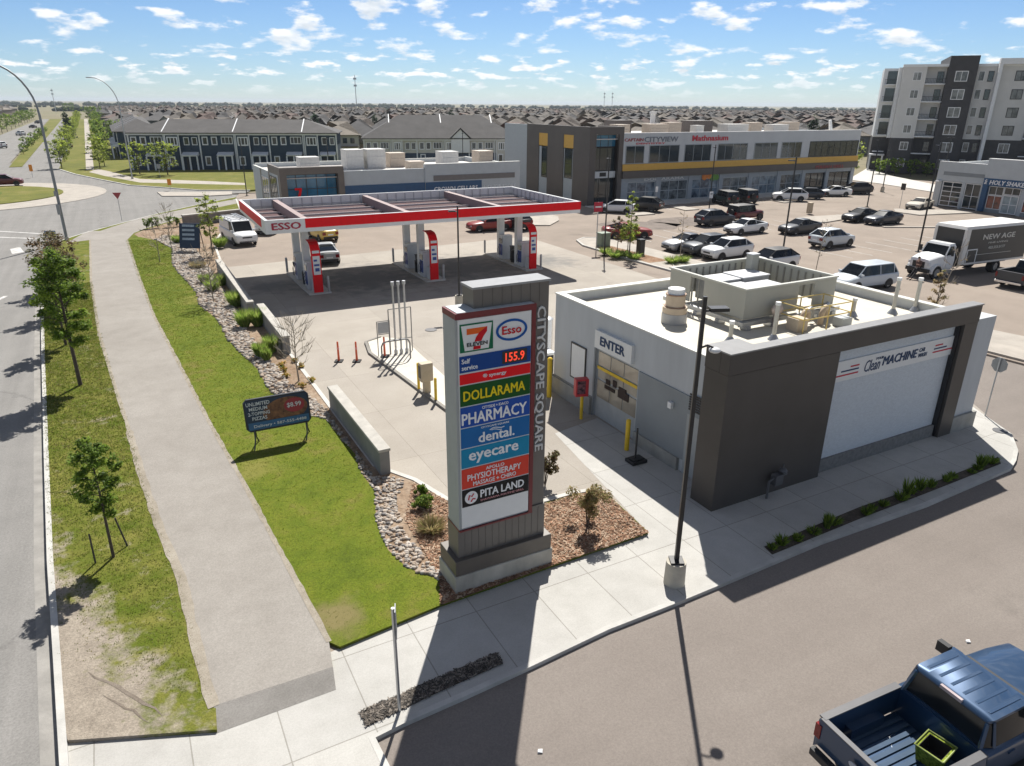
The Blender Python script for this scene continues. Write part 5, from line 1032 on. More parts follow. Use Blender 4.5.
def wheel(t, x, y, r=.34, w=.22, rimm=None):
    s = 1 if y > 0 else -1
    tb = MB(); n = 20; prof = [(r*.62, w/2), (r*.95, w/2), (r, w*.32), (r, -w*.32), (r*.95, -w/2), (r*.62, -w/2)]
    tb.loft([[(x+R*math.cos(2*math.pi*k/n), y+o, r+R*math.sin(2*math.pi*k/n)) for k in range(n)] for R, o in prof], cap=False)
    o = tb.build('wheel', RUBBER, t, smooth=40); rb = MB()
    rb.tube((x, y-s*w*.25, r), (x, y+s*w*.36, r), r*.64, r*.6, 14)
    for k in range(5):
        a = 2*math.pi*k/5; rb.box(x-.001,y,r,x,y,r) if False else None
        ca, sa = math.cos(a), math.sin(a); rb.hexa([(x+ca*r*.15-sa*.03, y+s*w*.36, r+sa*r*.15+ca*.03),(x+ca*r*.58-sa*.02, y+s*w*.36, r+sa*r*.58+ca*.02),(x+ca*r*.58+sa*.02, y+s*w*.36, r+sa*r*.58-ca*.02),(x+ca*r*.15+sa*.03, y+s*w*.36, r+sa*r*.15-ca*.03)],
            [(x+ca*r*.15-sa*.03, y+s*w*.44, r+sa*r*.15+ca*.03),(x+ca*r*.58-sa*.02, y+s*w*.44, r+sa*r*.58+ca*.02),(x+ca*r*.58+sa*.02, y+s*w*.44, r+sa*r*.58-ca*.02),(x+ca*r*.15+sa*.03, y+s*w*.44, r+sa*r*.15-ca*.03)])
    rb.build('rim', rimm or RIM, o, smooth=40)
def body_ring(x, w, zb, zt, tuck=.10, crown=.03):
    zm = zb+(zt-zb)*.55; h = [(0,zb),(w*.86,zb),(w*.97,zb+(zt-zb)*.22),(w,zm),(w*.965,zt-.07),(w*.90,zt-.015),(w*.5,zt+crown*.7),(0,zt+crown)]
    return [(x, -y, z) for y, z in h]+[(x, y, z) for y, z in h[-2:0:-1]]
KIND = {
 # L, W, body stations (x, wfrac, zb, zt), greenhouse (x_ws_base, x_roof_f, x_roof_r, x_back_base, z_roof, z_belt_f, z_belt_r, roof width frac), wheel x, wheel r
 'sedan': (4.8,1.82,[(2.40,.66,.36,.64),(2.30,.84,.26,.76),(2.05,.95,.22,.84),(1.7,.99,.2,.89),(1.0,1,.2,.97),(-1.5,1,.2,1.03),(-2.0,.97,.24,1.05),(-2.28,.88,.30,1.04),(-2.40,.74,.42,.92)],(1.08,.18,-.72,-2.0,1.45,.96,1.03,.66),(1.48,-1.38),.33),
 'coupe': (4.8,1.90,[(2.40,.74,.36,.62),(2.28,.92,.26,.76),(1.7,.99,.2,.86),(.7,1,.2,.93),(-1.5,1,.2,1.0),(-2.1,.97,.26,1.02),(-2.34,.90,.32,.98),(-2.40,.80,.46,.86)],(.72,-.05,-.85,-1.72,1.36,.92,1.0,.68),(1.5,-1.3),.35),
 'hatch': (4.35,1.78,[(2.17,.66,.36,.66),(2.06,.85,.26,.78),(1.85,.95,.22,.86),(1.5,.985,.2,.93),(1.0,1,.2,1.0),(-1.3,1,.2,1.07),(-1.85,.96,.26,1.09),(-2.08,.86,.34,1.06),(-2.17,.74,.44,.98)],(1.15,.3,-1.2,-2.05,1.52,.98,1.08,.68),(1.35,-1.3),.32),
 'suv': (4.6,1.86,[(2.30,.68,.42,.78),(2.20,.86,.32,.92),(1.98,.95,.28,1.01),(1.6,.99,.27,1.06),(1.1,1,.27,1.12),(-1.5,1,.27,1.18),(-1.98,.97,.30,1.19),(-2.22,.88,.38,1.16),(-2.30,.76,.48,1.08)],(1.2,.28,-1.45,-2.2,1.70,1.10,1.18,.70),(1.42,-1.33),.36),
 'minivan': (5.1,1.98,[(2.55,.74,.34,.68),(2.42,.92,.24,.84),(1.9,.99,.2,1.0),(1.4,1,.2,1.06),(-1.8,1,.2,1.1),(-2.42,.97,.26,1.1),(-2.55,.88,.42,1.06)],(1.5,.75,-2.05,-2.48,1.76,1.05,1.1,.76),(1.58,-1.5),.34),
 'jeep': (4.3,1.82,[(2.15,.72,.50,.98),(2.05,.80,.44,1.06),(1.0,.84,.42,1.12),(.8,1,.42,1.12),(-1.9,1,.42,1.12),(-2.05,1,.48,1.12)],(.78,.5,-1.9,-2.02,1.82,1.12,1.12,.88),(1.42,-1.28),.40),
 'van': (5.7,2.02,[(2.85,.82,.42,.92),(2.72,.95,.34,1.06),(2.2,.99,.3,1.18),(1.7,1,.3,1.24),(-2.6,1,.3,1.28),(-2.85,.97,.36,1.28)],(1.85,1.15,-2.72,-2.83,2.10,1.22,1.28,.84),(1.75,-1.7),.37),
 'pickup': (5.8,2.0,[(2.9,.80,.52,.96),(2.78,.95,.42,1.10),(2.1,.99,.40,1.18),(1.35,1,.38,1.22),(-.72,1,.38,1.24)],(1.3,.62,-.56,-.71,1.80,1.2,1.24,.78),(1.85,-1.75),.40),
}
def scale_mb(mb, k):
    mb.v = [(x*k, y*k, z*k) for x, y, z in mb.v]; return mb
class UMB(MB):     # builder in metres, stored in survey units
    def build(s, *a, **k): scale_mb(s, U); return MB.build(s, *a, **k)
def make_car(kind, pm, label, loc, rot, group=None, roofm=None, name=None, cat=None):
    L, Wd, st, gh, wx, wr = KIND[kind]; hw = Wd/2
    t = thing(name or {'suv':'crossover','hatch':'hatchback','jeep':'off_roader'}.get(kind, kind), label, cat or {'suv':'suv','hatch':'hatchback','jeep':'off-roader','coupe':'car','sedan':'car'}.get(kind, kind), loc, rot, group)
    b = UMB(); b.loft([body_ring(x, w*hw, zb, zt) for x, w, zb, zt in st])
    xw, xf, xr, xb, zr, zf, zk, rf = gh; g = UMB(); rfw = rf*hw; bw = .89*hw
    if kind == 'jeep': bw = .95*hw
    lo = [(xw,bw*.93,zf-.03),(xf-.1,bw,zf),(xr+.1,bw,zk),(xb,bw*.9,zk-.04)]; hi = [(xf+.02,rfw*.94,zr-.07),(xf-.1,rfw,zr-.05),(xr+.1,rfw,zr-.06),(xr,rfw*.93,zr-.1)]
    ring = lambda P, s: [(x, y, z) for x, y, z in P]+[(x, -y, z) for x, y, z in P[::-1]]
    g.loft([ring(lo, 1), ring(hi, 1)])
    b2 = b
    top = [ring([(x, y*1.01, z) for x, y, z in hi], 1), ring([(x, y*1.0, z+.05) for x, y, z in hi], 1), ring([(x*.93+ (xf+xr)/2*.07, y*.72, zr+.005) for x, y, z in hi], 1)]
    r = UMB(); r.loft(top)
    for (p, q, w) in ((0,0,.045),(1,1,.0),(3,3,.05),(2,2,.04)):    # pillars
        if w == 0: continue
        for s in (1, -1): r.tube((lo[p][0], lo[p][1]*s, lo[p][2]+.02), (hi[q][0], hi[q][1]*s*1.0, hi[q][2]), w, w*.8, 5)
    xm = (xf+xr)/2+.05
    for s in ((1, -1) if kind in ('van', 'jeep', 'minivan') else ()): r.tube((xm, bw*s*1.0, (zf+zk)/2), (xm, rfw*s*1.0, zr-.06), .04, .035, 5)
    # wheel arches, sills and bumpers in dark trim
    d = UMB()
    for x in wx:
        for s in (1, -1):
            n = 12; P = [(x+(wr+.07)*math.cos(a), s*(hw*1.004), max(.22, wr+(wr+.07)*math.sin(a))) for a in np.linspace(0, math.pi, n)]
            Q = [(p[0], s*hw*.8, p[2]) for p in P]; d.add(P+[(x-(wr+.07), s*hw*1.004, .24), (x+(wr+.07), s*hw*1.004, .24)], [tuple(range(n+2)) if s < 0 else tuple(range(n+1, -1, -1))])
    x0 = st[0][0]; x1 = st[-1][0]
    d.box(x0-.25,-hw*.72,st[0][2]-.06,x0-.0,hw*.72,st[0][2]+.10); d.box(x0-.1,-hw*.42,st[0][3]-.16,x0+.006,hw*.42,st[0][3]-.03)
    if kind != 'pickup': d.box(x1-.01,-hw*.75,st[-1][2]-.1,x1+.25,hw*.75,st[-1][2]+.1)
    for s in (1, -1): d.box(wx[1]+wr+.1, s*hw*.9-.06, .24, wx[0]-wr-.1, s*hw*.9+.08, .33)
    b.cur = 0; body = b.build('body', [pm], t, smooth=38)
    g.build('windows', CARGLASS, t, smooth=25); r.build('roof', [roofm or pm], t, smooth=40); d.build('trim', TRIMB, t)
    for s in (1, -1):
        zl = st[1][3]-.10; q = UMB(); q.hexa([(x0-.32,s*hw*.93-.012,zl-.10),(x0-.02,s*hw*.50-.0,zl-.12),(x0+.01,s*hw*.50+.0,zl-.12),(x0-.05,s*hw*.80,zl-.12)], [(x0-.36,s*hw*.92,zl+.06),(x0-.08,s*hw*.52,zl+.02),(x0-.02,s*hw*.50,zl+.02),(x0-.08,s*hw*.80,zl+.04)]); q.build('headlight', LENS, t)
        if kind != 'pickup': q = UMB(); q.box(x1-.01, s*hw*.68-.15, st[-1][3]-.30, x1+.07, s*hw*.68+.15, st[-1][3]-.04); q.build('taillight', TAIL, t)
        q = UMB(); q.box(xw-.25, s*hw*.98-.10, zf+.02, xw-.12, s*hw*.98+.12, zf+.17); q.build('mirror', pm, t)
    for x in wx:
        for s in (1, -1): 
            m_ = wheel_cache(t, x*U, s*(hw-.10)*U, wr*U, .22*U)
    if kind != 'pickup':
        UMB().box(x1-.012,-.26,st[-1][3]-.34,x1-.001,.26,st[-1][3]-.22).build('plate', WHITE, t)
    if kind == 'pickup': truck_bed(t, pm, hw)
    if kind == 'van':
        k = UMB()
        for s in (.7, -.7):
            k.tube((1.0,s,2.22),(-2.5,s,2.22),.03,n=6)
        for x in (.8,-.2,-1.2,-2.3): k.tube((x,-.75,2.2),(x,.75,2.2),.03,n=6); k.tube((x,.7,2.05),(x,.7,2.22),.03); k.tube((x,-.7,2.05),(x,-.7,2.22),.03)
        k.box(.9,.15,2.26,-2.4,.22,2.32); k.box(.9,.5,2.26,-2.4,.57,2.32)
        for x in np.arange(-2.3,.9,.3): k.box(x,.15,2.27,x+.04,.57,2.31)
        k.build('roof_rack', STEEL, t)
        q = UMB(); q.box(-2.6,.86,1.28,.5,.90,2.0); q.box(-2.6,-.90,1.28,.5,-.86,2.0); q.build('side_panel', pm, t)
    if kind == 'jeep':
        q = UMB(); q.tube((-2.06,0,1.0),(-2.30,0,1.0),.38,n=18); q.build('spare_wheel', RUBBER, t, smooth=40)
    return t
def wheel_cache(t, x, y, r, w): wheel(t, x, y, r, w)
def truck_bed(t, pm, hw):
    b = UMB(); x0, x1 = -.74, -2.82; zt = 1.22
    for s in (1, -1):
        L = []
        for x in (x0, -1.2, -2.4, x1): L.append([(x, s*hw*.84, .62), (x, s*hw*.99, .45), (x, s*hw, .9), (x, s*hw*.965, zt-.05), (x, s*hw*.93, zt), (x, s*hw*.83, zt)][::s])
        b.loft(L)
        b.box(-2.2, s*hw*.83-.16, .62, -1.3, s*hw*.83+.02, .86)
    b.box(x0-.02, -hw*.83, .55, x0+.04, hw*.83, zt); b.box(x1+.06, -hw*.83, .52, x0, hw*.83, .60)
    b.build('cargo_bed', pm, t, smooth=38)
    q = UMB(); q.box(x1-.05,-hw*.93,.60,x1+.05,hw*.93,zt); q.build('tailgate', pm, t, bevel=.02)
    c = UMB(); 
    for i in range(9): y = -hw*.66+i*hw*.165; c.box(x1+.1, y-.045, .601, x0-.06, y+.045, .63)
    c.build('bed_ribs', mat('bed_liner_blue', (0.05,0.085,0.14), .65, .12, spec=.2) if pm.name == 'paint_navy_metallic' else TRIMB, t)
    k = UMB(); k.box(x1-.2,-hw*.9,.42,x1-.06,hw*.9,.58); k.build('rear_bumper', CHROME if pm.name != 'paint_navy_metallic' else TRIMB, t, bevel=.015)
    rc = UMB()
    for s in (1, -1): rc.box(x1, s*hw*.905-.075, zt+.002, x0, s*hw*.905+.075, zt+.035)
    rc.box(x1-.05, -hw*.90, zt+.002, x1+.06, hw*.90, zt+.03)
    rc.build('rail_cap', mat('rail_cap', (0.10,0.10,0.105), .5, .1), t)
    for s in (1, -1): UMB().box(x1-.07, s*hw*.90-.06, .78, x1+.02, s*hw*.90+.075, 1.10).build('taillight', TAIL, t)
PROTO = {}
def car(kind, pm, label, loc, head, group=None, roofm=None):
    """head: heading in degrees from the site grid's a axis"""
    rot = TH+R_(head); loc = (loc[0], loc[1], loc[2] if len(loc) > 2 else .0)
    if kind not in PROTO or kind == 'pickup':
        t = make_car(kind, pm, label, loc, rot, group, roofm); 
        if kind != 'pickup': PROTO[kind] = (t, pm)
        return t
    src, m0 = PROTO[kind]; r, objs = copy_tree(src, loc, rot, label, group)
    for o in objs:
        base = o.name.split('.')[0]
        for sl in o.material_slots:
            if sl.material == m0 or (base in ('body','roof','mirror','side_panel')):
                sl.link = 'OBJECT'; sl.material = roofm if (roofm and base == 'roof') else pm
    if not group and 'group' in r: del r['group']
    return r
def side(px, py, head, kind, near=True):
    """centre of a car from the ground pixel midway between its near wheels"""
    c = G(px, py); a = TH+R_(head); n = Vector((-math.sin(a), math.cos(a))); n = n if n.dot(c) > 0 else -n
    return c+n*(KIND[kind][1]/2-.08)*U
bm = side(733.5, 260, 180, 'suv'); off = Vector(G(682,253)-G(701.7,257.4)); LOTG = 'cars in the car park'
car('suv', PW_, 'white crossover at the near end of the row beside the planted island', bm, 180)
car('suv', PD_, 'dark grey crossover between two pale ones beside the planted island', bm+off, 180)
car('sedan', PS_, 'silver car at the far end of the row beside the planted island', bm+off*2.0+W(.1,0)*.0, 180, roofm=PB_)
car('sedan', PW_, 'white sedan parked in front of the maroon off-roader', side(751, 234.4, 180, 'sedan'), 180)
car('suv', PB_, 'dark crossover parked nose to the right beside the maroon off-roader', side(719.7, 226.1, 0, 'suv'), 0)
car('jeep', PM_, 'maroon off-roader with a black soft top next to the dark crossover', side(750, 221.5, 0, 'jeep'), 0, roofm=TRIMB)
car('jeep', PG_, 'dark green off-roader parked by the shops, left of the black one', G(731, 206)+Vector((-.4, 2.0)), 76, roofm=TRIMB)
car('jeep', PK_, 'black off-roader with rear spare wheel parked by the shops', G(749, 204)+Vector((-.2, 2.0)), 76, roofm=TRIMB)
car('suv', PW_, 'white crossover parked by the shops behind the tall lamp post', side(790, 201.5, 140, 'suv'), 140)
car('hatch', PB_, 'small dark hatchback tucked beside the white crossover by the shops', G(811, 200)+Vector((0, 1.6)), 140)
car('sedan', PW_, 'long white sedan near the right end of the shops', side(836, 196.8, 155, 'sedan'), 155)
car('suv', PK_, 'black crossover at the right end of the shop parking row', G(858, 195.5)+Vector((.5, 2.2)), 155)
car('hatch', PW_, 'white hatchback parked by the dark entrance tower', side(615.5, 213.6, 135, 'hatch'), 135)
car('suv', PK_, 'black crossover beside the white hatchback at the entrance tower', G(645, 213)+Vector((.2, 2.2)), 120)
car('sedan', PR_, 'dark red sedan behind the young trees of the planted island', side(629, 239, -22, 'sedan'), -22)
car('sedan', PD_, 'dark grey sedan behind the tall black lamp post mid car park', side(805.5, 234.3, 180, 'sedan'), 180)
car('suv', PLB, 'pale crossover alone in the driving aisle with its tail to the left', side(838.4, 248, 0, 'suv'), 0)
c1 = side(889, 224.8, 180, 'sedan')
car('sedan', PB_, 'dark blue sedan, right one of a pair facing left', c1, 180); car('sedan', PK_, 'black sedan, left one of a pair facing left', c1+Vector(G(858,223)-G(880.8,225.8))*1.0, 180)
car('coupe', PC_, 'cream coupe at the kerb in front of the juice bar', side(926, 209.6, 192, 'coupe'), 192)
car('minivan', PLB, 'pale silver minivan close behind the car wash roof', side(872, 290, 176, 'minivan'), 176)
car('suv', PW_, 'white vehicle mostly hidden behind the roof screen of the car wash', side(778, 272, 178, 'suv'), 178, roofm=TRIMB)
car('sedan', PS_, 'silver sedan at the left pumps seen past the red marker', G(322, 265)+Vector((-.2, 2.2)), 84)
car('hatch', PY_, 'yellow car behind the silver sedan at the pumps', G(316, 244)+Vector((0, 3.0)), 95)
car('sedan', PR_, 'red car at the far side of the right pumps', side(493, 231.5, 175, 'sedan'), 175)
car('suv', PK_, 'black vehicle just visible between the right canopy columns', G(513, 232)+Vector((0, 2.6)), 100)
car('van', PW_, 'white work van with ladders on its roof left of the canopy', G(244, 248)+Vector((-1.6, 3.2)), -83)
car('suv', PS_, 'silver crossover partly hidden behind the white work van', G(258, 236)+Vector((.6, 2.5)), -118)
car('suv', PM_, 'maroon crossover entering the roundabout at the left edge', side(3, 187, 10, 'suv')+Vector((0, 1)), 0)
for (px, py, h, kd, pm, lab) in ((62, 155, 118, 'suv', PG_, 'dark green crossover parked at the street tree row'), (66, 148.5, 118, 'sedan', PK_, 'dark sedan ahead of the green crossover on the side street'), (66, 123.5, 118, 'suv', PM_, 'small maroon vehicle far up the side street'), (72, 127, 118, 'sedan', PK_, 'small black car far up the side street by the trees'),
    (1, 148, 118, 'suv', PW_, 'white crossover parked at the left edge of the side street'), (21, 135.5, 118, 'suv', PW_, 'white car driving on the left lane of the side street'), (33, 128, 118, 'sedan', PK_, 'nearer dark car on the left lane of the side street'), (38, 123.5, 118, 'suv', PB_, 'farther dark car on the left lane of the side street')):
    car(kd, pm, lab, (*G(px, py, -.09), -.09), h)
car('pickup', PD_, 'dark grey pickup truck at the right edge, tail towards the car wash', side(1024, 291, 0, 'pickup')+W(2.6, 0), 0)
# blue pickup in the foreground
PN_ = paint('navy_metallic', (0.018,0.052,0.115), coat=.7, metal=.35)
def foreground_pickup():
    t = car('pickup', PN_, 'dark blue crew cab pickup truck cut off by the bottom right corner', (*W(14.51, 5.78), -.105), -4.0)
    hw = 1.0; r = UMB()
    for i in range(6): y = -.62+i*.248; r.box(-.40, y-.035, 1.792, .48, y+.035, 1.812)
    r.build('roof_ribs', PN_, t, bevel=.01)
    q = UMB(); q.box(-.60,-.22,1.74,-.54,.22,1.81); q.build('brake_light', mat('brake_lens', (0.5,0.42,0.42), .2, .1), t)
    q = UMB(); q.box(1.22,-.85,1.24,1.34,.85,1.28); q.build('wiper_cowl', TRIMB, t)
    q = UMB()
    for s in (1, -1): q.box(.85, s*1.02, 1.28, .98, s*1.28, 1.52)
    q.build('tow_mirror', TRIMB, t)
    q = UMB()
    for s in (1, -1): q.box(-.1,s*1.0-.004,1.02,.08,s*1.0+.03,1.06)
    q.build('handle', PN_, t)
    UMB().ball((-2.94, 0, .98), .10, .25, 1.3, .7, 12).build('oval_badge', mat('badge_grey', (0.4,0.42,0.45), .3, .1), t)
    rot = TH-R_(4); base = Vector(W(14.51, 5.78)); M = Matrix.Rotation(rot, 2)
    p = base+M@Vector((-1.15*U, -.30*U)); k = thing('tote_bag', 'lime green patterned open tote bag with black inside, in the bed of the blue pickup', 'bag', (*p, .63*U-.105), rot+R_(12))
    lg = mat('lime_fabric', (0.16,0.23,0.02), .9, .6, 22, col2=(0.34,0.42,0.06), spec=.1); b = UMB(); b.hexa([(-.22,-.2,0),(.22,-.2,0),(.22,-.17,0),(-.22,-.17,0)], [(-.27,-.25,.34),(.27,-.25,.34),(.27,-.21,.34),(-.27,-.21,.34)]); b.hexa([(-.22,.17,0),(.22,.17,0),(.22,.2,0),(-.22,.2,0)], [(-.27,.21,.34),(.27,.21,.34),(.27,.25,.34),(-.27,.25,.34)])
    b.hexa([(-.22,-.17,0),(-.19,-.17,0),(-.19,.17,0),(-.22,.17,0)], [(-.27,-.21,.34),(-.23,-.21,.34),(-.23,.21,.34),(-.27,.21,.34)]); b.hexa([(.19,-.17,0),(.22,-.17,0),(.22,.17,0),(.19,.17,0)], [(.23,-.21,.34),(.27,-.21,.34),(.27,.21,.34),(.23,.21,.34)])
    b.build('fabric', lg, k); UMB().box(-.19,-.165,.02,.19,.165,.04).hexa([(-.185,-.168,.03),(-.18,-.168,.03),(-.18,.168,.03),(-.185,.168,.03)], [(-.228,-.208,.335),(-.222,-.208,.335),(-.222,.208,.335),(-.228,.208,.335)]).hexa([(.18,-.168,.03),(.185,-.168,.03),(.185,.168,.03),(.18,.168,.03)], [(.222,-.208,.335),(.228,-.208,.335),(.228,.208,.335),(.222,.208,.335)]).hexa([(-.185,-.168,.03),(.185,-.168,.03),(.185,-.162,.03),(-.185,-.162,.03)], [(-.222,-.208,.335),(.222,-.208,.335),(.222,-.202,.335),(-.222,-.202,.335)]).hexa([(-.185,.162,.03),(.185,.162,.03),(.185,.168,.03),(-.185,.168,.03)], [(-.222,.202,.335),(.222,.202,.335),(.222,.208,.335),(-.222,.208,.335)]).build('lining', BLACK, k)
    q = UMB(); q.path([(-.28,-.26,.36),(.28,-.26,.36),(.28,.26,.36),(-.28,.26,.36),(-.28,-.26,.36)], .018, 6); q.build('rim_piping', mat('pale_piping', (0.30,0.36,0.10), .6, .1), k)
foreground_pickup()
def box_truck():
    # front faces -a; local x forward
    p = side(971, 275, 180, 'van')+W(-1.9, .3); t = thing('box_truck', 'white cab box truck with a dark lettered cargo box at the right edge', 'truck', p, TH+R_(180-4))
    WP = PW_; DKB = mat('box_dark_side', (0.055,0.052,0.048), .5, .08, .5); x = 1
    f = UMB(); f.box(-6.6,-.45,.62,2.6,.45,.86); f.build('chassis', TRIMB, t)
    b = UMB(); b.box(-7.4,-1.28,1.0,.15,1.28,3.62); b.build('cargo_box', DKB, t)
    b = UMB(); b.loft([[(-7.42,-1.32,3.62),(-7.42,1.32,3.62),(-7.42,1.24,3.82),(-7.42,-1.24,3.82)],[(.1,-1.32,3.62),(.1,1.32,3.62),(.1,1.24,3.82),(.1,-1.24,3.82)],[(.24,-1.3,3.60),(.24,1.3,3.60),(.18,1.2,3.70),(.18,-1.2,3.70)]]); b.box(.151,-1.31,1.0,.2,-1.1,3.6); b.box(.151,1.1,1.0,.2,1.31,3.6); b.box(-.25,1.281,1.0,.151,1.309,3.61); b.box(-.25,-1.309,1.0,.151,-1.281,3.61); b.box(-7.4,1.281,.94,-.25,1.308,1.08); b.box(-7.4,-1.308,.94,-.25,-1.281,1.08); b.build('box_cap', mat('truck_cap_white', (0.70,0.68,0.64), .5, .05), t)
    d = UMB()
    for a in ((-.42,1.285,1.1,-.34,1.30,2.1),(-1.5,1.285,1.1,-1.42,1.30,2.1),(-1.42,1.285,2.02,-.42,1.30,2.1)): d.box(*a)
    d.build('side_hatch', WHITE, t)
    TT = mat('truck_letter', (0.60,0.58,0.53), .5, .05)
    for txt, z0, z1, x0, x1, bo in (('NEW AGE', 2.75, 3.15, -5.6, -1.85, .015), ('FINE LIVING', 2.42, 2.55, -4.9, -2.6, 0), ('403.555.0177', 2.0, 2.2, -4.7, -2.7, .01)):
        o = lettering('lettering', txt, TT, t, x0*U, x1*U, z0*U, z1*U, 0, bold=bo, depth=.01); me = o.data
        n = len(me.vertices); co = np.empty(n*3); me.vertices.foreach_get('co', co); co = co.reshape(-1, 3); q = co.copy(); q[:, 0] = (x0+x1)*U-co[:, 0]; q[:, 1] = 1.285*U-co[:, 1]; me.vertices.foreach_set('co', q.reshape(-1)); me.update()
    UMB().box(-5.6,1.285,1.62,-1.3,1.295,1.65).build('underline', TT, t)
    # cab
    c = UMB(); c.loft([body_ring(xx, w, zb, zt, crown=.05) for xx, w, zb, zt in ((3.05,.62,.66,1.30),(2.98,.80,.60,1.45),(2.2,.92,.62,1.66),(1.55,1.0,.62,1.75),(1.5,1.08,.62,1.78),(.62,1.08,.62,1.85))]); c.build('cab', WP, t, smooth=38)
    g = UMB(); g.loft([[(1.60,-1.0,1.74),(1.60,1.0,1.74),(.66,1.04,1.74),(.66,-1.04,1.74)],[(1.22,-.92,2.42),(1.22,.92,2.42),(.68,.96,2.42),(.68,-.96,2.42)]]); g.build('windows', CARGLASS, t)
    r = UMB(); r.loft([[(1.26,-.95,2.40),(1.26,.95,2.40),(.66,.99,2.40),(.66,-.99,2.40)],[(1.15,-.85,2.55),(1.15,.85,2.55),(.66,.9,2.58),(.66,-.9,2.58)]])
    for s in (1,-1): r.tube((1.6,s*1.0,1.76),(1.23,s*.93,2.42),.05,n=5); r.box(.66,s*1.0-.06,1.7,.80,s*1.0+.04,2.42)
    r.build('cab_roof', WP, t)
    k = UMB(); k.box(2.95,-.95,.50,3.18,.95,.78); k.box(3.0,-.5,.82,3.075,.5,1.28); k.build('bumper_grille', TRIMB, t, bevel=.02)
    for s in (1,-1):
        UMB().box(2.86,s*.76-.14,1.02,3.03,s*.76+.10,1.22).build('headlight', LENS, t); UMB().box(1.25,s*1.32-.06,1.75,1.40,s*1.32+.06,2.2).tube((1.3,s*1.05,1.9),(1.3,s*1.3,1.95),.03).build('mirror', TRIMB, t)
        UMB().box(.7,s*1.05-.08,.40,1.6,s*1.05+.08,.62).build('step', STEEL, t); UMB().box(.72,s*1.083-.006,.8,1.45,s*1.083+.006,1.72).build('door', WP, t)
        q = UMB(); n = 12; ring = []
        for a in np.linspace(-.1, math.pi+.1, n): ring.append([(2.28+.60*math.cos(a),s*.70,.52+.60*math.sin(a)),(2.28+.60*math.cos(a),s*1.10,.52+.60*math.sin(a)),(2.28+.52*math.cos(a),s*1.10,.52+.52*math.sin(a)),(2.28+.52*math.cos(a),s*.70,.52+.52*math.sin(a))])
        q.loft(ring); q.build('fender', WP, t, smooth=40)
        wheel(t, 2.28*U, s*.95*U, .50*U, .28*U, STEEL); wheel(t, -4.3*U, s*1.0*U, .50*U, .52*U, STEEL)
box_truck()
# ---------------------------------------------------------------- people
SKIN = mat('skin', (0.42,0.26,0.19), .6, .05)
def skinmesh(pts, edges, rad, sub=1):
    me = bpy.data.meshes.new('s'); me.from_pydata([tuple(p) for p in pts], edges, []); o = bpy.data.objects.new('s', me); COL.objects.link(o)
    m = o.modifiers.new('k', 'SKIN'); sv = me.skin_vertices[0].data
    for i, r in enumerate(rad): sv[i].radius = (r, r); sv[i].use_root = (i == 0)
    s = o.modifiers.new('u', 'SUBSURF'); s.levels = sub; s.render_levels = sub
    dg = bpy.context.evaluated_depsgraph_get(); out = bpy.data.meshes.new_from_object(o.evaluated_get(dg)); bpy.data.objects.remove(o); bpy.data.meshes.remove(me)
    out.shade_smooth(); return out
def person(label, loc, rot, J, top, bot, hair):
    """J: joints in metres (pelvis chest neck head, then L/R shoulder elbow wrist, hip knee ankle toe)"""
    t = thing('person', label, 'person', loc, rot); k = U
    P = lambda n: Vector(J[n])*k
    names = ['pelvis','chest','neck','head','crown','shL','elL','wrL','haL','shR','elR','wrR','haR','hiL','knL','anL','toL','hiR','knR','anR','toR']
    for s in 'LR':
        J['ha'+s] = tuple(Vector(J['wr'+s])+(Vector(J['wr'+s])-Vector(J['el'+s])).normalized()*.10)
    J['crown'] = tuple(Vector(J['head'])+(Vector(J['head'])-Vector(J['neck'])).normalized()*.12)
    rad = dict(pelvis=.14,chest=.15,neck=.055,head=.095,crown=.075,sh=.062,el=.045,wr=.032,ha=.036,hi=.095,kn=.06,an=.042,to=.04)
    E = [('pelvis','chest'),('chest','neck'),('neck','head'),('head','crown')]+[e for s in 'LR' for e in (('chest','sh'+s),('sh'+s,'el'+s),('el'+s,'wr'+s),('wr'+s,'ha'+s),('pelvis','hi'+s),('hi'+s,'kn'+s),('kn'+s,'an'+s),('an'+s,'to'+s))]
    def part(name, keep, m, grow, sub=1):
        ns = [n for n in names if n in keep]; ix = {n: i for i, n in enumerate(ns)}
        me = skinmesh([P(n) for n in ns], [(ix[a], ix[b]) for a, b in E if a in ix and b in ix], [(rad.get(n, rad.get(n[:2], .05))+grow)*k for n in ns], sub); me.materials.append(m)
        o = bpy.data.objects.new(name, me); COL.objects.link(o); o.parent = t; return o
    part('body', names, SKIN, 0, 2); part('shirt', ['pelvis','chest','shL','elL','shR','elR'], top, .018); part('trousers', ['pelvis','hiL','knL','anL','hiR','knR','anR'], bot, .02)
    h = Vector(J['crown'])*k; MB().ball((h.x-.01, h.y, h.z+.005), .108*k, 1, .9, .75, 10).build('hair', hair, t, smooth=60)
    sh = MB()
    for s in 'LR': a = P('to'+s); sh.ball((a.x-.05*k, a.y, a.z), .09*k, 1.4, .6, .55, 8)
    sh.build('shoes', BLACK, t, smooth=60)
HB = mat('hair_brown', (0.05,0.032,0.02), .7, .2); DARKC = mat('cloth_dark', (0.03,0.028,0.03), .85, .2); DENIM = mat('cloth_black_jeans', (0.022,0.022,0.028), .85, .2); PALEC = mat('cloth_pale_shirt', (0.45,0.40,0.39), .85, .1); TEEC = mat('cloth_brown_tee', (0.11,0.06,0.05), .85, .2)
tp = side(971, 275, 180, 'van')+W(-1.9, .3); fr = Vector(tp)+Matrix.Rotation(TH+R_(176), 2)@Vector((3.95*U, .35))
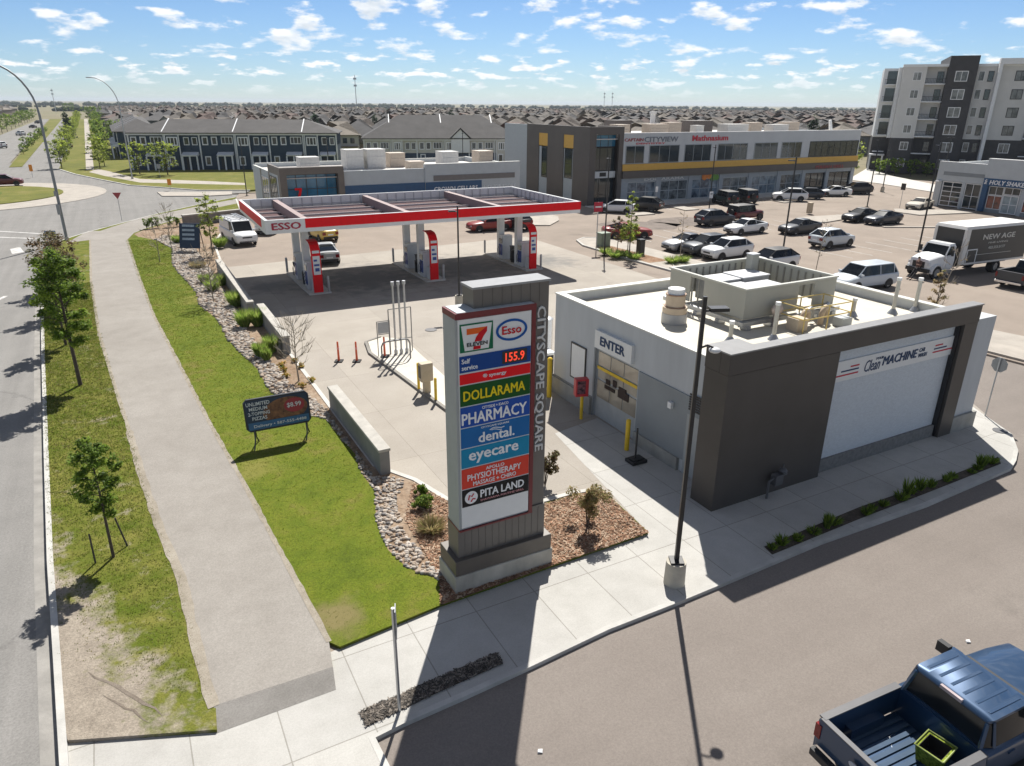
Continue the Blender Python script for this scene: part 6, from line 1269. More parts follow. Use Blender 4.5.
person('person in dark clothes leaning back on the front bumper of the box truck', fr, TH+R_(176), dict(pelvis=(-.45,0,.82),chest=(-.52,0,1.22),neck=(-.50,0,1.42),head=(-.46,0,1.52),shL=(-.50,.19,1.36),elL=(-.40,.24,1.10),wrL=(-.22,.12,1.14),shR=(-.50,-.19,1.36),elR=(-.62,-.26,1.10),wrR=(-.60,-.20,.88),hiL=(-.42,.10,.78),knL=(-.12,.12,.46),anL=(.18,.12,.09),toL=(.34,.13,.05),hiR=(-.42,-.10,.78),knR=(-.16,-.12,.44),anR=(.10,-.13,.09),toR=(.26,-.15,.05)), TEEC, DARKC, HB)
person('person in a pale shirt and dark trousers standing at the left fuel pumps', (*G(297, 277), .13), TH+R_(10), dict(pelvis=(0,0,.92),chest=(.02,0,1.28),neck=(.02,0,1.48),head=(.05,0,1.60),shL=(.02,.19,1.42),elL=(.06,.25,1.14),wrL=(.26,.22,1.05),shR=(.02,-.19,1.42),elR=(.02,-.25,1.13),wrR=(.2,-.22,1.0),hiL=(0,.10,.88),knL=(.03,.11,.48),anL=(0,.11,.09),toL=(.15,.12,.05),hiR=(0,-.10,.88),knR=(.02,-.11,.48),anR=(-.03,-.11,.09),toR=(.12,-.13,.05)), PALEC, DENIM, HB)
# ---------------------------------------------------------------- lamps and signs
def square_lamp(label, loc, h, heads, base=True, low=None, group='black car park lamp posts', r=.062):
    t = thing('lamp_post', label, 'lamp post', loc, 0, group)
    if base: MB().tube((0,0,0),(0,0,.78),.32,.30,20).build('concrete_base', mat('lamp_base_concrete', (0.46,0.43,0.36), .85, .15, 2, .2, 16), t, smooth=40)
    z0 = .78 if base else 0
    p = MB(); p.box(-.2,-.2,z0,.2,.2,z0+.06); p.hexa([(-r,-r,z0+.06),(r,-r,z0+.06),(r,r,z0+.06),(-r,r,z0+.06)], [(-r*.8,-r*.8,h),(r*.8,-r*.8,h),(r*.8,r*.8,h),(-r*.8,r*.8,h)]); p.build('pole', BLACK, t)
    for dx, dy in heads:
        d = Vector((dx, dy, 0)).normalized(); n = Vector((-d.y, d.x, 0)); q = MB(); a = Vector((0,0,h-.38)); e = a+d*.64; s = a+d*.14
        q.hexa([s-n*.15, e-n*.15, e+n*.15, s+n*.15], [s-n*.15+Vector((0,0,.09)), e-n*.15+Vector((0,0,.09)), e+n*.15+Vector((0,0,.09)), s+n*.15+Vector((0,0,.09))]); q.tube(a, s, .035); q.build('lamp_head', BLACK, t)
    if low:
        z, dx, dy = low; d = Vector((dx, dy, 0)).normalized(); q = MB(); q.path([Vector((0,0,z)), d*.2+Vector((0,0,z+.08)), d*.36+Vector((0,0,z+.02))], .03, 6); q.build('bracket', BLACK, t)
        c = d*.40+Vector((0,0,z-.05)); q = MB(); q.ball(c, .16, 1, 1, .5, 14); q.build('globe', mat('camera_white', (0.66,0.66,0.66), .35, .05), t, smooth=60)
    return t
square_lamp('black lamp post on a pale concrete base on the sidewalk before the car wash', (*G(674, 583), .01), 8.9, [(1, .1)], low=(7.5, 1, -.05))
square_lamp('black lamp post rising behind the pylon sign', (*G(459.5, 306),), 7.0, [(-1, -.3)], base=True)
square_lamp('tall black lamp post rising behind the car wash roof screen', (*G(781, 264),), 9.4, [(-1, 0)], base=False)
square_lamp('black lamp post with a small white notice in front of the retail block', (*G(708, 219),), 9.0, [(0, 1)], base=False)
square_lamp('black lamp post at the entrance end of the planted island', (*G(604, 256),), 9.2, [(0, 1)], base=False)
square_lamp('black lamp post between the box truck and the dark car pair', (*G(918, 252),), 10.4, [(0, 1)], base=False)
square_lamp('black lamp post behind the dark car pair', (*G(867, 207),), 9.4, [(0, 1)], base=False)
square_lamp('lamp post with white notice near the apartment block', (*G(882, 192),), 7.0, [(0, 1)], base=True)
square_lamp('double headed lamp post in front of the apartment block', (*G(940, 190),), 9.0, [(1, 0), (-1, 0)], base=False)
square_lamp('black lamp post at the back left of the liquor store', (*G(247, 196),), 7.6, [(1, 0)], base=False)
square_lamp('thin lamp post by the cream townhouse row behind the liquor store', (*W(30, 116),), 8.5, [(0, 1)], base=False)
square_lamp('thin lamp post standing behind the right half of the liquor store roof', (*W(54, 118),), 9.0, [(0, 1)], base=False)
nt_ = thing('post_notice', 'small white notice fixed to the lamp post in front of the retail block', 'notice', (*G(708, 219), 2.6), TH); MB().box(-.28,-.16,0,.28,-.11,.8).build('plate', WHITE, nt_); MB().box(-.18,-.165,.45,.18,-.161,.6).build('print', MGREY, nt_)
def cobra(label, loc, h, ang, reach, m, r=.11):
    t = thing('street_lamp', label, 'street lamp', loc, 0, 'curved arm street lamps'); d = Vector((math.cos(ang), math.sin(ang), 0))
    pts = [Vector((0,0,0)), Vector((0,0,h*.4)), Vector((0,0,h*.72))]+[d*(reach*(1-math.cos(a)))*.95+Vector((0,0,h*.72+(h*.28)*math.sin(a))) for a in np.linspace(.2, math.pi/2, 9)]
    MB().path(pts, [r, r*.9, r*.75]+[r*.6]*9, 8).build('pole', m, t, smooth=50); e = pts[-1]
    q = MB(); n = Vector((-d.y, d.x, 0)); q.hexa([e-n*.12-d*.1-Vector((0,0,.1)), e+d*.7-n*.16-Vector((0,0,.1)), e+d*.7+n*.16-Vector((0,0,.1)), e+n*.12-d*.1-Vector((0,0,.1))], [e-n*.12-d*.1+Vector((0,0,.06)), e+d*.7-n*.12+Vector((0,0,.04)), e+d*.7+n*.12+Vector((0,0,.04)), e+n*.12-d*.1+Vector((0,0,.06))]); q.build('lamp_head', m, t)
    MB().tube((0,0,-.05),(0,0,.35),.2,n=10).build('base', CONC, t)
    return t
POLEG = mat('pole_galvanised', (0.24,0.25,0.26), .5, .12, 2, metal=.4)
cb = cobra('tall galvanised curved street lamp at the near corner of the roundabout', (*G(67, 240, .1), .1), 16.6, R_(205), 3.7, POLEG, .15)
MB().box(-.2,-.28,2.6,.12,-.14,3.6).box(-.14,-.26,4.4,.1,-.13,4.9).build('control_box', mat('control_box_grey', (0.3,0.3,0.3), .5, .1), cb)
cobra('galvanised curved street lamp on the far verge before the navy townhouses', (*G(132.5, 179), 0), 17.2, R_(200), 3.9, mat('pole_pale', (0.42,0.43,0.44), .5, .1, metal=.3), .13)
def post_sign(label, loc, h, board, m, rot, pm=STEEL, pr=.035, cat='sign', text=None, name='road_sign', tm=None, group=None, bar=False):
    t = thing(name, label, cat, loc, rot, group); MB().tube((0,0,0),(0,0,h),pr,n=8).build('post', pm, t)
    b = MB()
    if board[0] == 'tri': w = board[1]; b.hexa([(-w,-.06,h),(0,-.06,h-1.6*w),(0,-.04,h-1.6*w),(-w,-.04,h)], [(w,-.06,h),(.001,-.06,h-1.6*w),(.001,-.04,h-1.6*w),(w,-.04,h)])
    elif board[0] == 'oct': w = board[1]; b.loft([[(w*math.cos(a), y, h-w+w*math.sin(a)) for a in np.linspace(math.pi/8, 2*math.pi+math.pi/8, 9)[:-1]] for y in (-.06, -.04)])
    else: w, hh = board[1:3]; b.box(-w/2,-.06,h-hh,w/2,-.04,h)
    o = b.build('board', m, t)
    if bar: MB().box(-board[1]*.36, -.065, h-board[2]*.58, board[1]*.36, -.061, h-board[2]*.42).build('white_bar', WHITE, o)
    if text: lettering('lettering', text, tm or WHITE, o, -board[1]*.36, board[1]*.36, h-board[2]*.72 if len(board) > 2 else h-board[1]*1.2, h-board[2]*.28 if len(board) > 2 else h-board[1]*.8, -.061, bold=.02, depth=.004)
    return t
GBACK = mat('sign_back_grey', (0.25,0.26,0.27), .5, .1, metal=.3)
yt = post_sign('red and white yield triangle on a thin post by the roundabout verge', (*G(122, 221, .1), .1), 3.3, ('tri', .48), mat('yield_red', (0.34,0.05,0.05), .5, .1), R_(15)); 
post_sign('slim grey sign post seen edge on at the sidewalk beside the gravel strip', (*G(399.5, 711), .01), 3.0, ('rect', .32, .75), GBACK, R_(98), pr=.04)
post_sign('small blue street name sign beside the tall street lamp', (*G(53, 246, .1), .1), 1.5, ('rect', 1.0, .55), mat('sign_blue', (0.03,0.16,0.42), .5, .1), R_(10))
post_sign('red do not enter sign at the tip of the planted island', (*G(596, 251), .12), 4.6, ('rect', .9, .9), mat('sign_red_paint', (0.50,0.02,0.05), .5, .1), TH-R_(10), pr=.05, bar=True)
post_sign('round topped grey sign on a thin post at the right kerb bend', (*G(985, 416), .01), 2.9, ('oct', .36), GBACK, R_(120), pr=.035)
post_sign('small grey sign on a post before the cream coupe', (*G(899.5, 208),), 3.4, ('rect', .7, .9), DGREY, TH-R_(90))
post_sign('orange construction sign on the splitter island of the roundabout', (*G(170.5, 190), .03), 1.7, ('rect', .6, .95), mat('sign_orange', (0.75,0.25,0.01), .5, .1), R_(10))
post_sign('orange construction sign at the mouth of the side street', (*G(33, 178, -.1), -.1), 2.4, ('rect', .6, 1.2), mat('sign_orange', (0.75,0.25,0.01), .5, .1), R_(10))
post_sign('small grey sign on the grass before the navy townhouses', (*G(160.5, 178.5),), 2.6, ('rect', .7, .8), GBACK, R_(10))
post_sign('small white disabled parking sign on a post by the shop fronts', (*G(655, 209), .12), 2.9, ('rect', .45, .7), WHITE, TH)
for i, (px, py, lab) in enumerate(((339, 361.5, 'left one of three orange delineator posts on the forecourt'), (357, 361.5, 'middle one of three orange delineator posts on the forecourt'), (385, 358.5, 'orange delineator post standing on the service pad'))):
    t = thing('delineator_post', lab, 'delineator', (*G(px, py), .005 if i < 2 else .125), 0, 'orange delineator posts'); MB().box(-.22,-.22,0,.22,.22,.06).build('foot', RUBBER, t); MB().tube((0,0,.06),(0,0,1.12),.065,.05,10).ball((0,0,1.12),.055).build('tube', ORANGE, t, smooth=50); MB().tube((0,0,.72),(0,0,.84),.068,n=10).build('reflective_band', mat('band_pink', (0.85,0.35,0.3), .4, .1), t)
def bollard(label, loc, h, m=YELLOW, r=.09): return tag(MB().tube((0,0,0),(0,0,h),r,n=14).ball((0,0,h),r,1,1,.6).build('yellow_bollard', m, loc=loc, smooth=50), label, 'bollard', 'yellow bollards')
bollard('slim yellow bollard left of the beige payment cabinet', (*G(419, 391), .12), 1.35, r=.07); bollard('short yellow bollard right of the beige payment cabinet', (*G(436, 402), .12), 1.1, r=.07)
bollard('yellow bollard right of the car wash entrance', (*G(626.5, 450), .01), 1.35, r=.10); bollard('yellow bollard at the back left corner of the car wash', (*G(549, 397), .01), 2.0, r=.12)
t = thing('payment_cabinet', 'beige payment cabinet on a narrow stem between two yellow bollards', 'cabinet', (*G(427, 394), .12), TH)
MB().box(-.16,-.14,0,.16,.14,.6).build('stem', mat('cabinet_beige', (0.48,0.40,0.28), .6, .08), t); MB().box(-.34,-.2,.6,.30,.22,1.55).build('housing', mat('cabinet_beige', (0.48,0.40,0.28), .6, .08), t, bevel=.04); MB().box(-.37,-.12,.8,-.341,.14,1.4).build('screen', BLACK, t)
t = thing('vent_pipe_rack', 'three tall steel vent pipes in a rack on the service pad', 'vent pipes', (*G(402, 355), .12), TH)
for i in range(3): MB().tube((-.35+i*.33,0,0),(-.35+i*.33,0,4.0),.055,n=10).tube((-.35+i*.33,0,4.0),(-.35+i*.33,0,4.2),.10,n=10).tube((-.35+i*.33,0,0),(-.35+i*.33,0,.25),.1,n=10).build('vent_pipe', STEEL, t, smooth=50)
f = MB()
for x in (-.62, .72): f.tube((x,.2,0),(x,.2,2.6 if x > 0 else 2.6),.03,n=6)
for z in (2.6, .8): f.tube((-.62,.2,z),(.72,.2,z),.028,n=6)
for x in (-1.35, -.62): f.tube((x,.1,0),(x,.1,2.0),.025,n=6)
for z in (2.0, 1.25): f.tube((-1.35,.1,z),(-.62,.1,z),.025,n=6)
f.build('rack_frame', mat('rack_grey', (0.22,0.22,0.22), .5, .1, metal=.4), t); MB().box(-1.3,.09,1.3,-.66,.11,1.95).build('mesh_sign', mat('notice_grey', (0.42,0.42,0.42), .6, .1), t)
t = tag(MB().path([(-.9,0,0),(-.9,0,.9),(-.8,0,1.1),(-.6,0,1.16),(.45,0,1.16),(.65,0,1.1),(.75,0,.9),(.75,0,0)], .045, 8).build('hoop_guard', mat('rack_grey', (0.22,0.22,0.22), .5, .1, metal=.4), loc=(*G(398, 362), .12), rot=TH, smooth=50), 'bent grey steel hoop guard in front of the three vent pipes', 'guard rail')
# car wash pay stand, stanchion, vacuum bay
t = thing('pay_station', 'red pay station on a yellow post beside the car wash entrance', 'pay station', (*G(581, 419), .01), TH-R_(18)); MB().tube((0,0,0),(0,0,1.2),.075,n=12).build('post', YELLOW, t, smooth=50); MB().box(-.36,-.16,1.15,.26,.22,2.0).build('housing', mat('station_red', (0.48,0.03,0.04), .4, .08), t, bevel=.04); MB().box(-.28,-.172,1.3,.10,-.161,1.92).build('screen', mat('station_screen', (0.07,0.07,0.10), .2, .8, 9, col2=(0.3,0.12,0.14)), t)
t = thing('entry_stanchion', 'black weighted stand with a thin pole right of the car wash entrance', 'stand', (*G(636, 462), .01), TH); MB().box(-.36,-.28,0,.36,.28,.14).box(-.26,-.2,.14,.26,.2,.2).build('base', BLACK, t, bevel=.02); MB().tube((-.05,0,.2),(-.05,0,1.5),.04,n=8).build('pole', BLACK, t)
t = thing('vacuum_unit', 'steel vacuum cylinder behind the pylon at the back of the car wash', 'vacuum', (*W(18.6, 30.5), 0), TH); MB().tube((0,0,.9),(0,0,3.1),.32,n=16).build('drum', CHROME, t, smooth=40); MB().box(-.3,-.3,0,.3,.3,.9).build('base', BLACK, t); MB().tube((0,0,3.1),(0,0,3.2),.34,.2,n=16).build('lid', STEEL, t, smooth=40)
t = thing('dark_bin', 'black lidded bin at the back left corner of the car wash', 'bin', (*W(17.6, 29.4), 0), TH); MB().box(-.5,-.5,0,.5,.5,1.7).build('tub', BLACK, t, bevel=.04); MB().box(-.55,-.55,1.7,.55,.55,1.85).build('lid', WHITE, t, bevel=.03)
# portable signs
def portable():
    a, b = G(257, 446, .1), G(308.5, 436, .1); d = b-a; t = thing('portable_sign', 'dark blue portable pizza sign on folding legs on the lawn', 'portable sign', (*a, .1), math.atan2(d.y, d.x)); L = d.length
    f = MB(); x0, x1, z0, z1, r = -.32, L+.18, .70, 2.06, .14
    pts = [(x0+r, z0), (x1-r, z0), (x1, z0+r), (x1, z1-r), (x1-r, z1), (x0+r, z1), (x0, z1-r), (x0, z0+r)]
    def y(z): return -.06+.16*(z-z0)     # leaning face
    f.loft([[(x, y(z)-.05, z) for x, z in pts], [(x, y(z)+.05, z) for x, z in pts]]); fo = f.build('board', mat('portable_black', (0.02,0.022,0.03), .5, .1), t)
    def fl(u0, u1, v0, v1, m, nm, off):
        return MB().add([(u0, y(v0)-off, v0), (u1, y(v0)-off, v0), (u1, y(v1)-off, v1), (u0, y(v1)-off, v1)], [(0,1,2,3)]).build(nm, m, fo)
    fl(x0+.06, x1-.06, z0+.06, z1-.06, mat('portable_navy', (0.012,0.03,0.065), .4, .1), 'face', .055); fl(x0+.10, x1-.08, z0+.08, z0+.38, mat('portable_strip', (0.03,0.12,0.25), .4, .15), 'phone_strip', .060)
    q = MB(); c = (x1-1.0, 1.42); e = [(c[0]+.92*math.cos(s), c[1]+.52*math.sin(s)+.06*math.cos(s)) for s in np.linspace(0, 2*math.pi, 28)[:-1]]; e = [(min(x, x1-.08), min(max(z, z0+.40), z1-.09)) for x, z in e]
    q.add([(x, y(z)-.062, z) for x, z in e], [tuple(range(len(e)))]); q.build('pizza_print', mat('pizza_print', (0.13,0.03,0.02), .5, .6, 7, col2=(0.30,0.13,0.05)), fo)
    q = MB(); e = [(x1-.62+.42*math.cos(s), 1.56+.30*math.sin(s)) for s in np.linspace(0, 2*math.pi, 24)[:-1]]; q.add([(x, y(z)-.068, z) for x, z in e], [tuple(range(len(e)))]); q.build('price_disc', mat('price_disc', (0.34,0.03,0.04), .5, .1), fo)
    TP = mat('letter_pale', (0.66,0.68,0.68), .5, .05)
    def lt(s, u0, u1, v0, v1, bo=.015):
        o = lettering('lettering', s, TP, fo, u0, u1, v0, v1, 0, bold=bo, depth=.005)
        for v in o.data.vertices: v.co.y += y(v.co.z)-.070
    lt('UNLIMITED', -.22, .72, 1.78, 1.93); lt('MEDIUM', -.12, .60, 1.58, 1.72); lt('2-TOPPING', -.18, .68, 1.38, 1.52); lt('PIZZAS', -.04, .55, 1.18, 1.32)
    lt('$8.99', x1-.92, x1-.34, 1.46, 1.68, .02); lt('Delivery \u2022 587-555-4488', -.02, x1-.2, .83, .98, .012)
    for x in (.0, L-.02):
        for s in (-1, 1): MB().path([(x+.02*s,0,.70),(x+.05*s,.22*s,.35),(x+.16*s,.42*s,0)], .03, 6).build('leg', mat('sign_leg', (0.06,0.06,0.065), .5, .1), t)
portable()
t = thing('sandwich_sign', 'dark folding sign board with pale writing at the far end of the lawn', 'portable sign', (*G(193, 251, .1), .1), R_(-5)); MB().hexa([(-1.0,-.5,.35),(1.0,-.5,.35),(1.0,-.4,.35),(-1.0,-.4,.35)], [(-1.0,.05,2.6),(1.0,.05,2.6),(1.0,.15,2.6),(-1.0,.15,2.6)]).build('board', mat('portable_navy', (0.012,0.03,0.065), .4, .1), t)
q = MB()
for z in (2.3, 1.9, 1.5, 1.1): q.hexa([(-.7,-.5+(z-.35)*.244-.012,z),(.5,-.5+(z-.35)*.244-.012,z),(.5,-.5+(z-.35)*.244,z),(-.7,-.5+(z-.35)*.244,z)], [(-.7,-.5+(z-.13)*.244-.012,z+.2),(.5,-.5+(z-.13)*.244-.012,z+.2),(.5,-.5+(z-.13)*.244,z+.2),(-.7,-.5+(z-.13)*.244,z+.2)])
q.build('writing', mat('chalk_blue', (0.35,0.42,0.5), .6, .3, 6), t); MB().tube((-.9,-.45,0),(-.9,-.4,.6),.04).tube((.9,-.45,0),(.9,-.4,.6),.04).tube((-.9,.5,0),(-.9,.1,2.4),.04).tube((.9,.5,0),(.9,.1,2.4),.04).build('leg_frame', BLACK, t)
# retaining walls
RW = mat('retaining_concrete', (0.23,0.225,0.215), .85, .16, 1.0, .25, 14)
for b0, b1, da, lab in ((23.7,31.1,.3,'long grey retaining wall nearest the pylon sign, between rock bed and forecourt'),(39.8,47.6,0,'middle grey retaining wall behind the round green shrubs'),(48.4,63.8,-.5,'far grey retaining wall running towards the white van')):
    t = thing('retaining_wall', lab, 'retaining wall', W(7.05+da, b0), TH, 'retaining walls along the forecourt'); MB().box(-.2,0,-.1,.2,b1-b0,1.08).build('wall', RW, t, bevel=.02); MB().box(-.24,-.03,1.08,.24,b1-b0+.03,1.2).build('cap', CONC, t, bevel=.02)
t = thing('low_wall', 'low stone screen wall at the head of the pathway', 'wall', (*G(184, 226, .1), .1), R_(48)); MB().box(0,-.25,0,11,.25,1.1).build('wall', mat('stone_screen', (0.24,0.22,0.20), .9, .2, 2, .3, 9), t); MB().box(-.05,-.3,1.1,11.05,.3,1.25).build('cap', CONC, t)
for px, py, lab in ((668-9, 248+14, 'dark square bin on the planted island'),): 
    t = thing('island_bin', 'dark brown waste bin on the planted island', 'bin', (*G(640, 255.5), .12), TH); MB().box(-.3,-.3,0,.3,.3,1.35).build('body', DGREY, t, bevel=.03); MB().box(-.34,-.34,1.35,.34,.34,1.45).build('lid', BLACK, t)
tag(MB().box(-.3,-.25,0,.3,.25,1.3).box(-.33,-.28,1.3,.33,.28,1.38).build('utility_pedestal', mat('pedestal_beige', (0.46,0.38,0.27), .6, .1), loc=(*G(809, 214), .12), rot=TH), 'tan utility pedestal on the kerbed island in mid car park', 'pedestal')
tag(MB().box(-.55,-.45,0,.55,.45,1.25).box(-.6,-.5,1.25,.6,.5,1.35).build('utility_box', mat('utility_green', (0.19,0.24,0.18), .6, .1), loc=(*G(603, 247), .12), rot=TH), 'green grey utility box beside the lamp post on the planted island', 'utility box')
tag(MB().tube((0,0,0),(0,0,.02),.3,n=20).build('manhole_cover', mat('cast_iron', (0.10,0.10,0.105), .6, .2, 8), loc=(*G(1000, 431), .008)), 'round dark iron cover set in the sidewalk at the kerb bend', 'manhole cover')
tag(MB().tube((0,0,0),(0,0,.02),.38,n=20).build('manhole_cover', mat('cast_iron', (0.10,0.10,0.105), .6, .2, 8), loc=(*G(431, 330), .012)), 'round iron cover in the forecourt right of the vent pipes', 'manhole cover')
for px, py, z in ((968, 642, -.1), (293, 325, .12), (540, 752, -.1)):
    tag(MB().hexa([(-.06,-.04,0),(.06,-.03,0),(.05,.05,0),(-.05,.04,0)], [(-.05,-.03,.04),(.05,-.04,.02),(.06,.04,.05),(-.04,.05,.03)]).build('litter', WHITE, loc=(*G(px, py, z), z+.004)), {968:'white scrap of litter on the asphalt above the blue pickup',293:'pale scrap of litter in the planting bed near the left pumps',540:'tiny white scrap of litter on the shaded drive near the bottom edge'}[px], 'litter')

# ---------------------------------------------------------------- trees and planting
def leafmat(n, c): 
    m = mat(n, [min(1, x*1.5) for x in c], .6, .3, 2.5, spec=.25, trans=.55); return m
LF = {'green': [leafmat('leaf_green_light', (0.17,0.235,0.03)), leafmat('leaf_green_mid', (0.105,0.165,0.02)), leafmat('leaf_green_dark', (0.06,0.10,0.016))],
      'yellow': [leafmat('leaf_yellow_light', (0.26,0.31,0.05)), leafmat('leaf_yellow_mid', (0.17,0.21,0.035)), leafmat('leaf_olive', (0.10,0.12,0.025))],
      'bronze': [leafmat('leaf_bronze', (0.14,0.095,0.05)), leafmat('leaf_bronze_dark', (0.08,0.055,0.03)), leafmat('leaf_bronze_olive', (0.13,0.125,0.05))],
      'straw': [leafmat('leaf_straw', (0.30,0.24,0.12)), leafmat('leaf_straw_dark', (0.19,0.14,0.075)), leafmat('leaf_straw_olive', (0.17,0.165,0.06))],
      'spruce': [leafmat('spruce_mid', (0.03,0.055,0.028)), leafmat('spruce_dark', (0.018,0.035,0.02))],
      'grassy': [leafmat('tuft_green', (0.18,0.26,0.045)), leafmat('tuft_mid', (0.13,0.20,0.035)), leafmat('tuft_yellow', (0.28,0.32,0.09))]}
BARK = mat('bark', (0.085,0.065,0.05), .9, .25, 6, .3, 20); BARKP = mat('bark_pale', (0.30,0.26,0.21), .9, .2, 6)
def tree_parts(h, cb, cr, n_limb, leaves, lsize, mats, seed, trunk_r=.09, shape='oval', lean=.0, bark=None, clumps=None):
    """returns builders for trunk+limbs and for a crown of separate leaf quads gathered in clumps along the limbs"""
    rng = random.Random(seed); tr = MB(); cr_ = MB()
    top = Vector((lean*h, 0, h*.93)); bend = [Vector((0,0,-.1)), Vector((lean*h*.25+rng.uniform(-.04,.04), rng.uniform(-.05,.05), h*.3)), Vector((lean*h*.6, rng.uniform(-.08,.08), h*.62)), top]
    tr.path(bend, [trunk_r, trunk_r*.8, trunk_r*.5, .012], 8)
    def onaxis(z):
        for i in range(3):
            if bend[i+1].z >= z: f = (z-bend[i].z)/(bend[i+1].z-bend[i].z); return bend[i].lerp(bend[i+1], f)
        return top
    cl = []
    for i in range(n_limb):
        f = (i+.5)/n_limb; z = cb*.9+(h*.86-cb*.9)*f; a = i*2.4+rng.uniform(-.5,.5); g = (z-cb)/(h-cb)
        rad = cr*((math.sin(math.pi*min(1, max(.06, g*.86+.16)))**.7) if shape == 'oval' else (1-g)*1.0+.08)*rng.uniform(.75,1.12)
        p = onaxis(z); rise = .55*rad if shape == 'oval' else .1*rad
        e = p+Vector((math.cos(a)*rad, math.sin(a)*rad, rise)); m = p.lerp(e, .5)+Vector((0,0,.12*rad))
        tr.path([p, m, e], [max(.012, trunk_r*.32*(1-g*.5)), max(.011, trunk_r*.18), .007], 5)
        if leaves < 100:
            for _ in range(5):
                q0 = p.lerp(e, rng.uniform(.25,.95)); q1 = q0+Vector((math.cos(a)*rad*rng.uniform(.1,.5)+rng.gauss(0,.12), math.sin(a)*rad*rng.uniform(.1,.5)+rng.gauss(0,.12), rad*rng.uniform(.3,.8))); tr.path([q0, q0.lerp(q1,.5)+Vector((0,0,-.03)), q1], [.013, .010, .006], 4)
        for s in (.45, .7, .9, 1.0): cl.append((p.lerp(e, s)+Vector((rng.gauss(0,.1)*rad, rng.gauss(0,.1)*rad, rng.gauss(0,.1)*rad)), .34*cr*rng.uniform(.5,1.0)))
    cl.append((top, .25*cr))
    per = max(1, leaves//len(cl))
    for c, r in cl:
        mi = rng.choices(range(len(mats)), [3,4,2][:len(mats)])[0]
        for _ in range(int(per*rng.uniform(.4,1.6))):
            d = Vector((rng.gauss(0,1), rng.gauss(0,1), rng.gauss(0,1))); d = d.normalized()*r*rng.random()**.5; d.z *= .8
            p = c+d; u = Vector((rng.gauss(0,1), rng.gauss(0,1), rng.gauss(0,.5))).normalized(); v = u.cross(Vector((rng.gauss(0,.4), rng.gauss(0,.4), 1)).normalized()).normalized(); s = lsize*rng.uniform(.6,1.3)
            cr_.cur = mi if rng.random() < .75 else rng.randrange(len(mats))
            cr_.add([p-u*s, p-v*s*.55, p+u*s, p+v*s*.55], [(0,1,2,3)])
    return tr, cr_
def tree(name, label, loc, mats, bark=None, group=None, cat='tree', **k):
    t = thing(name, label, cat, loc, 0, group); a, b = tree_parts(mats=mats, **k); a.build('trunk', bark or BARK, t, smooth=60)
    if b.f: b.build('crown', mats, t)
    return t
GZ = .1
tree('street_tree', 'leafy green street tree on the verge, the nearer of the full sized ones', (*G(80.5, 385, GZ), GZ), LF['green'], h=7.3, cb=2.3, cr=1.15, n_limb=28, leaves=8500, lsize=.085, seed=21, trunk_r=.10)
tree('street_tree', 'second green street tree on the verge, behind the leafy one', (*G(66, 345, GZ), GZ), LF['green'], h=5.2, cb=1.7, cr=.95, n_limb=18, leaves=3400, lsize=.09, seed=22, trunk_r=.08)
tree('street_tree', 'bronze leaved tree on the verge below the tall street lamp', (*G(66, 312, GZ), GZ), LF['bronze'], h=4.4, cb=1.0, cr=1.5, n_limb=18, leaves=3000, lsize=.1, seed=23, trunk_r=.08)
tree('street_tree', 'second bronze leaved tree at the corner by the tall street lamp', (*G(62, 288, GZ), GZ), LF['bronze'], h=4.4, cb=.9, cr=1.6, n_limb=16, leaves=2600, lsize=.11, seed=24, trunk_r=.08)
st = tree('young_tree', 'small staked green tree on the worn verge near the street corner', (*G(113.5, 557, GZ), GZ), LF['green'], h=4.4, cb=1.6, cr=.62, n_limb=24, leaves=4600, lsize=.058, seed=25, trunk_r=.05)
for px, py, lx in ((95.5, 563, .02), (128, 546, -.22)): tag(MB().tube((0,0,-.1),(lx,0,1.05),.028,n=8).build('tree_stake', mat('stake_wood', (0.075,0.065,0.05), .8, .2), loc=(*G(px, py, GZ), GZ)), 'dark tree stake left of the small verge tree' if px < 100 else 'dark leaning tree stake right of the small verge tree', 'stake')
for px, py, h, sd, lab, n in ((299, 381, 3.6, 31, 'bare pale young tree beside the orange flower clumps', 26), (214, 303, 4.4, 32, 'bare pale young tree behind the middle retaining wall', 30), (172, 252, 5.0, 33, 'thin bare tree left of the dark folding sign', 18), (160, 262, 3.0, 38, 'small leaning bare sapling at the tip of the rock bed', 8)):
    tree('bare_tree', lab, (*G(px, py, GZ), GZ), LF['straw'], BARKP, h=h, cb=.8, cr=1.0, n_limb=n, leaves=70, lsize=.05, seed=sd, trunk_r=.045)
tree('young_tree', 'pale lime green young tree between the folding sign and the white van', (*G(213, 255, GZ), GZ), LF['yellow'], h=6.0, cb=1.6, cr=1.0, n_limb=20, leaves=1200, lsize=.13, seed=34, trunk_r=.07)
tree('young_tree', 'slim yellow green columnar tree on the planted island', (*G(629, 258), .12), LF['yellow'], h=6.4, cb=1.5, cr=.6, n_limb=18, leaves=650, lsize=.13, seed=35, trunk_r=.06)
tree('young_tree', 'bushy orange green young tree at the foot of the columnar tree on the planted island', (*G(627.5, 255), .12), LF['yellow'], h=3.0, cb=1.0, cr=1.0, n_limb=14, leaves=900, lsize=.13, seed=36, trunk_r=.05)
tree('young_tree', 'small bronze sapling left of the columnar tree on the planted island', (*G(617, 253), .12), LF['bronze'], h=3.6, cb=.9, cr=.6, n_limb=12, leaves=500, lsize=.12, seed=37, trunk_r=.04)
tree('bare_tree', 'thin bare sapling at the near end of the planted island', (*G(680, 258), .12), LF['straw'], BARKP, h=4.6, cb=1.0, cr=.5, n_limb=10, leaves=0, lsize=.1, seed=39, trunk_r=.04)
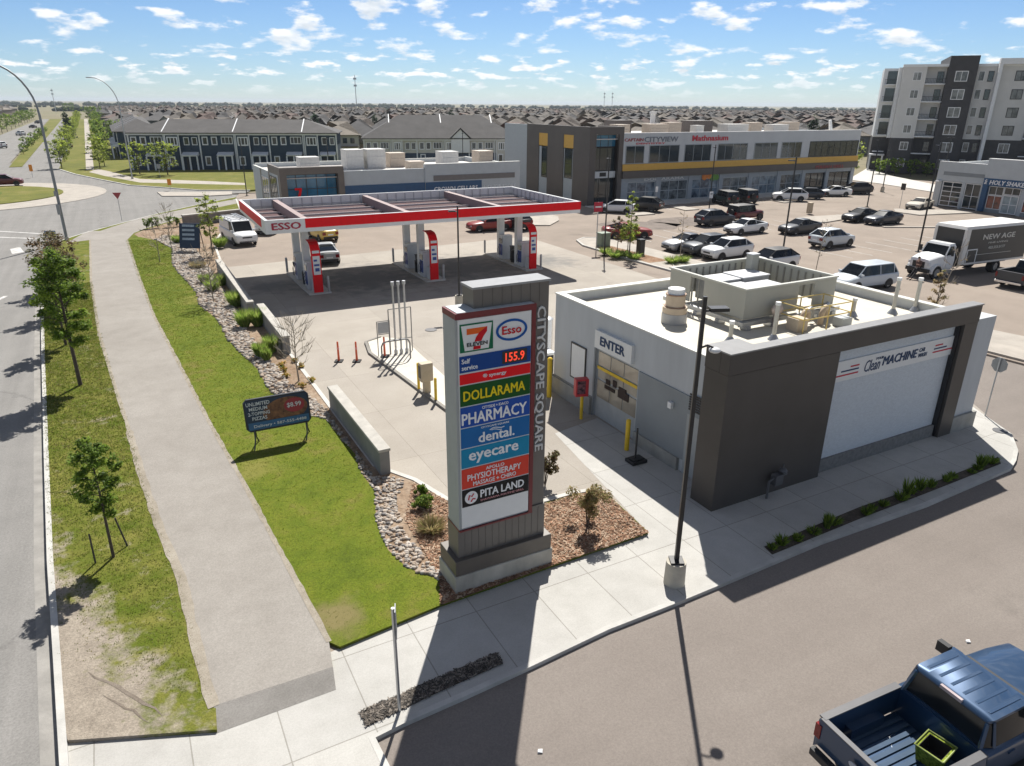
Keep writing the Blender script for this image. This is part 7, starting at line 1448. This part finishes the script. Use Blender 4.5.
tree('bare_tree', 'leaning bare sapling seen behind the right vent pipes of the car wash roof', (*W(44.5, 26),), LF['straw'], BARKP, h=6.4, cb=1.6, cr=.7, n_limb=14, leaves=60, lsize=.08, seed=40, trunk_r=.05, lean=.18)
tree('bare_tree', 'bare sapling seen above the back edge of the car wash roof', (*W(52, 41),), LF['straw'], BARKP, h=5.0, cb=1.4, cr=.6, n_limb=10, leaves=20, lsize=.08, seed=41, trunk_r=.04, lean=.06)
tree('young_tree', 'tall slim leafy bush rising behind the right corner of the car wash', (*W(42.5, 24.6),), LF['straw'], h=4.8, cb=1.6, cr=.5, n_limb=12, leaves=700, lsize=.09, seed=42, trunk_r=.05)
def shrub(name, label, loc, mats, r, h, n, ls, seed, group=None, cat='shrub', spiky=False, stem=.0):
    t = thing(name, label, cat, loc, 0, group); rng = random.Random(seed); m = MB(); s = MB()
    for i in range(9):
        a = i*2.4; rr = r*.5*rng.uniform(.2,1); s.tube((0,0,-.05),(rr*math.cos(a), rr*math.sin(a), stem+h*.55),.014,.006,5)
    if stem: s.tube((0,0,-.05),(0,0,stem+.1),.03,n=6)
    cl = [(Vector((rng.gauss(0,.42)*r, rng.gauss(0,.42)*r, stem+h*rng.uniform(.25,.85))), r*rng.uniform(.25,.5)) for _ in range(14)]
    for k in range(n):
        c, cr = rng.choice(cl); 
        if spiky:
            a = rng.uniform(0, 6.28); q = r*.45*rng.random()**.5; b = rng.uniform(0, 6.28); l = r*rng.uniform(.3,1); w = ls*.35; hh = h*rng.uniform(.35,1.12)
            p = Vector((q*math.cos(a), q*math.sin(a), 0)); e = p+Vector((l*math.cos(a)*1.15, l*math.sin(a)*1.15, hh)); o = Vector((w*math.cos(b), w*math.sin(b), 0)); md = p.lerp(e, .55)+Vector((0,0,.12*h))
            m.cur = rng.randrange(len(mats)); m.add([p-o, p+o, md+o*.8, md-o*.8, e], [(0,1,2,3),(3,2,4)]); continue
        d = Vector((rng.gauss(0,1), rng.gauss(0,1), rng.gauss(0,1))).normalized()*cr*rng.random()**.5; p = c+d
        if p.z < .03: p.z = abs(p.z)+.03
        u = Vector((rng.gauss(0,1), rng.gauss(0,1), rng.gauss(0,.6))).normalized(); v = u.cross(Vector((rng.gauss(0,.5), rng.gauss(0,.5), 1))).normalized(); q = ls*rng.uniform(.6,1.3)
        m.cur = rng.randrange(len(mats)); m.add([p-u*q, p-v*q*.55, p+u*q, p+v*q*.55], [(0,1,2,3)])
    s.build('stem', BARK, t); m.build('foliage', mats, t); return t
shrub('upright_shrub', 'upright straw and olive shrub in the mulch right of the pylon sign', (*G(587, 527, .11), .11), LF['straw'], .52, 1.75, 2600, .05, 51, stem=.12)
shrub('upright_shrub', 'bronze shrub half hidden behind the right side of the pylon sign', (*G(545, 486, .0), .0), LF['bronze'], .45, 1.7, 1500, .055, 52, stem=.15)
for i, (px, py, r, h, lab) in enumerate(((425, 509, .38, .55, 'low green shrub left of the pylon sign, the nearer of two'), (422, 496, .24, .42, 'smaller green shrub left of the pylon sign, the farther of two'))): shrub('low_shrub', lab, (*G(px, py, .11), .11), LF['green'], r, h, 1400, .045, 53+i)
shrub('dry_grass_clump', 'dry straw coloured grass clump at the left foot of the pylon sign', (*G(431, 531, .11), .11), LF['straw'], .45, .4, 900, .04, 56, spiky=True)
for i, (px, py, r, h, lab) in enumerate(((245, 327, .62, 1.25, 'feathery green grass clump, left one of the pair before the middle retaining wall'), (258, 326, .62, 1.3, 'feathery green grass clump, right one of the pair before the middle retaining wall'), (261, 357, .45, .95, 'green grass clump left of the pair at the end of the middle retaining wall'), (272, 352, .5, 1.1, 'green grass clump right beside the end of the middle retaining wall'), (267, 361, .3, .8, 'slim green grass tuft nearest the lawn of its group of three'),
    (213, 291, .6, 1.0, 'broad green grass clump before the far retaining wall, the nearer one'), (222, 285, .6, 1.0, 'broad green grass clump before the far retaining wall, beside its wall'), (205, 283, .5, .8, 'small green grass clump before the far retaining wall, at the rock edge'), (236, 306, .7, 1.2, 'tall pale grass clump between the bare tree and the middle wall'), (178, 243, .7, .9, 'green grass clump beside the folding sign'), (220, 247, .8, 1.1, 'green clump beside the lime young tree'), (198, 268, .8, .6, 'straw coloured clump below the folding sign'))):
    shrub('grass_clump', lab, (*G(px, py, .11), .11), LF['straw'] if 'straw' in lab else LF['grassy'], r*.82, h*.88, 800, .06, 60+i, 'ornamental grass clumps along the bed', 'grass clump', spiky=True)
FLO = [mat('flower_gold', (0.50,0.30,0.02), .8, .2), mat('flower_orange', (0.42,0.20,0.03), .8, .2), LF['grassy'][1]]
for i, (px, py, lab) in enumerate(((281, 366, 'leftmost upper'), (284, 371, 'leftmost middle'), (286, 377, 'leftmost lower'), (295, 362, 'upper right'), (301, 368, 'middle right'), (312, 382, 'right lower'), (303, 387, 'lowest'))): shrub('flower_clump', f'small gold flowering clump by the bare young tree, {lab} one', (*G(px, py, .11), .11), FLO, .2, .26, 260, .045, 80+i, 'gold flowering clumps', 'flowers')
for i, px in enumerate((147, 152.5, 158, 170, 177)): shrub('upright_shrub', f'small dark upright shrub beside the head of the pathway, {("first","second","third","fourth","fifth")[i]} in line from the left', (*G(px, 229-i*.6, .11), .11), LF['green'], .42, 1.3, 300, .1, 90+i, 'upright shrubs at the head of the pathway')
# strip planting along the car wash front
def strip_plants():
    rng = random.Random(4); a0, a1 = G(768, 551), G(1000, 460)
    big = {.22: .55, .55: .75, .62: .5, .78: .6, .92: .5}
    for i in range(26):
        if i in (3, 7, 8, 12, 18, 21): continue
        f = .02+.037*i; p = a0.lerp(a1, f)+Vector((rng.uniform(-.12,.12), rng.uniform(-.05,.05))); h = rng.uniform(.12,.34)
        for k, v in big.items():
            if abs(f-k) < .02: h = v
        shrub('strip_grass', 'low dark green grass tuft in the kerbside soil strip before the car wash', (*p, .015), LF['green'], rng.uniform(.14,.26), h, 170, .05, 200+i, 'grass tufts in the strip before the car wash', 'grass tuft', spiky=True)
strip_plants()
for px, py, sd in ((606, 254, 1), (615, 257.5, 2), (622, 256, 3), (634, 259, 4), (672, 263, 5), (682, 262, 6)): shrub('island_clump', f'yellow green clump on the planted island, {("first","second","third","fourth","fifth","sixth")[sd-1]} from its tip', (*G(px, py, .12), .13), LF['grassy'], .7, .6, 350, .08, 120+sd, 'low clumps on the planted island', 'grass clump', spiky=True)
# street trees beyond the roundabout: each its own object, sharing a few meshes
def far_trees():
    rng = random.Random(6); P_ = {}
    def put(kind, loc, sc, label, group):
        if kind not in P_:
            kw = dict(green=dict(h=5.5, cb=1.1, cr=1.9, n_limb=14, leaves=900, lsize=.22, seed=301), yellow=dict(h=5.5, cb=.8, cr=1.9, n_limb=14, leaves=900, lsize=.22, seed=302), spruce=dict(h=8, cb=.5, cr=2.0, n_limb=26, leaves=1200, lsize=.26, seed=303, shape='cone'), shrub=dict(h=3.0, cb=.3, cr=1.6, n_limb=12, leaves=700, lsize=.2, seed=304))[kind]
            a, b = tree_parts(mats=LF['spruce' if kind == 'spruce' else 'yellow' if kind == 'yellow' else 'green'], **kw); P_[kind] = (a.mesh('trunk', BARK), b.mesh('crown', LF['spruce' if kind == 'spruce' else 'yellow' if kind == 'yellow' else 'green']))
        t = thing('conifer' if kind == 'spruce' else 'street_tree', label, 'tree', loc, rng.uniform(0, 6.28), group)
        for n, me in zip(('trunk', 'crown'), P_[kind]):
            o = bpy.data.objects.new(n, me); COL.objects.link(o); o.parent = t; o.scale = (sc, sc, sc*rng.uniform(.9,1.15))
    a, b = G(62, 168), G(79, 119.5); a2, b2 = G(98, 166), G(93, 119)
    for i in range(24):
        f = (i/23)**1.0; put('yellow', a.lerp(b, f).to_3d(), rng.uniform(.85,1.2), 'yellow green street tree in the row right of the side street lane', 'street trees along the side street')
    for i in range(16):
        f = i/15*.8; put('yellow' if i % 3 == 0 else 'green', (a2.lerp(b2, f)+Vector((1.5, 0))).to_3d(), rng.uniform(.9,1.35), 'green street tree in the row before the townhouse fronts', 'trees before the townhouse fronts')
    for i in range(9):
        f = .08+i*.045; put('shrub', G(14, 164).lerp(G(58, 119.5), f).to_3d(), rng.uniform(.7,1.1), 'bushy shrub on the median of the side street', 'median shrubs of the side street')
    for i in range(16):
        f = i/15; put('green', G(-40, 152).lerp(G(34, 119.5), f).to_3d(), rng.uniform(1.1,1.5), 'full green street tree along the left side of the side street', 'trees on the left side of the side street')
    for px, py, sc, lab in ((140, 174, 1.2, 'thin green tree before the navy townhouse porch on the left'), (168, 175, 1.25, 'thin green tree before the middle of the navy townhouse row'), (100, 168, 1.1, 'green tree at the corner of the navy townhouse row')): put('yellow', G(px, py).to_3d(), sc, lab, 'trees before the navy townhouses')
    for x, y, sc, lab in ((-62.0, 236, 1.3, 'dark conifer left of a pair rising above the roofs behind the townhouses'), (-55.5, 238, 1.1, 'dark conifer right of a pair rising above the roofs behind the townhouses')): put('spruce', (x, y, -.2), sc, lab, 'conifers behind the townhouses')
    put('yellow', (*W(124.5, 95), -.2), 1.3, 'yellow green tree between the retail block and the apartments', None)
    for i in range(14): put('shrub', (*(Vector((78+i*2.7, 158-i*1.25))), 0), .8+.3*rng.random(), 'dark evergreen shrub in the bed along the apartment front', 'shrubs along the apartment front')
    for i in range(46):
        d = rng.uniform(230, 620); an = rng.uniform(-.55, .5); x, y = d*math.sin(an), d*math.cos(an)
        put('spruce' if rng.random() < .3 else 'green', (x, y, -.2), rng.uniform(.9,1.5), 'garden tree rising among the suburb roofs', 'garden trees in the suburb')
    for i, (px, py) in enumerate(((90, 122), (97, 124), (72, 112), (66, 112))): put('green', (*G(px, py), -.2), 1.8, 'large dark tree closing the far end of the side street', 'trees at the far end of the street')
    # roundabout island planting
    for i in range(12):
        an = rng.uniform(0, 6.28); r = rng.uniform(1, 9); put('shrub', (*(cen+Vector((-3+r*math.cos(an), r*math.sin(an)))), .07), rng.uniform(.3,.5), 'low shrub in the planted middle of the roundabout', 'shrubs of the roundabout island')
far_trees()

def split_touching(names):
    for o in [x for x in SC.objects if x.type == 'MESH' and x.name.split('.')[0] in names]:
        me = o.data
        if me.users > 1: continue
        n = len(me.vertices); par = list(range(n))
        def fd(i):
            while par[i] != i: par[i] = par[par[i]]; i = par[i]
            return i
        for p in me.polygons:
            for v in p.vertices[1:]: par[fd(v)] = fd(p.vertices[0])
        grp = {}
        for i in range(n): grp.setdefault(fd(i), []).append(i)
        bb = [[(min(me.vertices[i].co[k] for i in g)-.03, max(me.vertices[i].co[k] for i in g)+.03) for k in range(3)]+[set(g)] for g in grp.values()]
        done = False
        while not done:
            done = True
            for i in range(len(bb)):
                for j in range(i+1, len(bb)):
                    if all(bb[i][k][0] <= bb[j][k][1] and bb[j][k][0] <= bb[i][k][1] for k in range(3)):
                        bb[i] = [(min(bb[i][k][0], bb[j][k][0]), max(bb[i][k][1], bb[j][k][1])) for k in range(3)]+[bb[i][3] | bb[j][3]]; del bb[j]; done = False; break
                if not done: break
        if len(bb) < 2: continue
        for b in bb:
            mb = MB(); idx = {v: k for k, v in enumerate(sorted(b[3]))}
            mb.v = [tuple(me.vertices[v].co) for v in sorted(b[3])]; mb.f = [tuple(idx[v] for v in p.vertices) for p in me.polygons if p.vertices[0] in b[3]]; mb.mi = [0]*len(mb.f)
            mb.build(o.name.split('.')[0], me.materials[0], o.parent)
        bpy.data.objects.remove(o)
split_touching({'base_course', 'brown_frame', 'pale_wall', 'side_panel', 'amber_panel', 'upper_wall', 'charcoal_wall', 'tow_mirror', 'display', 'fire_wall_cap', 'bed_ribs'})

# ---------------------------------------------------------------- air
def haze():
    m = bpy.data.materials.new('thin_haze'); m.use_nodes = True; nt = m.node_tree
    for n in list(nt.nodes):
        if n.type == 'BSDF_PRINCIPLED': nt.nodes.remove(n)
    v = nt.nodes.new('ShaderNodeVolumePrincipled'); v.inputs['Color'].default_value = (0.82, 0.90, 1.0, 1); v.inputs['Density'].default_value = HAZE_D; v.inputs['Anisotropy'].default_value = 0.1
    nt.links.new(v.outputs[0], nt.nodes['Material Output'].inputs['Volume'])
    tag(MB().box(-9100, -320, -1.3, 9100, 14100, 45).build('haze', m), kind='stuff')
HAZE_D = 0.00010
haze()
# ---------------------------------------------------------------- survey units -> metres
def to_metres():
    done = set(); M = Matrix.Scale(K, 4)
    for o in list(SC.objects):
        if o.type in ('CAMERA', 'LIGHT'): continue
        o.location = o.location*K
        for md in o.modifiers:
            if md.type == 'BEVEL': md.width *= K
        if o.type == 'MESH' and o.data.name not in done: done.add(o.data.name); o.data.transform(M); o.data.update()
to_metres()
